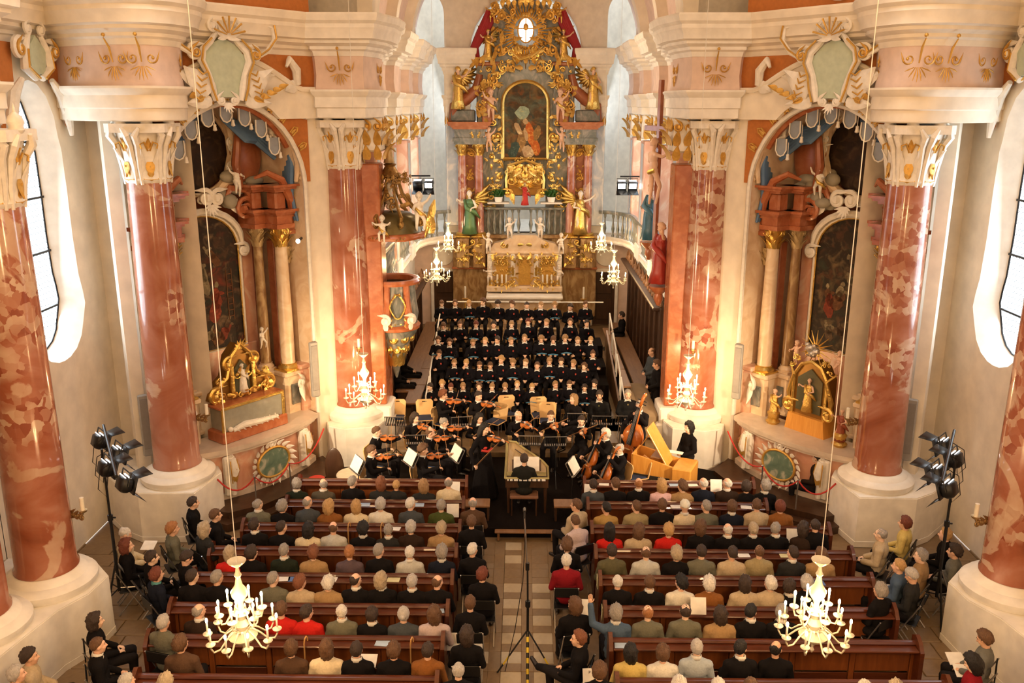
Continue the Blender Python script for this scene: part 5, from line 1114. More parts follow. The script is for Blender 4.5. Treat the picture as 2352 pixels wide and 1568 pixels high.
# lower centre: tabernacle wall in white and gold with putti, mensa
m = MB(); m.bbox(0, -.35, 2.75, 2.7, .5, 1.3, .04); m.bbox(0, -.38, 3.42, 2.8, .56, .1, .03); m.prism([(-1.3, 3.45), (-1.1, 3.75), (-.7, 3.85), (-.4, 4.05), (.4, 4.05), (.7, 3.85), (1.1, 3.75), (1.3, 3.45)], -.2, .2, 0, T_(0, -.38, 0) @ R_('X', 90)); hp('tabernacle_wall', m, CREAMM, smooth=30)
for x in (-.82, 0, .82):
    m = MB(); m.prism([(x-.22, 2.25), (x-.22, 2.95)]+arc(x, 2.95, .22, .25, 180, 0, 8)[1:-1]+[(x+.22, 2.95), (x+.22, 2.25)], 0, .04, 0, T_(0, -.6, 0) @ R_('X', 90)); hp('gilded_niche', m, GOLDM, smooth=0)
    m = MB(); rocaille(m, T_(x, -.66, 3.2), .6, .5, 41, 0, 6); m.tube([(x+.25*math.cos(a), -.66, 2.95+.28*math.sin(a)) for a in [k*PI/8 for k in range(9)]], .025, 5); hp('gilded_carving', m, GOLD)
for x in (-1.25, -.42, .42, 1.25):
    m = MB(); m.bbox(x, -.62, 2.75, .16, .12, 1.25, .02); scroll(m, T_(x, -.7, 3.25), .16, 1.2, .14); hp('tabernacle_pilaster', m, STUCCO, smooth=40)
    m = MB(); leaf(m, T_(x, -.7, 2.6), .4, .05, .1); leaf(m, T_(x, -.7, 2.2), .3, .05, .1); hp('gilded_leaf', m, GOLD)
m = MB(); m.bbox(0, -.62, 2.12, 2.75, .45, .2, .03, mat=0); hp('predella', m, CREAMM, smooth=30)
m = MB(); rocaille(m, T_(0, -.88, 2.3), 2.4, .4, 51, 0, 14); hp('gilded_carving', m, GOLD)
for k, (x, z, ky) in enumerate(((-1.3, 3.35, 0), (-.55, 3.9, 1), (.55, 3.9, 0), (1.3, 3.35, 1), (-1.25, 2.2, 2), (1.25, 2.2, 0))):
    statue('putto%d' % ky, T_(x, -.72, z-.05) @ R_('Z', 180), .46, pbr('white_flesh', (.80, .70, .58), .5), None, ha, name='putto')
ms = thing('mensa', 'white marble altar table before the high altar', 'altar table', (0, 31.3, 0))
m = MB(); m.bbox(0, .1, 1.9, 2.75, .9, .12, .03); m.bbox(0, .15, 1.78, 2.6, .8, .14, .03); m.build('table_top', TOPM if 0 else WHITE, ms, smooth=30)
m = MB(); m.prism([(-1.2, .9), (-1.25, 1.2), (-1.1, 1.5), (-1.25, 1.72), (1.25, 1.72), (1.1, 1.5), (1.25, 1.2), (1.2, .9)], -.35, .35, 0, T_(0, .2, 0) @ R_('X', 90)); m.build('table_body', CREAMM, ms, smooth=30)
m = MB(); rocaille(m, T_(0, -.18, 1.35), 1.8, .5, 61, 0, 8); m.build('gilded_carving', GOLD, ms)
m = MB(); m.bbox(0, .62, 2.0, 2.7, .2, .25, .02); m.build('retable_step', WHITE, ms, smooth=30)
cs = None
for k, x in enumerate((-.98, -.82, -.66, .66, .82, .98)):
    lab = 'white altar candle, %s in the three %s of the tabernacle' % (('outermost', 'middle one', 'innermost')[k if k < 3 else 5-k], 'left' if x < 0 else 'right')
    t = thing('altar_candle', lab, 'candle', (x, 31.55, 2.22), group='candles on the high altar'); m = MB(); m.lathe([(.06, 0), (.03, .05), (.05, .1), (.05, .12)], 10); m.build('candlestick', GOLD, t); m = MB(); m.lathe([(.035, .12), (.035, .42), (.005, .44)], 10); m.build('candle', WAX, t)
# tall paschal candlesticks
for q in (-1, 1):
    t = thing('floor_candlestick', 'tall gilded candlestick with candle standing %s of the high altar table' % ('left' if q < 0 else 'right'), 'candlestick', (q*2.15, 31.5, .45)); m = MB(); m.lathe([(.18, 0), (.18, .05), (.05, .12), (.04, .5), (.07, .6), (.035, .7), (.035, 1.25), (.13, 1.32), (.02, 1.34)], 12); m.build('stand', GOLDM, t); m = MB(); m.lathe([(.04, 1.34), (.04, 1.75), (.01, 1.77)], 10); m.build('candle', WAX, t)
# ================= PULPIT =================
pu = thing('pulpit', 'rococo pulpit with marble basket and gilded sounding board on the left choir pier', 'pulpit', (-3.28, 21.6, 0))
def pp(name, m, mats): return m.build(name, mats, pu)
m = MB(); m.lathe([(.50, 4.30), (.64, 4.32), (.67, 4.38), (.64, 4.44), (.58, 4.45), (.50, 4.43), (.49, 4.30)], 32, cap=False); pp('rim', m, REDP); m = MB(); m.lathe([(.50, 4.42), (.485, 4.2), (.48, 3.6), (.01, 3.58)], 32, cap=False); pp('dark_interior', m, WOODD); m = MB(); m.lathe([(.56, 3.16), (.62, 3.18), (.64, 3.26), (.58, 3.32)], 32); pp('base_moulding', m, REDP)
m = MB(); m.lathe([(.56, 3.3), (.60, 3.55), (.55, 3.9), (.52, 4.34)], 32, cap=False); pp('basket', m, GREYM)
for a in (-110, -60, -10, 40): 
    m = MB(); T = R_('Z', a) ; m.tube([T @ V((0, -.60, 3.28)), T @ V((0, -.64, 3.55)), T @ V((0, -.58, 3.9)), T @ V((0, -.56, 4.32))], [.10, .11, .09, .08], 8); pp('red_pilaster', m, REDP)
    m = MB(); scroll(m, T @ T_(0, -.74, 3.5), .25, 1.3, .16); leaf(m, T @ T_(0, -.72, 3.25), .3, .07, .2); pp('stucco_scroll', m, STUCCO)
for a in (-85, -35, 15):
    m = MB(); T = R_('Z', a); P = [(.17*math.cos(t_)*(1+.15*math.cos(4*t_)), .30*math.sin(t_)) for t_ in [k*PI/8 for k in range(16)]]; m.tube([T @ V((x, -.62, 3.82+z)) for x, z in P+[P[0]]], .025, 5); rocaille(m, T @ T_(0, -.62, 4.12), .4, .15, 3, 0, 3); rocaille(m, T @ T_(0, -.64, 3.45), .4, .2, 4, 0, 4); pp('gilded_frame', m, GOLD)
m = MB(); m.lathe([(.58, 3.16), (.5, 3.0), (.34, 2.75), (.26, 2.45), (.12, 2.2), (.04, 1.9), (.02, 1.85)], 20); pp('corbel', m, GREYM)
m = MB()
for k in range(10): T = R_('Z', k*36); scroll(m, T @ T_(0, -.45, 2.95), .22, 1.2, .14); leaf(m, T @ T_(0, -.2, 2.2), .45, .09, .3); scroll(m, T @ T_(.05, -.3, 2.65), .2, 1.2, .14)
pp('gilded_carving', m, GOLD)
m = MB(); m.bbox(-.35, .3, 2.0, .35, .3, 2.6, .03); pp('console', m, REDP)
m = MB(); m.bbox(-.38, .1, 5.0, .12, .8, 1.3, .03); pp('back_panel', m, GOLDM)
m = MB(); m.lathe([(.66, 5.42), (.78, 5.44), (.82, 5.5), (.80, 5.56), (.74, 5.6), (.1, 5.62)], 36, sq=lambda a: 1+.06*math.cos(6*a)); pp('sounding_board', m, REDP)
m = MB(); m.lathe([(.74, 5.6), (.70, 5.75), (.62, 5.95), (.45, 6.05), (.1, 6.1)], 32); pp('canopy_roof', m, pbr('dark_green_gold', (.12, .09, .03), .35, .5))
m = MB()
for k in range(8):
    T = R_('Z', k*45-20); m.tube([T @ V((0, -.72, 5.75)), T @ V((0, -.8, 6.0)), T @ V((0, -.55, 6.2)), T @ V((0, -.3, 6.5)), T @ V((0, -.18, 6.9))], [.035, .05, .035, .035, .03], 7); scroll(m, T @ T_(0, -.8, 5.85) @ R_('Z', 90), .2, 1.2, .16)
    rocaille(m, T @ T_(0, -.80, 5.5), .4, .12, k, 0, 3)
rocaille(m, T_(0, -.3, 6.9), .9, .4, 9, 0, 8); rocaille(m, T_(.3, -.3, 6.9) @ R_('Z', 60), .7, .4, 10, 0, 7); m.lathe([(.2, 6.85), (.3, 6.95), (.2, 7.02), (.12, 7.15), (.16, 7.2), (.05, 7.25)], 14); clutter(m, -.5, .5, 6.2, 7.0, -.3, 22, 9, .16, 0, False); pp('gilded_carving', m, pbr('bronze_gilding', (.34, .20, .06), .4, .7, bump=(14, .8)))
m = MB()
for k in range(7): m.ell((random.uniform(-.1, .1), random.uniform(-.15, .1), 6.2+.1*k), (.18-.012*k, .16, .1), 8, 6)
pp('stucco_cloud', m, STUCCO)
statue('angel1', T_(0, -.1, 7.2) @ R_('Z', 160), .42, pbr('white_flesh', (.80, .70, .58), .5), pbr('dull_gilding', (.55, .40, .20), .5, .4), pu, name='saint_figure'); statue('putto1', T_(.72, -.35, 5.55) @ R_('Z', 200), .55, STUCCO, GOLD, pu, name='putto'); statue('putto2', T_(-.1, -.85, 5.3) @ R_('Z', 180), .42, STUCCO, GOLD, pu, name='putto')
m = MB(); m.tube([(.85, -.4, 5.5), (.95, -.4, 5.8), (1.05, -.4, 6.2), (1.1, -.4, 6.4)], [.02, .08, .09, .02], 8); leaf(m, T_(1.0, -.42, 5.6), .6, .12, .2); pp('gilded_horn', m, GOLD)
# crucifix and saints on the right choir pier
cr = thing('crucifix', 'large wooden crucifix with pale figure on the right choir pier', 'crucifix', (3.42, 23.4, 0)); rzc = -70
m = MB(); T = R_('Z', rzc); m.merge(MB().bbox(0, 0, 6.9, .14, .10, 4.6, .01), T); m.merge(MB().bbox(0, 0, 8.0, 1.5, .10, .14, .01), T); m.build('cross', BROWNR, cr, smooth=30)
cr['label'] = 'tall wooden crucifix with pale figure hanging at the right choir pier'
statue('angel0', T @ T_(0, -.14, 6.0), 1.0, FLESH, None, cr, name='corpus')
m = MB(); m.tube([T @ V((.15, -.18, 6.95)), T @ V((0, -.26, 6.9)), T @ V((-.16, -.16, 6.9))], .06, 6); m.build('loincloth', GOLD, cr)
for x, y, z, lab, rb in ((3.45, 24.6, 4.9, 'painted saint statue in red and blue on a bracket at the right choir wall', pbr('painted_robe', (.05, .14, .20), .4, bump=(10, .2))), (3.35, 21.9, 4.2, 'painted saint statue in red and green beside the right choir column', pbr('painted_robe', (.35, .03, .02), .4, bump=(10, .2)))):
    sn = thing('saint_statue', lab, 'statue', (x, y, 0)); statue('angel1', T_(0, 0, z) @ R_('Z', 100), .9, FLESH, rb, sn, name='figure')
    m = MB(); m.lathe([(.05, -.5), (.12, -.35), (.1, -.2), (.25, -.06), (.27, 0), (.02, 0)], 12, at=(0, 0, z)); m.build('bracket', REDP, sn)
# ================= CHOIR STALLS =================
def stalls(s, sd):
    t = thing('choir_stall', 'long dark wooden choir stall with carved crest against the %s choir wall' % sd, 'choir stall', (s*3.75, 0, 0)); y0, y1 = 23.2, 31.3; n = 9; L = (y1-y0)/n
    hz = 3.3 if s > 0 else 2.6
    for k in range(n):
        y = y0+L*(k+.5); m = MB(); m.bbox(0, y, .45+(hz-.45)/2, .12, L*.9, hz-.45, .02); m.build('back_panel', WOODD, t, smooth=30)
        m = MB(); m.bbox(-s*.09, y-L/2, .45+(hz-.45)/2, .12, .12, hz-.4, .02); m.build('stile', WOODD, t, smooth=30)
        m = MB(); T = T_(-s*.1, y, hz+.02) @ R_('Z', 90); scroll(m, T @ T_(.16, 0, .05), .34, 1.2, .10); scroll(m, T @ T_(-.16, 0, .05) @ S_(-1, 1, 1), .34, 1.2, .10); m.build('carved_crest', WOODB, t)
    m = MB(); m.bbox(-s*.12, (y0+y1)/2, hz-.02, .42, y1-y0, .1, .03); m.build('cornice', WOODD, t, smooth=30)
    m = MB(); m.bbox(-s*.42, (y0+y1)/2, .92, .5, y1-y0, .06, .02); m.build('bench_seat', WOODB, t, smooth=30)
    m = MB(); m.bbox(-s*.42, (y0+y1)/2, .68, .4, y1-y0-.1, .42, .02); m.build('bench_front', WOODD, t, smooth=30)
stalls(1, 'right'); stalls(-1, 'left')
for s, sd, x, y0, y1 in ((-1, 'left', 3.0, 22.2, 28.6), (1, 'right', 2.72, 22.4, 28.8)):
    t = thing('choir_bench', 'long worn wooden bench in front of the %s choir stalls' % sd, 'bench', (s*x, 0, 0)); n = 4
    for k in range(n): m = MB(); m.bbox(0, y0+(y1-y0)*(k+.5)/n, .92 if s < 0 else 1.35, .42 if s < 0 else .22, (y1-y0)/n-.02, .05, .015); m.build('seat_plank', WOODB, t, smooth=30)
    m = MB(); m.bbox(0, (y0+y1)/2, .68 if s < 0 else .9, .06, y1-y0-.2, .46 if s < 0 else .86, .02); m.build('apron', WOODD, t, smooth=30)
cu = MB(); cu.ell((0, 0, .07), (.16, .16, .07), 10, 6); cu.ell((0, 0, .13), (.07, .07, .05), 8, 5)
for k in range(6):
    o = cu.build('kneeling_cushion', BLACKC) if k == 0 else link('kneeling_cushion', o.data); o.location = (-2.6, 22.8+.95*k, .46); o['category'] = 'cushion'; o['group'] = 'dark cushions along the left choir bench'
    o['label'] = 'dark floor cushion beside the left choir bench, %s from the nave' % ('nearest one', 'second', 'third', 'fourth', 'fifth', 'farthest one')[k]
# ================= CHANDELIERS =================
def chandelier(loc, s, tiers, label, energy, group):
    t = thing('chandelier', label, 'chandelier', loc, random.uniform(0, .5), group, s)
    m = MB(); m.lathe([(.01, -.42), (.03, -.38), (.012, -.34), (.06, -.27), (.17, -.20), (.19, -.16), (.10, -.13), (.05, -.08), (.09, 0), (.05, .08), (.07, .13), (.11, .17), (.04, .22), (.035, .3), (.05, .34), (.10, .42), (.11, .48), (.05, .58), (.03, .68), (.05, .72), (.03, .76), (.02, .82), (.11, .90), (.12, .92), (.01, .90)], 16); m.build('stem', GLASSC, t)
    m = MB(); m.tube([(0, 0, .9), (0, 0, (15-loc[2])/s)], .006, 5); m.build('suspension_cord', pbr('white_cord', (.78, .76, .7), .6), t)
    arm = None
    for (n, R, z, off) in tiers:
        for k in range(n):
            a = 360*k/n+off; T = R_('Z', a) @ T_(0, 0, z)
            if arm is None or arm[0] != R:
                m = MB(); m.tube([(.06, 0, .02), (.12, 0, .07), (R*.5, 0, .0), (R*.72, 0, -.10), (R*.92, 0, -.10), (R, 0, -.03), (R, 0, .02)], [.012, .013, .013, .013, .013, .012, .012], 6); A = to_me(m, 'arm')
                m = MB(); m.lathe([(.012, -.03), (.02, .0), (.055, .02), (.062, .035), (.02, .03), (.018, .06), (.005, .06)], 12, at=(R, 0, 0)); D_ = to_me(m, 'drip_dish')
                m = MB(); m.lathe([(.013, .05), (.013, .19), (.004, .195)], 8, at=(R, 0, 0)); K = to_me(m, 'candle')
                m = MB(); m.ell((R, 0, .225), (.017, .017, .038), 8, 6); Fm = to_me(m, 'flame')
                for me, mt in ((A, GLASSC), (D_, GLASSC), (K, WAX), (Fm, FLAME)): me.materials[0] = mt
                arm = (R,)
            o = link('arm', A, t); o.matrix_local = T
            for nm, me in (('drip_dish', D_), ('candle', K), ('flame', Fm)): link(nm, me, o)
    for k in range(3):
        a = k*2*PI/3+.5; light('POINT', 'candle_glow', (loc[0]+.30*s*math.cos(a), loc[1]+.30*s*math.sin(a), loc[2]+.38*s), energy/3, WARM, .05)
big = ((10, .44, -.13, 0), (6, .27, .16, 15))
GC = 'crystal chandeliers with lit candles'
chandelier((-3.72, 10.15, 2.05), 1.0, big, 'large lit crystal chandelier hanging over the left pews', 100, GC)
chandelier((3.72, 10.2, 2.1), 1.0, big, 'large lit crystal chandelier hanging over the right pews', 100, GC)
mid = ((8, .44, -.13, 0), (4, .27, .16, 20))
chandelier((-3.72, 19.5, 2.15), 1.0, mid, 'lit chandelier before the red column at the left of the orchestra', 125, GC)
chandelier((3.72, 19.5, 2.15), 1.0, mid, 'lit chandelier before the red column at the right of the orchestra', 125, GC)
sm = ((8, .44, -.13, 0), (2, .2, .16, 20))
for x, y, z, lab in ((-2.6, 25.7, 3.75, 'nearer small lit chandelier on the left of the choir'), (2.6, 25.7, 3.7, 'nearer small lit chandelier on the right of the choir'), (-2.6, 30.0, 3.95, 'farther small lit chandelier at the left end of the choir balcony'), (2.6, 30.0, 3.95, 'farther small lit chandelier at the right end of the choir balcony')): chandelier((x, y, z), .85, sm, lab, 85, GC)
# ================= FLOODLIGHTS =================
def flood_mesh():
    m = MB(); m.bbox(0, 0, 0, .24, .16, .20, .03); m.box(0, .1, 0, .27, .02, .23)
    return m
FLM = to_me(flood_mesh(), 'lamp_housing'); FLM.materials[0] = BLACKM
_m = MB(); _m.box(0, .115, 0, .20, .008, .15); LENS = to_me(_m, 'lamp_lens'); LENS.materials[0] = pbr('lit_lens', (1, .95, .9), .3, emit=(1, .9, .75), es=14)
_m = MB(); _m.add([(-.13, .11, .11), (.13, .11, .11), (.17, .27, .19), (-.17, .27, .19), (-.13, .115, .115), (.13, .115, .115), (.17, .275, .195), (-.17, .275, .195)], [(0, 1, 2, 3), (7, 6, 5, 4), (0, 4, 5, 1), (1, 5, 6, 2), (2, 6, 7, 3), (3, 7, 4, 0)]); BARN = to_me(_m, 'barn_door'); BARN.materials[0] = BLACKM
_m = MB(); _m.box(0, .02, .103, .20, .02, .006); _m.box(0, -.04, .103, .20, .012, .006); GLINT = to_me(_m, 'painted_glint'); GLINT.materials[0] = pbr('painted_glint', (1, .95, .9), .3, emit=(1, .9, .85), es=6)  # glowing strips imitate bright reflections on the housing tops
def floodlight(par, loc, rz, tilt, s=1.0, lit=True):
    T = T_(*loc) @ R_('Z', rz) @ R_('X', tilt) @ S_(s); o = link('lamp_housing', FLM, par); o.matrix_local = T
    if lit: link('lamp_lens', LENS, o)
    link('painted_glint', GLINT, o)
    for a in (0, 180): b = link('barn_door', BARN, o); b.matrix_local = R_('Y', a)
    m = MB(); m.tube([(-.14, 0, 0), (-.14, 0, .17), (.14, 0, .17), (.14, 0, 0)], .01, 5); m.build('yoke', BLACKM, o)
for s, sd in ((-1, 'left'), (1, 'right')):
    bx, by = s*7.0, 13.55
    t = thing('floodlight_stand', 'tall black tripod stand carrying a bar of four floodlights by the %s wall' % sd, 'light stand', (bx, by, 0))
    m = MB(); m.tube([(0, 0, .5), (0, 0, 1.9)], .028, 8); m.tube([(0, 0, 1.85), (0, 0, 3.1)], .02, 8); m.build('pole', BLACKM, t)
    m = MB(); m.tube([(0, 0, 1.82), (0, 0, 1.92)], .045, 8); m.tube([(0, .0, 1.87), (.09, 0, 1.87)], .015, 6); m.build('clamp', BLACKM, t)
    for a in (20, 140, 260): m = MB(); c, n = math.cos(math.radians(a)), math.sin(math.radians(a)); m.tube([(.03*c, .03*n, 1.0), (.52*c, .52*n, .03)], .018, 6); m.tube([(0, 0, .55), (.27*c, .27*n, .52)], .012, 5); m.build('leg', STEEL if a == 20 else BLACKM, t)
    A = V((-s*-.42, .75, 3.12)); B = V((-s*.65, -.65, 3.05)); A = V((s*.40, .95, 3.16)); B = V((-s*.66, -.95, 3.04))
    m = MB(); m.tube([A, B], .025, 8); m.build('crossbar', BLACKM, t)
    rz = math.degrees(math.atan2(-(0-bx), (20-by)))
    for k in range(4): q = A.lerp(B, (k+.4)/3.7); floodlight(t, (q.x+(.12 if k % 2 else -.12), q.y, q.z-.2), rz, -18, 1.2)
    for k in range(3): q = A.lerp(B, (k+1)/4); m = MB(); m.tube([q, q+V((s*.2, -.05, -.12)), q+V((s*.24, -.1, -.42)), q+V((s*.12, -.1, -.55)), q+V((s*.1, 0, -.2))], .007, 4); m.build('cable', BLACKM, t)
    w_ = thing('wall_spotlights', 'pair of small spotlights on a bar high on the %s choir wall' % sd, 'spotlight', (s*3.5, 30.3, 5.9))
    m = MB(); m.tube([(s*.35, 0, .35), (-s*.3, 0, .35)], .03, 6); m.tube([(s*.05, 0, .35), (s*.05, 0, -.7)], .008, 4); m.build('bar', BLACKM, w_)
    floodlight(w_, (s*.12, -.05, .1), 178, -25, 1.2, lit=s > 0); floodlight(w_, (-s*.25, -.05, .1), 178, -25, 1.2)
    light('SPOT', 'choir_spot_beam', (s*3.2, 30.1, 5.9), 260, (1, .85, .68), .08, target=(s*.3, 20, .5), spot_size=1.3, spot_blend=.7)
    # loudspeaker columns
    sp = thing('wall_loudspeaker', 'slim grey column loudspeaker on the %s wall beside the marble column' % sd, 'loudspeaker', (s*7.98, 17.42, 1.35), -s*.5); m = MB(); m.bbox(0, 0, .72, .2, .1, 1.35, .02); m.build('cabinet', pbr('speaker_grey', (.36, .34, .31), .7), sp, smooth=30); m = MB(); m.bbox(0, -.055, .76, .15, .012, 1.1, .005); m.build('grille', pbr('grille_grey', (.28, .26, .24), .8), sp, smooth=30)
    sp = dup(sp, (s*5.0, 20.05, 1.8), -s*.6, 'slim loudspeaker on the wall strip between the %s side altar and the choir column' % sd)
# sconces
def sconce(x, y, z, rz, label):
    t = thing('wall_sconce', label, 'sconce', (x, y, z), rz)
    m = MB(); m.tube([(0, 0, 0), (0, -.12, -.06), (0, -.25, -.02), (0, -.3, .08)], .02, 6)
    for k in range(5): scroll(m, T_(0, -.05-.05*k, -.03+.02*(k % 2)) @ R_('Z', 90), .12, 1.2, .12)
    leaf(m, T_(0, -.1, -.05) @ R_('X', 60), .2, .04, .3); m.build('scroll_arm', pbr('aged_brass', (.42, .28, .12), .4, .7), t)
    m = MB(); m.lathe([(.01, .05), (.06, .08), (.07, .11), (.02, .1)], 12, at=(0, -.3, 0)); m.build('drip_dish', pbr('aged_brass', (.42, .28, .12), .4, .7), t)
    m = MB(); m.lathe([(.035, .1), (.035, .32), (.005, .33)], 12, at=(0, -.3, 0)); m.build('candle', WAX, t)
for s, sd in ((-1, 'left'), (1, 'right')):
    sconce(s*7.33, 12.95, 2.25, s*-1.15+PI*0, 'brass sconce with unlit candle on the nearest full %s column' % sd)
    sconce(s*6.80, 17.2, 2.35, s*-1.1, 'brass sconce with candle on the %s column beside the side altar' % sd)
    sconce(s*4.05, 20.54, 2.9, s*-.3, 'brass sconce with candle on the %s column at the choir, above the chandelier' % sd)
sconce(-7.8, 11.1, 2.2, .7, 'brass sconce with white candle at the far left edge of the photo')
b_ = thing('small_spot', 'small glowing bulb on the gilded capital of the left side altar', 'lamp', (-5.12, 19.95, 5.62)); m = MB(); m.ell((0, -.24, 0), .05, 10, 7); m.build('bulb', pbr('lit_bulb', (1, .9, .7), .3, emit=(1, .85, .55), es=40), b_); m = MB(); m.tube([(0, -.22, 0), (0, .1, .02)], .03, 6); m.build('socket', BLACKM, b_)
# ================= STAGE AND RISERS =================
m = MB(); m.prism([(-1.0, 16.55), (1.0, 16.55), (1.0, 17.5), (5.2, 17.55), (4.6, 19.5), (3.3, 20.2), (3.3, 20.4), (-3.3, 20.4), (-3.3, 20.2), (-4.6, 19.5), (-5.2, 17.55), (-1.0, 17.5)], 0, .2); m.build('floor_stage', BLACKC, smooth=0, **ST)
t = thing('platform_step', 'long low brown bench along the front edge of the black stage', 'bench', (0, 16.42, 0)); m = MB(); m.bbox(0, 0, .2, 1.25, .14, .04, .01); m.build('plank', WOODB, t, smooth=30)
for x in (-.55, 0, .55): m = MB(); m.bbox(x, 0, .1, .05, .1, .18, .01); m.build('leg', WOODB, t, smooth=30)
for x, sd in ((-1.0, 'left'), (.85, 'right')):
    t = thing('kneeling_bench', 'short brown wooden bench beside the %s end of the front stage edge' % sd, 'bench', (x, 17.0, 0)); m = MB(); m.bbox(0, 0, .66 if 0 else .55, .52, .36, .05, .01); m.build('seat', WOODB, t, smooth=30)
    for q in (-.22, .22): m = MB(); m.bbox(q, 0, .37, .05, .3, .33, .01); m.build('leg', WOODD, t, smooth=30)
RY = (22.0, 22.95, 23.85, 24.8, 25.95); RZ = (.45, .71, 1.10, 1.34, 1.66)
t = thing('choir_riser', 'black stepped risers carrying the rows of the choir', 'riser')
for k, (y, z) in enumerate(zip(RY, RZ)):
    m = MB(); m.bbox(-.05, y-.0, (z+.3)/2+.0, 4.75 if k else 5.1, .98, z-.3, .01); m.build('riser_step', BLACKC, t, smooth=30)
for q in (-1, 1):
    m = MB(); m.prism([(21.5, .46), (21.5, .6), (26.6, 1.85), (26.6, .46)], 0, .05, 0, MX(((0, 0, 1, q*2.56+(-.05 if q > 0 else -.0)), (1, 0, 0, 0), (0, 1, 0, 0), (0, 0, 0, 1)))); m.build('side_board', WOODB, t, smooth=0)
    for k in range(4):
        y0, y1 = 21.6+1.15*k, 22.5+1.15*k; z0, z1 = 1.3+.31*k, 1.55+.31*k
        m = MB(); m.tube([(q*2.55, y0, z0-.6), (q*2.55, y0, z0+.05), (q*2.55, y1, z1+.05), (q*2.55, y1, z1-.6)], .022, 6); m.build('guard_rail', pbr('white_rail', (.75, .74, .7), .4), t)
m = MB(); m.tube([(-2.4, 26.5, 2.75), (2.4, 26.5, 2.75)], .02, 6); m.build('guard_rail', pbr('white_rail', (.75, .74, .7), .4), t)
# grey-brown sloping cover beside the right of the risers
t = thing('folded_cover', 'pale brown sheet draped over boxes at the right of the choir risers', 'cover', (3.05, 21.3, .45)); m = MB(); m.bbox(0, .9, .35, .62, 2.6, .7, .08); m.tube([(-.3, -.5, .1), (-.28, 0, .65), (-.25, 1.5, .75)], [.05, .12, .1], 8); m.build('sheet', pbr('tan_sheet', (.30, .21, .12), .85, bump=(5, .5)), t)
# ================= PEWS =================
PB_ = [16.30, 15.27, 14.34, 13.42, 12.48, 11.60, 10.65, 9.75, 8.9]
PEND = {-1: [4.75, 5.3, 5.6, 5.6, 5.6, 5.6, 5.4, 5.2, 5.2], 1: [4.75, 5.65, 5.75, 5.75, 5.75, 5.75, 5.75, 5.75, 5.75]}
ORD = ['front', 'second', 'third', 'fourth', 'fifth', 'sixth', 'seventh', 'eighth', 'ninth']
def pew(s, y, x1, label, screen=False):
    sd = 1.27; L = x1-sd; t = thing('pew', label, 'pew', (s*(sd+L/2), y, 0), group='red-brown wooden pews')
    m = MB(); m.tube([(-L/2, 0, .90), (L/2, 0, .90)], .05, 8, flat=.8); m.build('top_rail', WOODR, t)
    m = MB(); m.bbox(0, -.10, .86, L, .20, .035, .01); m.build('book_ledge', WOODR, t, smooth=30)
    n = max(3, round(L/.95)); w_ = L/n
    for k in range(n):
        m = MB(); m.bbox(-L/2+w_*(k+.5), 0, .62, w_-.09, .03, .40, .012); m.build('back_panel', WOODP, t, smooth=30)
        m = MB(); m.bbox(-L/2+w_*(k+.5), 0, .25, w_-.09, .03, .30, .012); m.build('lower_panel', WOODR, t, smooth=30)
    for k in range(n+1): m = MB(); m.bbox(-L/2+w_*k, -.005, .45, .08, .055, .85, .01); m.build('stile', WOODP, t, smooth=30)
    if not screen: 
        m = MB(); m.bbox(0, .22, .44, L, .40, .04, .015); m.build('seat', WOODR, t, smooth=30)
    m = MB(); m.bbox(0, -.11, .17, L, .11, .04, .01); m.build('kneeler', WOODR, t, smooth=30)
    for q in (-1, 1):
        m = MB(); P = [(-.22, .0), (.42, .0), (.42, .42), (.34, .55), (.20, .60), (.12, .75), (.10, .98), (0, 1.04), (-.12, .98), (-.22, .86)]; m.prism(P, -.03, .03, 0, T_(q*(L/2+.03), 0, 0) @ MX(((0, 0, 1, 0), (1, 0, 0, 0), (0, 1, 0, 0), (0, 0, 0, 1)))); m.build('end_panel', WOODR, t, smooth=30)
for s, sd in ((-1, 'left'), (1, 'right')):
    pew(s, 17.33, PEND[s][0], 'front wooden screen with book ledge before the first %s pew' % sd, True)
    for i in range(9): pew(s, PB_[i], PEND[s][i], '%s wooden pew of the %s block, counted from the stage' % (ORD[i], sd))
# ================= AISLE MICROPHONE STAND =================
t = thing('microphone_stand', 'tall telescopic microphone stand with yellow and black taped leg in the centre aisle', 'stand', (0.02, 12.25, 0))
m = MB(); m.tube([(0, 0, .3), (0, 0, 1.1)], .02, 8); m.tube([(0, 0, 1.05), (-.01, .01, 1.75)], .014, 8); m.build('lower_pole', BLACKM, t)
m = MB(); m.tube([(-.01, .01, 1.7), (-.06, .0, 2.55)], .012, 8); m.build('upper_pole', STEEL, t)
m = MB(); m.tube([(0, 0, 1.05), (0, 0, 1.15)], .04, 8); m.tube([(-.01, .01, 1.68), (-.01, .01, 1.8)], .03, 8); m.build('clamp', BLACKM, t)
YEL = pbr('yellow_tape', (.75, .55, .03), .5)
for a in (205, 325, 270):
    c, n = math.cos(math.radians(a)), math.sin(math.radians(a)); m = MB(); N = 10 if a == 270 else 5
    for k in range(N): p = V((.02*c, .02*n, .62)).lerp(V((.52*c, .52*n, .02)), k/N); q = V((.02*c, .02*n, .62)).lerp(V((.52*c, .52*n, .02)), (k+1)/N); m.tube([p, q], .022 if a == 270 else .013, 6, mat=1 if (k % 2 and (a == 270 or k > 2)) else 0)
    m.build('leg', [BLACKM, YEL], t)
m = MB(); m.tube([(-.06, 0, 2.55), (-.06, .12, 2.6)], .014, 6); m.tube([(-.06, .12, 2.6), (-.06, .28, 2.58)], .022, 8); m.build('microphone', BLACKM, t)
m = MB(); m.tube([(-.04, 0, 2.4), (-.08, -.02, 1.5), (-.2, -.1, .7), (-.35, -.2, .03)], .006, 4); m.build('cable', BLACKM, t)
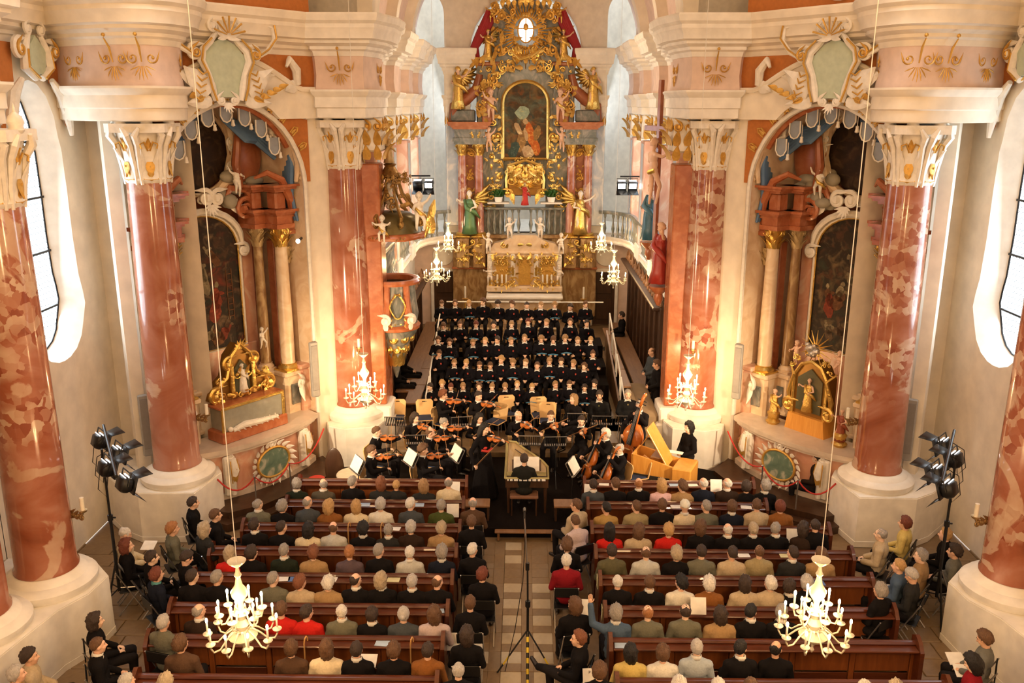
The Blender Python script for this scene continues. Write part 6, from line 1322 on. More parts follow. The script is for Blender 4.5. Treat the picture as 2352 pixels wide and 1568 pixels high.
# ================= INSTRUMENTS AND STAGE FURNITURE =================
# chest organ
t = thing('chest_organ', 'honey coloured chest organ with raised lid and grille beside the right column', 'organ', (3.05, 18.3, .0), math.radians(-24))
m = MB(); m.bbox(-.17, .0, .35, .92, .62, .7, .02); m.bbox(.5, -.02, .5, .42, .72, 1.0, .02); m.build('case', HONEY, t, smooth=30)
m = MB(); m.prism([(-.63, .66), (-.63, 1.14), (-.55, 1.14), (.3, .98), (.3, .66)], -.30, -.25, 0, MX(((1, 0, 0, 0), (0, 0, 1, 0), (0, 1, 0, 0), (0, 0, 0, 1)))); m.prism([(-.63, .66), (-.63, 1.14), (-.55, 1.14), (.3, .98), (.3, .66)], .25, .30, 0, MX(((1, 0, 0, 0), (0, 0, 1, 0), (0, 1, 0, 0), (0, 0, 0, 1)))); m.bbox(-.62, 0, .9, .05, .6, .5, .01); m.build('side_board', HONEY, t, smooth=30)
m = MB(); m.bbox(-.17, -.315, .42, .82, .01, .60, .005); m.build('dark_front', pbr('dark_cloth_front', (.02, .015, .01), .8), t, smooth=30)
for k in range(24):
    x = -.55+.034*k; 
    if -.30 < x < -.02: continue
    m = MB(); m.tube([(x, -.33, .14), (x, -.33, .68 if x < 0 else .42)], .008, 5); m.build('front_pipe', STEEL, t)
for r_ in range(5):
    for k in range(5): m = MB(); m.bbox(.02+.055*k, -.33, .46+.045*r_, .04, .01, .016, .002); m.build('carved_slot', BEECH, t, smooth=30)
m = MB(); m.tube([(-.15+.13*math.cos(a), -.33, .44+.17*math.sin(a)) for a in [k*PI/8 for k in range(17)]], .014, 5); m.build('oval_ring', HONEY, t)
m = MB(); m.bbox(-.1, .05, 1.1, .28, .5, .04, .01); m.build('inner_action', WOODB, t, smooth=30)
m = MB(); T = T_(.12, .05, .98) @ R_('Y', -32) ; m.merge(MB().bbox(0, 0, .42, .035, .55, .95, .01), T); m.build('raised_lid', HONEY, t, smooth=30)
m = MB(); m.tube([(-.6, .25, 1.12), (-.32, .2, 1.6)], .012, 6); m.build('lid_prop', HONEY, t)
m = MB(); m.bbox(.1, .36, 1.08, .5, .14, .03, .01); m.build('keyboard', PAPER, t, smooth=30)
# harpsichord
t = thing('harpsichord', 'narrow harpsichord with bent side and gilded brown interior before the keyboard player', 'harpsichord', (0.02, 17.18, .2))
P = [(-.44, 0), (.46, 0), (.46, .65), (.36, .95), (.14, 1.35), (-.06, 1.7), (-.22, 2.05), (-.40, 2.12), (-.44, 2.05)]
m = MB(); m.prism(P, .62, .80); m.build('case', WOODD, t, smooth=30)
m = MB(); m.tube([(x, y, .83) for x, y in P+[P[0]]], .028, 4); m.build('case_rim', pbr('olive_gold_rim', (.36, .30, .12), .5), t, smooth=30)
m = MB(); m.prism([(x*.92, .28+y*.87) for x, y in P], .80, .815); m.build('soundboard', ramp_mat('gilded_brown_soundboard', [(0, (.22, .13, .05)), (.5, (.42, .29, .13)), (1, (.55, .42, .22))], (3, .5, 1), .4, 3, 6, 1), t, smooth=0)
m = MB(); m.tube([(.30, .45, .84), (.20, .8, .84), (.0, 1.15, .84), (-.25, 1.6, .84)], .012, 5); m.build('bridge', WOODD, t)
for k in range(16): m = MB(); m.tube([(-.36+.045*k, .35, .85), (-.36+.045*k*.6, .7+.85*(1-k/15), .85)], .002, 3); m.build('string', STEEL, t)
for k in range(4): m = MB(); m.bbox(0, .12+.05*k, .85, .84, .02, .02, .004); m.build('jack_rail', pbr('olive_gold_rim', (.36, .30, .12), .5), t, smooth=30)
for k in range(29): m = MB(); m.bbox(-.385+.0275*k, -.02, .815, .024, .13, .02, .003); m.build('key', PAPER if k % 7 not in (1, 4) else BLACKM, t, smooth=30)
for x, y in ((-.38, .1), (.40, .1), (-.33, 1.65)): m = MB(); m.tube([(x, y, .0), (x, y, .63)], [.025, .04], 8); m.build('leg', WOODD, t)
m = MB(); m.box(0, 0, 0, .62, .012, .24, T=T_(.0, .25, 1.02) @ R_('X', -20)); m.build('music_desk', WOODD, t, smooth=0)
for q, nm in ((-.14, 'left'), (.14, 'right')):
    m = MB(); m.box(0, 0, 0, .26, .006, .30, T=T_(.0+q, .235, 1.06) @ R_('X', -20) @ R_('Z', q*30)); o = m.build('music_page', PAPER, smooth=0, label='white music page on the harpsichord desk, %s half of the open book' % nm, category='sheet music', group='open music on the harpsichord'); o.location = (0.02, 17.18, .2)
# chairs
def chair_proto():
    t = thing('stacking_chair', 'x', 'chair', (0, 0, 0), 0, 'beech shell chairs on the stage')
    P = [(-.20, .44), (-.22, .80), (-.17, .86), (.17, .86), (.22, .80), (.20, .44)]; H_ = [(-.06, .79), (-.06, .815), (.06, .815), (.06, .79)]
    vo = [V((x, -.20-.10*(z-.44), z)) for x, z in P]; m = MB(); tri = tessellate_polygon([[V((x, z, 0)) for x, z in P], [V((x, z, 0)) for x, z in H_]]); A = P+H_; N = len(A)
    m.add([V((x, -.18-.16*(z-.44), z)) for x, z in A]+[V((x, -.20-.16*(z-.44), z)) for x, z in A], [tuple(q) for q in tri]+[tuple(v+N for v in q)[::-1] for q in tri]+[(i, (i+1) % 6, (i+1) % 6+N, i+N) for i in range(6)]); m.build('backrest', BEECH, t, smooth=30)
    m = MB(); m.bbox(0, .02, .445, .42, .42, .02, .008); m.build('seat', BEECH, t, smooth=30)
    m = MB(); m.bbox(0, .03, .465, .38, .38, .03, .012); m.build('seat_pad', pbr('blue_seat_pad', (.02, .035, .09), .8), t, smooth=30)
    for q in (-1, 1):
        for y in (-.17, .19): m = MB(); m.tube([(q*.17, y*.8, .44), (q*.20, y*1.1, .01)], .011, 6); m.build('leg', STEEL, t)
    return t
CH0 = chair_proto(); CH0_used = [False]
def chair(x, y, z, rz, label):
    if not CH0_used[0]: CH0_used[0] = True; CH0.location = (x, y, z); CH0.rotation_euler = (0, 0, rz); CH0['label'] = label; return CH0
    return dup(CH0, (x, y, z), rz, label)
def cpx(px, py, z=1.0): p = at_z(px, py, z); return p.x, p.y
for px, py, z, rz, lab in ((910, 940, .46, 3.14, 'empty beech chair at the far left of the stage beside the chandelier'), (976, 940, .46, 3.3, 'empty beech chair behind the slotted stand, left of the standing boy violinist'),
    (1139, 948, .46, 2.6, 'empty beech chair in the middle of the stage, lower of the left pair'), (1166, 930, .46, 3.3, 'empty beech chair in the middle of the stage, upper of the left pair'),
    (1240, 934, .46, 3.3, 'empty beech chair right of the old violist, upper of the pair'), (1258, 947, .46, 3.1, 'empty beech chair right of the old violist, lower of the pair'), (1463, 1072, .2, 1.9, 'empty beech chair between the front cellist and the organ')):
    x, y = cpx(px, py, z+.67); chair(x, y-.0, z, rz, lab)
# music stands
def stand_proto():
    t = thing('music_stand', 'x', 'music stand', (0, 0, 0), 0, 'black music stands of the orchestra')
    m = MB(); m.tube([(0, 0, .25), (0, 0, 1.0)], .011, 6); m.build('pole', BLACKM, t)
    for a in (90, 210, 330): c, n = math.cos(math.radians(a)), math.sin(math.radians(a)); m = MB(); m.tube([(0, 0, .35), (.28*c, .28*n, .01)], .009, 5); m.build('leg', BLACKM, t)
    T = T_(0, 0, 1.05) @ R_('X', -28)
    m = MB(); m.box(0, 0, .16, .50, .012, .02, T=T); m.box(0, 0, -.14, .50, .012, .02, T=T); m.box(0, -.03, -.15, .50, .07, .012, T=T); m.box(-.245, 0, .01, .012, .012, .30, T=T); m.box(.245, 0, .01, .012, .012, .30, T=T); m.build('desk_frame', STEEL, t, smooth=0)
    for k in range(11): m = MB(); m.box(-.205+.041*k, 0, .01, .022, .008, .28, T=T); m.build('desk_slat', BLACKM, t, smooth=0)
    return t
MS0 = stand_proto(); MS_used = [False]
def mstand(x, y, z, rz, label):
    if not MS_used[0]: MS_used[0] = True; MS0.location = (x, y, z); MS0.rotation_euler = (0, 0, rz); MS0['label'] = label; return MS0
    return dup(MS0, (x, y, z), rz, label)
def page(x, y, z, rz, tilt, w_, h_, label, col=None, name='sheet_music', cat='sheet music', group=None):
    m = MB(); m.box(0, 0, 0, w_, .008, h_, T=R_('X', tilt)); o = m.build(name, col or PAPER, smooth=0, label=label, category=cat); o.location = (x, y, z); o.rotation_euler = (0, 0, rz)
    if group: o['group'] = group
    return o
for px, py, rz, lab, pg in ((908, 968, 3.1, 'black slotted music stand at the far left, before the empty chair', 0), (1060, 968, 3.3, 'slotted music stand between the bald violinist and the soloist', 0), (957, 1010, 3.2, 'slotted music stand behind the two left violinists', 0),
    (822, 1068, -1.0, 'music stand with white page at the left of the two front violinists', 1), (945, 1052, -1.0, 'music stand with white page beside the curly haired violinist', 1), (1050, 1042, -1.1, 'music stand with white page left of the standing soloist', 1),
    (1217, 1012, 3.1, 'slotted music stand in front of the old violist', 0), (1276, 1014, 3.2, 'slotted music stand right of the harpsichord', 0), (1326, 960, 3.1, 'slotted music stand in front of the long-haired girl', 0), (1383, 966, 3.1, 'slotted music stand in front of the seated man with olive tie', 0), (1437, 966, 3.1, 'slotted music stand left of the double bass', 0), (1315, 1072, 1.2, 'music stand with narrow white page left of the cellos', 1)):
    p = at_z(px, py, 1.25); mstand(p.x, p.y, .2, rz, lab)
    if pg: a = rz; page(p.x+math.sin(a)*.03, p.y-math.cos(a)*.03, 1.29, rz, -28, .42, .30, 'white sheet music on the '+lab.split('music stand')[0].strip()+' stand' if 0 else 'white page on the '+lab.replace('with white page ', '').replace('with narrow white page ', ''))
# percussion corner, stool, barriers
p = at_z(810, 1085, .7); t = thing('kettle_drum', 'low kettledrum with pale skin in front of the left chandelier pedestal', 'drum', (p.x, p.y, .05)); m = MB(); m.lathe([(.1, .1), (.28, .25), (.34, .5), (.34, .62), (.02, .63)], 24); m.build('shell', WOODB, t); m = MB(); m.lathe([(.01, .64), (.34, .64), (.36, .62), (.36, .59), (.34, .59)], 24); m.build('skin', pbr('drum_skin', (.62, .54, .42), .6), t)
for a in (90, 210, 330): c, n = math.cos(math.radians(a)), math.sin(math.radians(a)); m = MB(); m.tube([(.28*c, .28*n, .3), (.34*c, .34*n, -.05)], .014, 5); m.build('leg', STEEL, t)
p = at_z(768, 1065, .75); t = thing('upright_table', 'round brown table top leaning upright beside the left pedestal', 'table', (p.x, p.y, 0)); m = MB(); m.ell((0, 0, .62), (.22, .05, .52), 24, 14); m.build('table_top', WOODD, t); m = MB(); m.tube([(.22, 0, .05), (.22, 0, .5)], .02, 6); m.build('support', BLACKM, t); m = MB(); m.bbox(0, 0, .06, .5, .2, .06, .01); m.build('foot', WOODD, t, smooth=30)
p = at_z(727, 1100, .6); t = thing('round_stool', 'stool with round red seat behind the front left pew', 'stool', (p.x, p.y, 0)); m = MB(); m.lathe([(.02, .55), (.19, .55), (.2, .58), (.18, .62), (.02, .63)], 20); m.build('seat', REDC, t)
for a in (45, 165, 285): c, n = math.cos(math.radians(a)), math.sin(math.radians(a)); m = MB(); m.tube([(.1*c, .1*n, .56), (.17*c, .17*n, .01)], .012, 5); m.build('leg', STEEL, t)
def barrier(pts, label, side):
    t = thing('rope_barrier', label, 'rope', (0, 0, 0)); P = []
    for a, b in zip(pts, pts[1:]):
        for k in range(8): q = k/8; v = V(a).lerp(V(b), q); v.z -= .28*4*q*(1-q); P.append(v)
    P.append(V(pts[-1])); m = MB(); m.tube(P, .018, 6); m.build('rope', REDC, t)
    for a in pts[1:-1]: m = MB(); m.lathe([(.13, 0), (.13, .02), (.015, .05), (.015, a[2]-.02), (.03, a[2]+.02), (.005, a[2]+.04)], 12, at=(a[0], a[1], 0)); m.build('post', STEEL, t)
barrier([(-6.45, 17.1, 1.0), (-5.75, 17.35, .95), (-5.2, 18.1, .95), (-4.75, 19.6, 1.2)], 'red rope barrier in front of the left side altar', -1)
barrier([(6.45, 17.1, 1.0), (5.75, 17.35, .95), (5.2, 18.1, .95), (4.75, 19.6, 1.2)], 'red rope barrier in front of the right side altar', 1)
# ================= PEOPLE =================
C = dict(black=(.014, .012, .013), navy=(.02, .025, .045), dgreen=(.03, .04, .025), dgrey=(.045, .045, .045), slate=(.07, .08, .09), grey=(.17, .17, .15), greyb=(.10, .085, .06), olive=(.12, .11, .06), olivegrey=(.17, .165, .12), khaki=(.32, .26, .14), green=(.07, .09, .025),
         cream=(.66, .56, .38), beige=(.48, .38, .25), white=(.72, .69, .60), lgrey=(.50, .50, .46), tan=(.36, .23, .11), brown=(.11, .06, .035), dbrown=(.055, .032, .022), leather=(.28, .11, .03), red=(.52, .02, .015), crimson=(.26, .012, .02), orange=(.45, .13, .03), pink=(.72, .48, .50), lilac=(.52, .42, .42), rosy=(.55, .38, .34), yellow=(.62, .48, .16), denim=(.09, .14, .22), purple=(.12, .085, .10), leopard=(.40, .26, .09), blue=(.10, .22, .36), lblue=(.40, .45, .48), teal=(.10, .30, .30))
CN = dict(black='black', navy='navy', dgreen='dark green', dgrey='dark grey', slate='slate grey', grey='grey', greyb='grey-brown', olive='olive', olivegrey='olive grey', khaki='khaki', green='green', cream='cream', beige='beige', white='white', lgrey='light grey', tan='tan', brown='brown', dbrown='dark brown', leather='brown leather', red='red', crimson='crimson', orange='orange', pink='pale pink', lilac='pale lilac', rosy='rose', yellow='yellow', denim='denim blue', purple='grey-purple', leopard='leopard print', lblue='light blue', teal='teal', blue='blue')
HN = dict(grey='grey', white='white', silver='silver', brown='brown', dark='dark', black='black', blond='blond', ginger='ginger', auburn='auburn', fair='fair', greyblond='grey-blond', red='reddish')
def hdesc(h, c): return {'bald': 'balding %s-haired' % HN[c], 'bob': '%s bobbed' % HN[c], 'long': 'long %s-haired' % HN[c], 'curly': 'curly %s-haired' % HN[c], 'wave': '%s wavy-haired' % HN[c], 'bun': '%s-haired' % HN[c], 'hat': 'white-capped', 'afro': 'bushy %s-haired' % HN[c]}.get(h, '%s-haired' % HN[c])
pose_set('aud', SEAT, ('jacket', 'sweater', 'coat'))
pose_set('aud_l', P_(SEAT, yaw=32), share='aud'); pose_set('aud_r', P_(SEAT, yaw=-32), share='aud'); pose_set('aud_d', P_(SEAT, pitch=25, yaw=-8), share='aud')
pose_set('aud_t', P_(SEAT, roll=9, yaw=12, pitch=5), share='aud')
LEAN = P_(SEAT, che=(0, .03, .91), nk=(0, .06, 1.03), hd=(0, .12, 1.19), shz=.95, shy=.05, el=((.25, .14, .72), (-.25, .14, .72)), wr=((.06, .34, .68), (-.06, .34, .68)), pitch=12)
pose_set('lean', LEAN, ('jacket', 'coat'))
pose_set('cross', P_(SEAT, kn=((.12, .44, .53), (-.02, .46, .64)), an=((.12, .42, .10), (.30, .66, .42)), toe=((0, 1, 0), (.6, .6, .3)), yaw=20), ('jacket', 'coat'))
pose_set('wave_arm', P_(SEAT, el=((.235, -.02, .74), (-.33, .10, .98)), wr=((.09, .24, .66), (-.36, .20, 1.26)), hdir=((-.5, .8, -.1), (0, .1, 1)), hup=((.1, .2, 1), (0, -1, 0)), curl=.2), ('jacket',))
POSE = {'0': 'aud', 'l': 'aud_l', 'r': 'aud_r', 'd': 'aud_d', 't': 'aud_t', 'n': 'lean', 'x': 'cross', 'w': 'wave_arm'}
KN = dict(jacket='jacket', coat='coat', sweater='top')
NTH = ['nearest the aisle', 'second from the aisle', 'third from the aisle', 'fourth from the aisle', 'fifth from the aisle', 'sixth from the aisle', 'seventh from the aisle', 'eighth from the aisle', 'ninth from the aisle', 'tenth from the aisle', 'eleventh from the aisle', 'twelfth from the aisle', 'thirteenth from the aisle']
def zl(s, X0, Y0, k=3.087):       # rows noted as X,Y in an enlargement whose corner is (X0, Y0)
    out = []
    for e in s.split(';'):
        q = e.split(); out.append((X0+float(q[0])/k, Y0+float(q[1])/k)+tuple(q[2:]))
    return out
LEFT = [
 zl('558 160 wave greyb dgreen l;748 158 bald grey greyb l;958 140 short grey black r;1158 170 bob auburn dgrey 0;1268 200 short blond dgrey 0;1460 182 bob fair dgrey 0;1637 148 bald grey cream 0'.replace('wave greyb', 'wave grey'), 500, 1060),
 zl('285 290 bald grey olivegrey r;462 318 wave grey black r;638 285 bald grey slate r;792 318 bob blond leather r;982 320 bob blond cream 0;1155 302 wave silver white 0;1370 298 short white slate r;1585 305 short grey green 0', 500, 1060),
 zl('262 450 wave dark black r;455 475 short dark black r;640 490 bob black cream t;820 470 bald brown lgrey 0;1030 490 curly black black 0;1210 490 short grey dgrey 0;1370 478 wave silver dbrown 0;1585 465 curly greyblond tan 0', 500, 1060),
 zl('85 665 bob greyblond red 0;245 660 wave dark black r;470 625 short grey dgreen 0;678 650 curly auburn tan 0;935 645 bun ginger purple 0;1145 625 short grey black r;1362 640 short white lgrey 0;1588 640 curly grey navy 0', 500, 1060),
 [(442, 1319, 'short', 'dark', 'black', 'r'), (499, 1321, 'short', 'grey', 'black', 'r')]+zl('395 825 short grey olivegrey r;588 862 curly auburn beige r;785 870 curly white tan 0;980 848 bald dark black r;1162 850 bob greyblond black r;1378 855 short silver black 0;1560 845 bald brown black r', 500, 1060),
 [(458, 1407, 'bald', 'grey', 'dbrown', 'r')]+zl('450 1035 short brown red 0;635 1075 short dark red r;880 1070 bald white olivegrey 0;1095 1100 wave dark black 0;1318 1085 bun silver slate 0;1535 1095 bob brown lilac 0', 500, 1060),
 [(416, 1476, 'wave', 'brown', 'brown', 'r')]+zl('520 1305 wave brown brown 0;772 1325 bob brown cream 0;985 1345 short dark black 0;1250 1365 wave brown black 0;1490 1330 short dark leather 0', 500, 1060),
 [(290, 1549, 'short', 'silver', 'grey', 'r'), (379, 1552, 'curly', 'greyblond', 'brown', '0'), (1040, 1545, 'bald', 'grey', 'black', '0')]]
LEFT[7] = LEFT[7][:2]
RIGHT = [
 zl('812 165 short dark slate 0;965 165 short brown black l;1132 150 bald ginger black 0;1290 170 bob blond pink l;1440 180 curly brown tan l;1590 155 bald white navy l;1760 150 bald white dbrown l;1895 185 wave dark black 0;2028 175 wave grey black l', 1100, 1060),
 zl('900 330 bun black leopard l;1115 305 short brown khaki l;1300 300 short brown black 0;1460 310 hat white cream 0;1610 322 short grey olivegrey l;1795 310 wave brown navy 0;1970 305 short brown beige 0;2136 310 wave red leather 0', 1100, 1060),
 zl('925 510 long black red 0;1130 500 bob brown beige t;1345 480 curly blond red 0;1575 460 bob brown black r;1765 470 bald white black 0;1945 470 bun greyblond black 0;2108 450 short grey black r;2303 465 bob dark dbrown r;2386 420 bald dark black 0', 1100, 1060),
 zl('942 630 short dark olive 0;1185 635 bald brown lgrey 0;1400 650 curly greyblond black 0;1578 630 short dark olivegrey 0;1795 640 short dark beige t;1990 610 bald brown khaki 0;2223 650 short dark dgrey l;2423 640 wave brown tan l', 1100, 1060),
 zl('983 840 bald white black 0;1210 850 short brown black 0;1430 850 curly black white l;1630 870 curly white leather 0;1885 870 bob dark beige 0;2065 845 wave white beige l;2200 925 wave dark black r;2323 862 wave silver black 0', 1100, 1060),
 zl('970 1090 curly grey denim w;1197 1060 bald ginger olivegrey 0;1465 1040 bald dark olivegrey 0;1712 1095 bob dark tan 0;1930 1055 short black black r;2148 1065 short grey black r', 1100, 1060),
 zl('1075 1345 bob black yellow 0;1302 1365 wave brown white 0;1545 1300 short silver lblue 0;1858 1305 short black black r;2108 1320 bald black black r', 1100, 1060),
 [(1560, 1562, 'wave', 'white', 'beige', '0'), (1650, 1562, 'curly', 'white', 'lgrey', '0'), (1726, 1559, 'wave', 'brown', 'black', '0'), (1988, 1562, 'wave', 'white', 'beige', '0'), (2060, 1560, 'curly', 'greyblond', 'tan', '0')]]
SPECIAL = {}
def desc(h, hc, c, kind): return '%s person in %s %s' % (hdesc(h, hc), CN[c], KN.get(kind, kind))
rk = random.Random(21)
for block, s, sd in ((LEFT, -1, 'left'), (RIGHT, 1, 'right')):
    for i, row in enumerate(block):
        row = sorted(row, key=lambda e: s*(e[0]-1200))
        for k, (px, py, h, hc, c, po) in enumerate(row):
            kind = 'coat' if c in ('tan', 'cream', 'khaki', 'leather', 'olive', 'green', 'beige') and h != 'hat' else ('sweater' if c in ('red', 'pink', 'white', 'lilac', 'yellow', 'leopard') else 'jacket')
            y = PB_[i]+.23 if i < 8 else PB_[i]; p = at_y(px, py, y); sc = 1.0 if h != 'short' or hc != 'blond' or i else .86
            if sc < 1: lab = 'small blond child in dark grey jacket in the front left pew'
            else: lab = '%s, %s in the %s %s pew' % (desc(h, hc, c, kind), NTH[k], ORD[i], sd)
            x = p.x
            dz = max(-.06, min(.08, (p.z-1.225)*.5))
            col = (.7, .68, .62) if (kind == 'jacket' and rk.random() < .4) else None
            person(POSE[po], (x, y, dz if sc == 1 else .12), rk.uniform(-.06, .06), lab, h, hc, C[c], kind, group='concert audience in the pews', s=sc, collar=col)
# folding chairs and people outside the pews
fcm = thing('folding_chair', 'x', 'chair', (0, 0, 0), 0, 'dark folding chairs at the sides and in the aisle')
m = MB(); m.bbox(0, 0, .445, .40, .38, .02, .008); m.build('seat', BLACKM, fcm, smooth=30)
m = MB(); m.bbox(0, -.20, .76, .40, .02, .18, .008); m.build('backrest', BLACKM, fcm, smooth=30)
for q in (-1, 1): m = MB(); m.tube([(q*.2, -.22, .85), (q*.2, .18, .02)], .012, 6); m.build('leg', STEEL, fcm); m = MB(); m.tube([(q*.18, .12, .44), (q*.18, -.24, .02)], .012, 6); m.build('leg', STEEL, fcm)
fc_used = False
SIDE = [ # px, py, hair, colour, cloth, pose, facing degrees, label tail
 (1086, 1154, 'bald', 'grey', 'brown', '0', 0, 'on the aisle chair beside the second left pew'), (1083, 1198, 'short', 'brown', 'black', '0', 0, 'on the aisle chair beside the third left pew'), (1086, 1261, 'short', 'white', 'black', 'r', 0, 'on the aisle chair beside the fourth left pew'),
 (1109, 1316, 'wave', 'red', 'black', 'r', 0, 'on the aisle chair beside the fifth left pew'), (1080, 1386, 'short', 'brown', 'black', '0', 0, 'on the aisle chair beside the sixth left pew'), (1072, 1457, 'bob', 'dark', 'black', '0', 0, 'reading white papers on the left side of the aisle'), (1053, 1540, 'bald', 'silver', 'black', '0', 0, 'at the lower edge beside the seventh left pew'),
 (1323, 1162, 'short', 'brown', 'beige', 'l', 40, 'turned to the stage beside the second right pew'), (1329, 1199, 'short', 'brown', 'lilac', 'n', 30, 'bending forward beside the third right pew'), (1302, 1250, 'curly', 'brown', 'black', '0', 5, 'on the aisle chair beside the fourth right pew'),
 (1301, 1289, 'short', 'white', 'crimson', '0', 0, 'on the aisle chair beside the fifth right pew'), (1319, 1390, 'bob', 'brown', 'black', 'l', 10, 'with printed programme in the right half of the aisle'), (1328, 1463, 'wave', 'auburn', 'black', 'x', 75, 'sitting cross-legged in the aisle by the seventh right pew'), (1377, 1540, 'wave', 'brown', 'black', '0', 0, 'with booklet at the lower edge right of the aisle'),
 (452, 1159, 'short', 'dark', 'black', '0', -62, 'with glasses against the left white pedestal'), (486, 1175, 'short', 'brown', 'black', '0', -62, 'second at the left white pedestal'), (397, 1211, 'curly', 'ginger', 'olivegrey', '0', -55, 'left of the third left pew, with walking stick'), (471, 1215, 'bob', 'greyblond', 'dgrey', '0', -40, 'at the outer end of the third left pew'),
 (288, 1227, 'bald', 'white', 'cream', 'd', -70, 'reading by the left wall behind the light stand'), (291, 1253, 'bob', 'red', 'black', '0', -65, 'right of the left light stand pole'), (348, 1272, 'short', 'dark', 'black', '0', -58, 'beside the reading elderly person at the left wall'), (406, 1284, 'short', 'dark', 'black', 'd', -50, 'at the outer end of the fourth left pew'),
 (319, 1326, 'wave', 'red', 'navy', '0', -45, 'with teal collar right of the left light stand'), (376, 1429, 'short', 'silver', 'olivegrey', '0', -15, 'outside the sixth left pew'), (188, 1426, 'bob', 'dark', 'black', '0', -62, 'at the nearest left pedestal, farther of the pair'), (207, 1447, 'short', 'brown', 'black', '0', -62, 'with white collar at the nearest left pedestal'),
 (45, 1496, 'curly', 'dark', 'beige', '0', -68, 'at the bottom left corner before the pedestal'), (39, 1546, 'wave', 'silver', 'tan', '0', -60, 'at the very bottom left corner'),
 (2076, 1209, 'wave', 'red', 'yellow', '0', 55, 'against the right wall beside the white pedestal'), (2037, 1220, 'bald', 'grey', 'beige', '0', 58, 'with crossed arms by the right wall'), (2157, 1233, 'wave', 'blond', 'black', '0', 55, 'by the right wall beside the light stand'), (2121, 1267, 'wave', 'grey', 'tan', 't', 55, 'in front of the black-clad one at the right wall'),
 (2064, 1300, 'short', 'blond', 'denim', '0', 58, 'resting at the right side beyond the fifth pew'), (2108, 1322, 'short', 'silver', 'dgrey', 'd', 55, 'reading a white booklet at the right side'), (2021, 1358, 'wave', 'grey', 'black', '0', 30, 'just outside the sixth right pew'), (2221, 1287, 'curly', 'dark', 'grey', '0', 60, 'behind the right light stand pole'),
 (2286, 1465, 'wave', 'brown', 'grey', 'd', 60, 'reading at the nearest right pedestal'), (2259, 1513, 'bob', 'black', 'crimson', 'd', 60, 'reading at the bottom right corner')]
ADJ = {(452, 1159): (-.12, .15), (486, 1175): (.12, -.12), (2076, 1209): (.1, .2), (2037, 1220): (-.15, -.1), (2157, 1233): (.15, .1), (2121, 1267): (-.1, -.12), (348, 1272): (.05, -.1), (406, 1284): (.15, .05), (188, 1426): (.18, .05), (207, 1447): (.28, -.35), (45, 1496): (.2, -.1), (2221, 1287): (-.05, .35), (319, 1326): (.25, .1), (2108, 1322): (-.1, .0), (2286, 1465): (-.15, .0), (2259, 1513): (-.2, -.1)}
for k, (px, py, h, hc, c, po, deg, tail) in enumerate(SIDE):
    P = at_z(px, py, 1.225); x, y = P.x, P.y
    if (px, py) in ADJ: x += ADJ[(px, py)][0]; y += ADJ[(px, py)][1]
    kind = 'coat' if c in ('tan', 'cream', 'beige') else ('sweater' if c in ('crimson', 'yellow') else 'jacket')
    lab = '%s %s' % (desc(h, hc, c, kind), tail)
    person(POSE[po], (x, y, 0), math.radians(deg), lab, h, hc, C[c], kind, group=None, collar=(.7, .68, .62) if 'white collar' in tail else ((.10, .30, .30) if 'teal' in tail else None))
    a = math.radians(deg); cx_, cy_ = x, y
    cl = 'dark folding chair under the %s %s' % (hdesc(h, hc)+' sitter', tail.replace('with glasses ', '').replace('reading ', '').replace('resting ', ''))
    cl = ' '.join(cl.split()[:16])
    if not fc_used: fc_used = True; fcm.location = (cx_, cy_, 0); fcm.rotation_euler = (0, 0, a); fcm['label'] = cl
    else: dup(fcm, (cx_, cy_, 0), a, cl)
# ---------- choir ----------
CH_ = P_(SEAT, wr=((.05, .24, .72), (-.05, .24, .72)))
pose_set('ch', CH_, ('sweater',)); pose_set('ch_d', P_(CH_, pitch=26), share='ch'); pose_set('ch_l', P_(CH_, yaw=28, pitch=8), share='ch'); pose_set('ch_r', P_(CH_, yaw=-28, pitch=10), share='ch')
pose_set('chb', P_(SEAT, el=((.24, .06, .78), (-.24, .06, .78)), wr=((.11, .30, .80), (-.11, .30, .80)), hdir=((-.3, .9, .2), (.3, .9, .2)), pitch=24), ('sweater',))
pose_set('chf', P_(SEAT, el=((.24, .05, .76), (-.24, .05, .76)), wr=((-.12, .17, .80), (.12, .19, .76)), hdir=((-1, .1, 0), (1, .1, 0)), hup=((0, 1, .2), (0, 1, .2)), pitch=14, yaw=8), ('sweater',))
pose_set('chc', P_(SEAT, el=((.22, .14, .76), (-.22, .06, .74)), wr=((.06, .16, 1.06), (.05, .2, .74)), hdir=((-.2, -.1, 1), (1, .3, 0)), hup=((.3, 1, 0), (0, 1, .3)), pitch=18, yaw=-10, roll=-5), ('sweater',))
EMB = MB(); EMB.prism([(-.02, .03), (.02, .03), (.024, -.01), (0, -.035), (-.024, -.01)], 0, .006, 0, R_('X', 90)); EMBm = to_me(EMB, 'crest_badge'); EMBm.materials[0] = pbr('red_badge', (.42, .05, .03), .7)
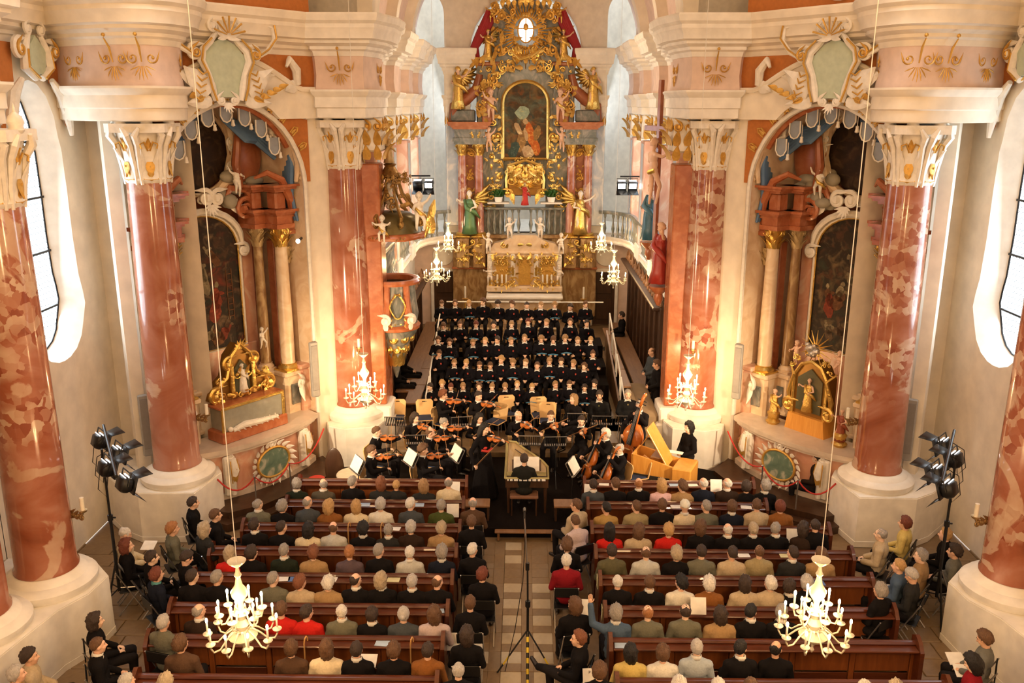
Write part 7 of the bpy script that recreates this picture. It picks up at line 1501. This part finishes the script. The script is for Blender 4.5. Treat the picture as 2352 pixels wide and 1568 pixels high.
CR = [
 [(987, 889, 'dark'), (1015, 882, 'blond'), (1035, 889, 'red'), (1063, 888, 'fair'), (1100, 888, 'brown'), (1130, 889, 'fair'), (1160, 887, 'fair'), (1188, 885, 'blond'), (1222, 889, 'blond'), (1276, 886, 'fair'), (1308, 884, 'brown'), (1343, 894, 'dark'), (1366, 882, 'dark')],
 [(1043, 835, 'fair'), (1070, 835, 'blond'), (1101, 840, 'brown'), (1126, 840, 'brown'), (1151, 828, 'blond'), (1178, 833, 'fair'), (1207, 834, 'fair'), (1234, 839, 'brown'), (1262, 831, 'fair'), (1289, 832, 'brown'), (1317, 837, 'fair'), (1342, 841, 'brown')],
 [(1006, 782, 'brown'), (1032, 788, 'brown'), (1086, 786, 'fair'), (1114, 782, 'blond'), (1142, 782, 'dark'), (1174, 783, 'fair'), (1205, 777, 'fair'), (1243, 779, 'fair'), (1271, 782, 'brown'), (1298, 778, 'fair'), (1327, 782, 'fair'), (1357, 782, 'blond')],
 [(1018, 750, 'brown'), (1056, 745, 'brown'), (1093, 747, 'red'), (1134, 747, 'dark'), (1175, 745, 'fair'), (1213, 740, 'red'), (1255, 740, 'fair'), (1310, 741, 'brown'), (1348, 745, 'dark')],
 [(1014, 696, 'brown'), (1045, 697, 'brown'), (1077, 699, 'blond'), (1109, 694, 'brown'), (1143, 697, 'dark'), (1176, 701, 'brown'), (1210, 701, 'dark'), (1242, 700, 'fair'), (1274, 700, 'fair'), (1310, 710, 'dark'), (1345, 699, 'brown')]]
RN = ['front', 'second', 'third', 'fourth', 'back']
NTL = ['first', 'second', 'third', 'fourth', 'fifth', 'sixth', 'seventh', 'eighth', 'ninth', 'tenth', 'eleventh', 'twelfth', 'thirteenth']
HS = ['short', 'wave', 'short', 'curly', 'short', 'wave', 'crop']
FB = pbr('blue_folder', (.10, .30, .50), .5)
chc = None
rc = random.Random(4)
PSC = {'chf': 'with folded arms', 'chc': 'hand at chin', 'chb': 'holding a folder', 'ch_d': 'head bowed', 'ch_l': 'looking aside', 'ch_r': 'looking aside', 'ch': ''}
def boy(px, py, hc, y, z, i, k, po=None):
    global chc
    p = at_y(px, py, y-.05); s = .87 if i else .84
    po = po or rc.choice(['ch', 'ch_d', 'ch_l', 'ch_r', 'chb', 'chb', 'chf', 'ch_d', 'chc']); h = rc.choice(HS)
    zz = p.z-1.225*s
    lab = ('%s choirboy %s, %s from the left in the %s row' % (hdesc(h if h != 'crop' else 'short', hc), PSC[po], NTL[k], RN[i])).replace(' ,', ',')
    o = person(po, (p.x, y, max(z+.005, zz)), PI+rc.uniform(-.12, .12), lab, 'short' if h == 'crop' else h, hc, (.010, .009, .014), 'sweater', group='boys and men of the choir', s=s, collar=(.78, .76, .72))
    e = link('crest_badge', EMBm, o); e.matrix_local = T_(-.07, .155, .93) @ R_('Z', 180)
    if po == 'chb':
        fo = MB()
        for q in (-1, 1): fo.box(0, 0, 0, .14, .19, .008, T=R_('Y', q*10) @ T_(q*.07, 0, 0))
        f = link('song_folder', BOOKM if 'BOOKM' in globals() else mkbook(fo)); a = o.rotation_euler.z
        q = o.matrix_basis @ V((0, .38, .845)); f.location = q; f.rotation_euler = (math.radians(28), 0, a); f['label'] = 'blue song folder held by the %s choirboy in the %s row' % (NTL[k], RN[i]); f['category'] = 'folder'; f['group'] = 'blue song folders of the choir'
def mkbook(fo):
    global BOOKM
    BOOKM = to_me(fo, 'song_folder'); BOOKM.materials[0] = FB; return BOOKM
for i, row in enumerate(CR):
    for k, (px, py, hc) in enumerate(row): boy(px, py, hc, RY[i]+.0, RZ[i], i, k)
boy_extra = ((1008, 811, 'brown', 'chc', 'standing at the left edge of the risers between the second and third rows'), (1362, 815, 'brown', 'chf', 'at the right edge of the risers between the second and third rows'))
for px, py, hc, po, tail in boy_extra:
    p = at_y(px, py, 23.3); o = person(po, (p.x, 23.35, p.z-1.225*.87), PI, 'choirboy '+tail, 'short', hc, (.010, .009, .014), 'sweater', s=.87, collar=(.78, .76, .72)); e = link('crest_badge', EMBm, o); e.matrix_local = T_(-.07, .155, .93) @ R_('Z', 180)
# chairs of the choir: low stools hidden mostly by the singers
sb = MB(); sb.bbox(0, 0, .36, .36, .34, .03, .01); sb.bbox(0, -.18, .62, .36, .02, .2, .01)
for qx in (-.15, .15):
    for qy in (-.14, .14): sb.tube([(qx, qy, .35), (qx, qy, .01)], .012, 5)
sme = to_me(sb, 'choir_chair'); sme.materials[0] = BEECH
for i, row in enumerate(CR):
    for k, (px, py, hc) in enumerate(row):
        p = at_y(px, py, RY[i]); o = link('choir_chair', sme); o.location = (p.x, RY[i], RZ[i]); o.rotation_euler = (0, 0, PI); o['category'] = 'chair'; o['group'] = 'beech chairs of the choir'
        o['label'] = 'beech chair under the %s singer from the left in the %s choir row' % (NTL[k], RN[i])
# ---------- orchestra ----------
VI = P_(SEAT, el=((.30, .10, .84), (-.27, .20, .90)), wr=((.20, .40, .92), (-.20, .50, 1.06)), hdir=((-.6, .7, -.2), (.3, .5, .8)), hup=((.2, .2, 1), (-1, .2, .2)), yaw=22, pitch=14, roll=-6, curl=.9)
pose_set('vio', VI, ('jacket',))
VS = P_(STAND, el=((.34, .02, 1.14), (-.27, .20, 1.26)), wr=((.36, .22, .92), (-.22, .50, 1.42)), hdir=((-.3, .6, -.6), (.3, .5, .8)), hup=((.2, .2, 1), (-1, .2, .2)), yaw=22, pitch=18, roll=-8, curl=.9, fat=.9, shw=.15)
pose_set('solo', VS, ('sweater',), skirt=True)
CE = P_(SEAT, el=((.34, .12, .80), (-.26, .14, .86)), wr=((.30, .42, .66), (-.10, .26, 1.04)), kn=((.26, .38, .53), (-.26, .38, .53)), an=((.24, .36, .1), (-.24, .36, .1)), hdir=((-.6, .6, -.2), (.7, .3, .3)), hup=((.2, .2, 1), (-.3, 1, 0)), pitch=12, curl=.9)
pose_set('cel', CE, ('jacket',))
BA = P_(STAND, el=((.32, .14, 1.10), (-.24, .16, 1.22)), wr=((.24, .42, .98), (-.08, .30, 1.48)), hdir=((-.5, .6, -.4), (.7, .4, .2)), hup=((.2, .2, 1), (0, 1, .3)), pitch=22, yaw=15, curl=.9)
pose_set('bas', BA, ('jacket',)); pose_set('std', P_(STAND, el=((.25, .0, 1.12), (-.25, .0, 1.12)), wr=((.08, .22, 1.0), (-.08, .22, 1.0)), hdir=((-.7, .5, 0), (.7, .5, 0)), pitch=10), ('jacket', 'coat'))
KB = P_(SEAT, el=((.24, .06, .78), (-.24, .06, .78)), wr=((.17, .32, .76), (-.17, .32, .76)), hdir=((0, 1, -.1), (0, 1, -.1)), pitch=14)
pose_set('key', KB, ('jacket',))
# string instruments, modelled at violin size along +Y (end button at origin), belly +Z
def string_parts():
    out = []; n = 40
    for k in range(n):
        t = k/(n-1); y = .355*t
        w_ = .102*math.sin(PI*min(1, t*1.18+.03))**.6 if t < .42 else (.056 if t < .55 else .082*math.sin(PI*min(1, (1-t)*1.5+.05))**.6)
        if .38 < t < .60: q = (t-.38)/.22; w_ = .100*(1-q)+.080*q-.045*math.sin(PI*q)
        out.append((w_, y))
    P = out+[(-x, y) for x, y in out[::-1]]
    b = MB(); N = len(P); L = [(0.90, -.016), (1, -.012), (1, .014), (.90, .022), (.5, .030)]
    vs = [V((x*s_, .178+(y-.178)*(s_ if s_ < .9 else .97+.03*s_), z)) for s_, z in L for x, y in P]
    b.add(vs, [(i*N+k, i*N+(k+1) % N, (i+1)*N+(k+1) % N, (i+1)*N+k) for i in range(4) for k in range(N)]+[tuple(range(N-1, -1, -1)), tuple(range(4*N, 5*N))]); body = to_me(b, 'violin'); body.materials[0] = VIOLW
    m = MB(); m.prism([(-.012, .30), (.012, .30), (.010, .50), (-.010, .50)], .008, .030); m.tube([(0, .50, .018), (0, .545, .012), (0, .575, .0), (0, .585, -.016), (0, .572, -.022)], [.012, .013, .014, .013, .008], 6); neck = to_me(m, 'neck'); neck.materials[0] = VIOLW
    m = MB(); m.prism([(-.020, .20), (.020, .20), (.012, .49), (-.012, .49)], .040, .047); m.prism([(-.018, .02), (.018, .02), (.010, .13), (-.010, .13)], .034, .044)
    for q in (-1, 1):
        for y in (.515, .54): m.tube([(0, y, .01), (q*.038, y, .01)], .004, 5)
        m.box(q*.045, .17, .027, .005, .06, .002)
    fb = to_me(m, 'fingerboard'); fb.materials[0] = BLACKM
    m = MB(); m.box(0, .165, .04, .045, .004, .03); br = to_me(m, 'bridge'); br.materials[0] = BEECH
    m = MB()
    for q in range(4): m.tube([(-.011+.0073*q, .10, .046), (-.011+.0073*q, .165, .057), (-.007+.0047*q, .50, .046)], .0009, 3)
    st = to_me(m, 'string'); st.materials[0] = STEEL
    return body, neck, fb, br, st
SB = string_parts()
m = MB(); m.tube([(0, 0, 0), (0, .35, .006), (0, .74, .0)], .0045, 5); m.box(0, .37, -.016, .004, .70, .001); m.box(0, .05, -.009, .010, .03, .014); BOW = to_me(m, 'bow'); BOW.materials[0] = pbr('bow_wood', (.45, .22, .08), .4)
def aim(p, d, up):      # frame with +Y along d
    d = V(d).normalized(); up = V(up); up = (up-d*up.dot(d)).normalized(); x = d.cross(up); R = MX((x, d, up)).transposed().to_4x4(); return MX.Translation(p) @ R
def inst(o, p, d, up, sc, label, cat):
    W = o.matrix_basis @ aim(p, d, up); r = link(cat.replace(' ', '_'), SB[0]); r.matrix_basis = MX.Translation(W.translation) @ W.to_3x3().normalized().to_4x4() @ S_(sc); r['label'] = label; r['category'] = cat
    for nm, me in zip(('neck', 'fingerboard', 'bridge', 'string'), SB[1:]): link(nm, me, r)
    if sc > 1.5:
        m = MB(); m.tube([(0, 0, 0), (0, -.09, 0)], .004, 5); m.build('end_pin', STEEL, r)
    return r
def bow(o, p, d, label, sc=1):
    W = o.matrix_basis @ aim(p, d, (0, 0, 1)); r = link('bow', BOW); r.matrix_basis = MX.Translation(W.translation) @ W.to_3x3().normalized().to_4x4() @ S_(sc); r['label'] = label; r['category'] = 'bow'
def player(pose, px, py, z, deg, label, h, hc, top=(.014, .012, .014), s=1.0, hz=1.21, ch=True, **k):
    p = at_z(px, py, z+hz*s); o = person(pose, (p.x, p.y, z), math.radians(deg), label, h, hc, top, k.pop('kind', 'jacket'), s=s, jitter=0, **k)
    bpy.context.view_layer.update()
    if ch:
        chair(p.x, p.y, z, math.radians(deg), 'beech chair under the '+label.replace('violinist', 'violin player')[:70].rsplit(' ', 0)[0] if 0 else 'beech chair under the '+' '.join(label.split()[:9]))
    return o
def violinist(px, py, z, deg, label, h, hc, sc=1.0, **k):
    o = player('vio', px, py, z, deg, label, h, hc, collar=(.8, .78, .74), **k); short = ' '.join(label.split()[:8])
    inst(o, (-.055, .055, 1.045), (-.16, .45, .02), (.45, .1, .9), sc, 'violin played by the '+short, 'violin')
    bow(o, (.19, .43, .96), (-.75, -.30, .34), 'bow held by the '+short)
    return o
S1 = .2
violinist(854, 1036, .1, -100, 'brown-haired man at the front left of the violins', 'short', 'brown'); violinist(865, 992, S1, -105, 'young dark-haired man behind the front left violinist', 'short', 'brown')
violinist(972, 1034, .15, -100, 'curly brown-haired man in the front row of violins', 'curly', 'brown'); violinist(988, 994, S1, -100, 'bearded balding man behind the curly-haired violinist', 'bald', 'brown')
violinist(1020, 970, S1, -110, 'tall balding violinist left of the standing soloist', 'bald', 'grey'); violinist(953, 961, S1, -150, 'dark-haired woman playing at the far left behind', 'bob', 'dark')
o = violinist(1018, 907, S1+.1, -120, 'boy with red tie playing viola at the back left', 'wave', 'auburn', 1.1); m = MB(); m.prism([(-.02, 0), (.02, 0), (.03, -.3), (0, -.34), (-.03, -.3)], 0, .01, 0, T_(0, .105, 1.0) @ R_('X', 75)); m.build('red_tie', REDC, o)
violinist(1099, 910, S1+.1, -150, 'dark-haired boy playing viola before the choir', 'short', 'dark', 1.1); violinist(1101, 962, S1, -170, 'dark-haired woman half hidden behind the soloist', 'bob', 'black')
violinist(1191, 955, S1, -165, 'old white-haired violist in the centre', 'bald', 'white', 1.12); violinist(1265, 955, S1, 170, 'young violist right of the old violist', 'short', 'brown', 1.12); violinist(1335, 967, S1, 160, 'dark-haired violist beside the cellos', 'short', 'dark', 1.12)
# soloist
p = at_z(1112, 985, S1+1.60); sol = person('solo', (p.x, p.y, S1), math.radians(-150), 'dark-haired woman soloist in long black dress standing with a violin', 'long', 'black', (.012, .01, .012), 'sweater', (.012, .01, .012), s=1.0, legsname='skirt', skin=SKINS[1], jitter=0)
bpy.context.view_layer.update()
inst(sol, (-.055, .06, 1.42), (-.18, .45, .02), (.4, .1, .9), 1.0, 'violin held by the standing woman soloist', 'violin'); bow(sol, (.36, .26, .90), (-.65, .15, .62), 'bow in the right hand of the standing soloist')
m = MB(); m.tube([(.13, .12, 1.17), (0, .17, 1.14), (-.13, .12, 1.17)], .028, 6); m.ell((.05, .15, 1.22), (.05, .02, .03), 8, 5); m.build('red_sash', REDC, sol)
# keyboard player
kp = player('key', 1204, 1056, S1, 0, 'dark-haired keyboard player in black seen from behind', 'short', 'dark', (.03, .03, .025), ch=False)
t = thing('piano_bench', 'dark bench under the keyboard player', 'bench', (kp.location.x, kp.location.y, S1)); m = MB(); m.bbox(0, 0, .42, .6, .34, .07, .02); m.build('seat', pbr('patterned_cushion', (.22, .10, .05), .8), t, smooth=30)
for qx in (-.26, .26):
    for qy in (-.13, .13): m = MB(); m.tube([(qx, qy, .4), (qx, qy, .0)], .018, 6); m.build('leg', WOODD, t)
# cellists and double bass
def cellist(px, py, z, deg, label, h, hc):
    o = player('cel', px, py, z, deg, label, h, hc, collar=(.8, .78, .74)); short = ' '.join(label.split()[:7])
    inst(o, (.02, .50, .20), (-.10, -.36, .92), (0, .92, .38), 2.05, 'cello played by the '+short, 'cello'); bow(o, (.30, .46, .64), (-.95, .12, .1), 'bow of the '+short)
cellist(1390, 998, .2, 112, 'white-haired cellist behind the front cellist', 'wave', 'white'); cellist(1422, 1031, .12, 112, 'balding grey cellist in front beside the organ', 'bald', 'silver')
p = at_z(1469, 929, S1+1.62); bo = person('bas', (p.x, p.y, S1), math.radians(150), 'grey-haired double bass player standing beside the organ', 'bald', 'grey', (.014, .012, .014), 'jacket', s=1.0, jitter=0, collar=(.8, .78, .74)); bpy.context.view_layer.update()
inst(bo, (.10, .52, .18), (-.17, -.14, .96), (.1, .95, .2), 3.15, 'large double bass held by the standing player', 'double bass'); bow(bo, (.26, .44, .95), (-.8, .3, -.4), 'bow of the double bass player')
# listeners on stage
for px, py, z, deg, lab, h, hc, col, tie in ((1377, 909, .45, 172, 'man in dark suit with olive tie seated before the choir rail', 'short', 'dark', (.02, .02, .022), (.16, .16, .07)), (1442, 906, .45, 180, 'grey-haired man in dark suit with glasses seated beside the bass player', 'short', 'grey', (.018, .018, .02), (.25, .2, .1))):
    o = player('aud', px, py, z, deg, lab, h, hc, col, collar=(.8, .78, .74)); m = MB(); m.prism([(-.018, 0), (.018, 0), (.03, -.28), (0, -.32), (-.03, -.28)], 0, .01, 0, T_(0, .105, 1.0) @ R_('X', 75)); m.build('tie', cmat(tie), o)
player('aud', 1317, 917, .45, 130, 'fair long-haired girl seated in black looking left', 'long', 'fair', kind='jacket')
p = at_z(1509, 835, 2.07); person('std', (p.x, p.y, .45), math.radians(100), 'dark-haired man in black standing at the right choir pier', 'short', 'brown', C['black'], 'jacket', jitter=0)
p = at_z(1505, 812, 2.07); person('std', (p.x-.05, p.y+.25, .45), math.radians(110), 'bald man in grey standing behind another at the right pier', 'bald', 'brown', C['slate'], 'jacket', jitter=0)
p = at_z(1583, 980, 1.62); person('std', (p.x, p.y, 0), math.radians(115), 'woman in black with bushy dark hair standing behind the organ', 'bob', 'black', C['black'], 'jacket', jitter=0)
person('aud', (6.3, 17.95, -.02), math.radians(60), 'dark-haired person in brown jacket before the right side altar', 'short', 'dark', C['dbrown'], 'jacket')
for x, y, lab in ((-3.55, 23.6, 'person in black on the choir bench under the pulpit'), (-3.5, 24.6, 'second person in black on the bench behind the pulpit'), (3.3, 29.4, 'person in black at the far end of the right choir bench')):
    person('aud', (x, y, .45), math.radians(-90 if x < 0 else 90), lab, 'short', 'dark', C['black'], 'jacket')
# ---------- papers, folders, sticks on ledges ----------
PH = [(1045, 1108, 17.27, 'white', 'at the aisle end of the front left screen', 0), (1043, 1120, 17.1, 'white', 'held by the bald person in cream, front left pew', 1), (838, 1157, 16.2, 'lb', 'first on the second left ledge, behind the cream coat', 0), (962, 1158, 16.2, 'lb', 'on the second left ledge right of the white-haired person', 0), (1040, 1172, 15.9, 'white', 'open white papers before the green jacket in the second left pew', 1), (907, 1207, 15.18, 'white', 'on the third left ledge above the dark grey jacket', 0),
      (652, 1323, 13.33, 'white', 'on the fifth left ledge, white one of two', 0), (677, 1323, 13.33, 'blue', 'on the fifth left ledge, blue one of two', 0), (760, 1322, 13.33, 'white', 'printed, on the fifth left ledge above the white-haired person', 0), (904, 1325, 13.33, 'yellow', 'small yellow leaflet on the fifth left ledge', 0), (1005, 1396, 12.4, 'lb', 'near the aisle on the sixth left ledge', 0), (879, 1472, 11.52, 'lb', 'on the seventh left ledge beside the lilac jumper', 0),
      (1387, 1110, 17.27, 'white', 'at the aisle end of the front right screen', 0), (1355, 1126, 17.0, 'white', 'held by the slate grey person in the front right pew', 1), (1548, 1110, 17.27, 'lb', 'on the front right screen before the tan coat', 0), (1590, 1110, 17.27, 'white', 'grey leaflet on the front right screen', 0), (1645, 1115, 17.1, 'white', 'large sheet read between the two white-haired men, front right', 1), (1553, 1158, 16.2, 'white', 'on the second right ledge beside the white-capped person', 0), (1714, 1155, 16.2, 'white', 'on the second right ledge near its outer end', 0),
      (1708, 1261, 14.26, 'white', 'on the fourth right ledge beside the beige jacket', 0), (1805, 1262, 14.26, 'yellow', 'yellowish leaflet on the fourth right ledge', 0), (1880, 1321, 13.33, 'blue', 'blue folder at the outer end of the fifth right ledge', 0), (1604, 1391, 12.3, 'white', 'open booklet held up over the sixth right ledge', 1), (1428, 1472, 11.52, 'lb', 'on the seventh right ledge at the aisle end', 0), (1822, 1230, 15.0, 'white', 'white sheets read at the outer end of the third right pew', 1), (2055, 1355, 13.6, 'white', 'white booklet on the lap of the elderly reader at the right', 2), (2195, 1512, 11.6, 'white', 'booklet of the reader in the bottom right corner', 2), (2212, 1540, 11.3, 'white', 'nearest white booklet at the bottom right corner', 2),
      (1039, 1473, 11.9, 'white', 'left one of two white sheets in the aisle', 1), (1090, 1473, 11.9, 'white', 'right one of two white sheets in the aisle', 1), (1358, 1556, 10.9, 'white', 'booklet with dark picture at the bottom right of the aisle', 1), (846, 1517, 11.0, 'white', 'on the lap of a dark figure in the seventh left pew', 2), (1340, 1395, 12.4, 'white', 'printed programme with dark picture in the aisle chair row', 1), (342, 1252, 14.5, 'white', 'sheets on the lap of the elderly reader by the left wall', 2)]
PC = dict(white=PAPER, lb=pbr('pale_blue_cover', (.42, .55, .72), .6), blue=pbr('blue_cover', (.10, .18, .42), .6), yellow=pbr('pale_yellow_paper', (.70, .64, .36), .7))
for px, py, y, c, tail, mode in PH:
    p = at_y(px, py, y)
    if mode == 0: loc = (p.x, y-.02, .885); w_, h_, tl = .21, .15, 90
    elif mode == 1: loc = (p.x, y, p.z); w_, h_, tl = .24, .26, -25
    else: loc = (p.x, y, p.z); w_, h_, tl = .24, .22, -70
    page(loc[0], loc[1], loc[2], rk.uniform(-.15, .15), tl, w_, h_, ('programme '+tail) if len(('programme '+tail).split()) <= 16 else tail, PC[c], 'concert_programme', 'programme')
DK = pbr('printed_picture', (.06, .06, .08), .6)
for px, py, lab in ((802, 1216, 'walking stick hooked on the third left pew left of the dark long hair'), (877, 1220, 'walking stick hooked on the third left pew beside the white sheet'), (703, 1480, 'umbrella handle hooked on the seventh left pew beside the cream top'), (945, 1485, 'dark umbrella hooked on the seventh left pew behind the leather jacket')):
    y = 15.27 if py < 1300 else 11.60; p = at_y(px, py, y-.13); t = thing('walking_stick', lab, 'walking stick', (p.x, y-.235, -.03)); t.rotation_euler = (0, 0, 1.2); m = MB(); m.tube([(0, 0, .05), (0, 0, .98), (.02, 0, 1.05), (.06, 0, 1.07), (.09, 0, 1.03), (.09, 0, .98)], .012, 6); m.build('shaft', pbr('cane_wood', (.55, .30, .10), .4), t)
    m = MB(); m.lathe([(.016, .02), (.016, .06), (.012, .07)], 8); m.build('rubber_tip', BLACKM, t)
# sloping yellow tags on pew ends
for px, py, i, nm in ((1357, 1273, 3, 'fourth'), (1372, 1340, 4, 'fifth')):
    m = MB(); m.bbox(0, 0, 0, .012, .14, .22, .003); o = m.build('paper_tag', PC['yellow'], smooth=0, label='yellow paper tag on the aisle end of the %s right pew' % nm, category='tag'); o.location = (1.20, PB_[i]+.0, .82)
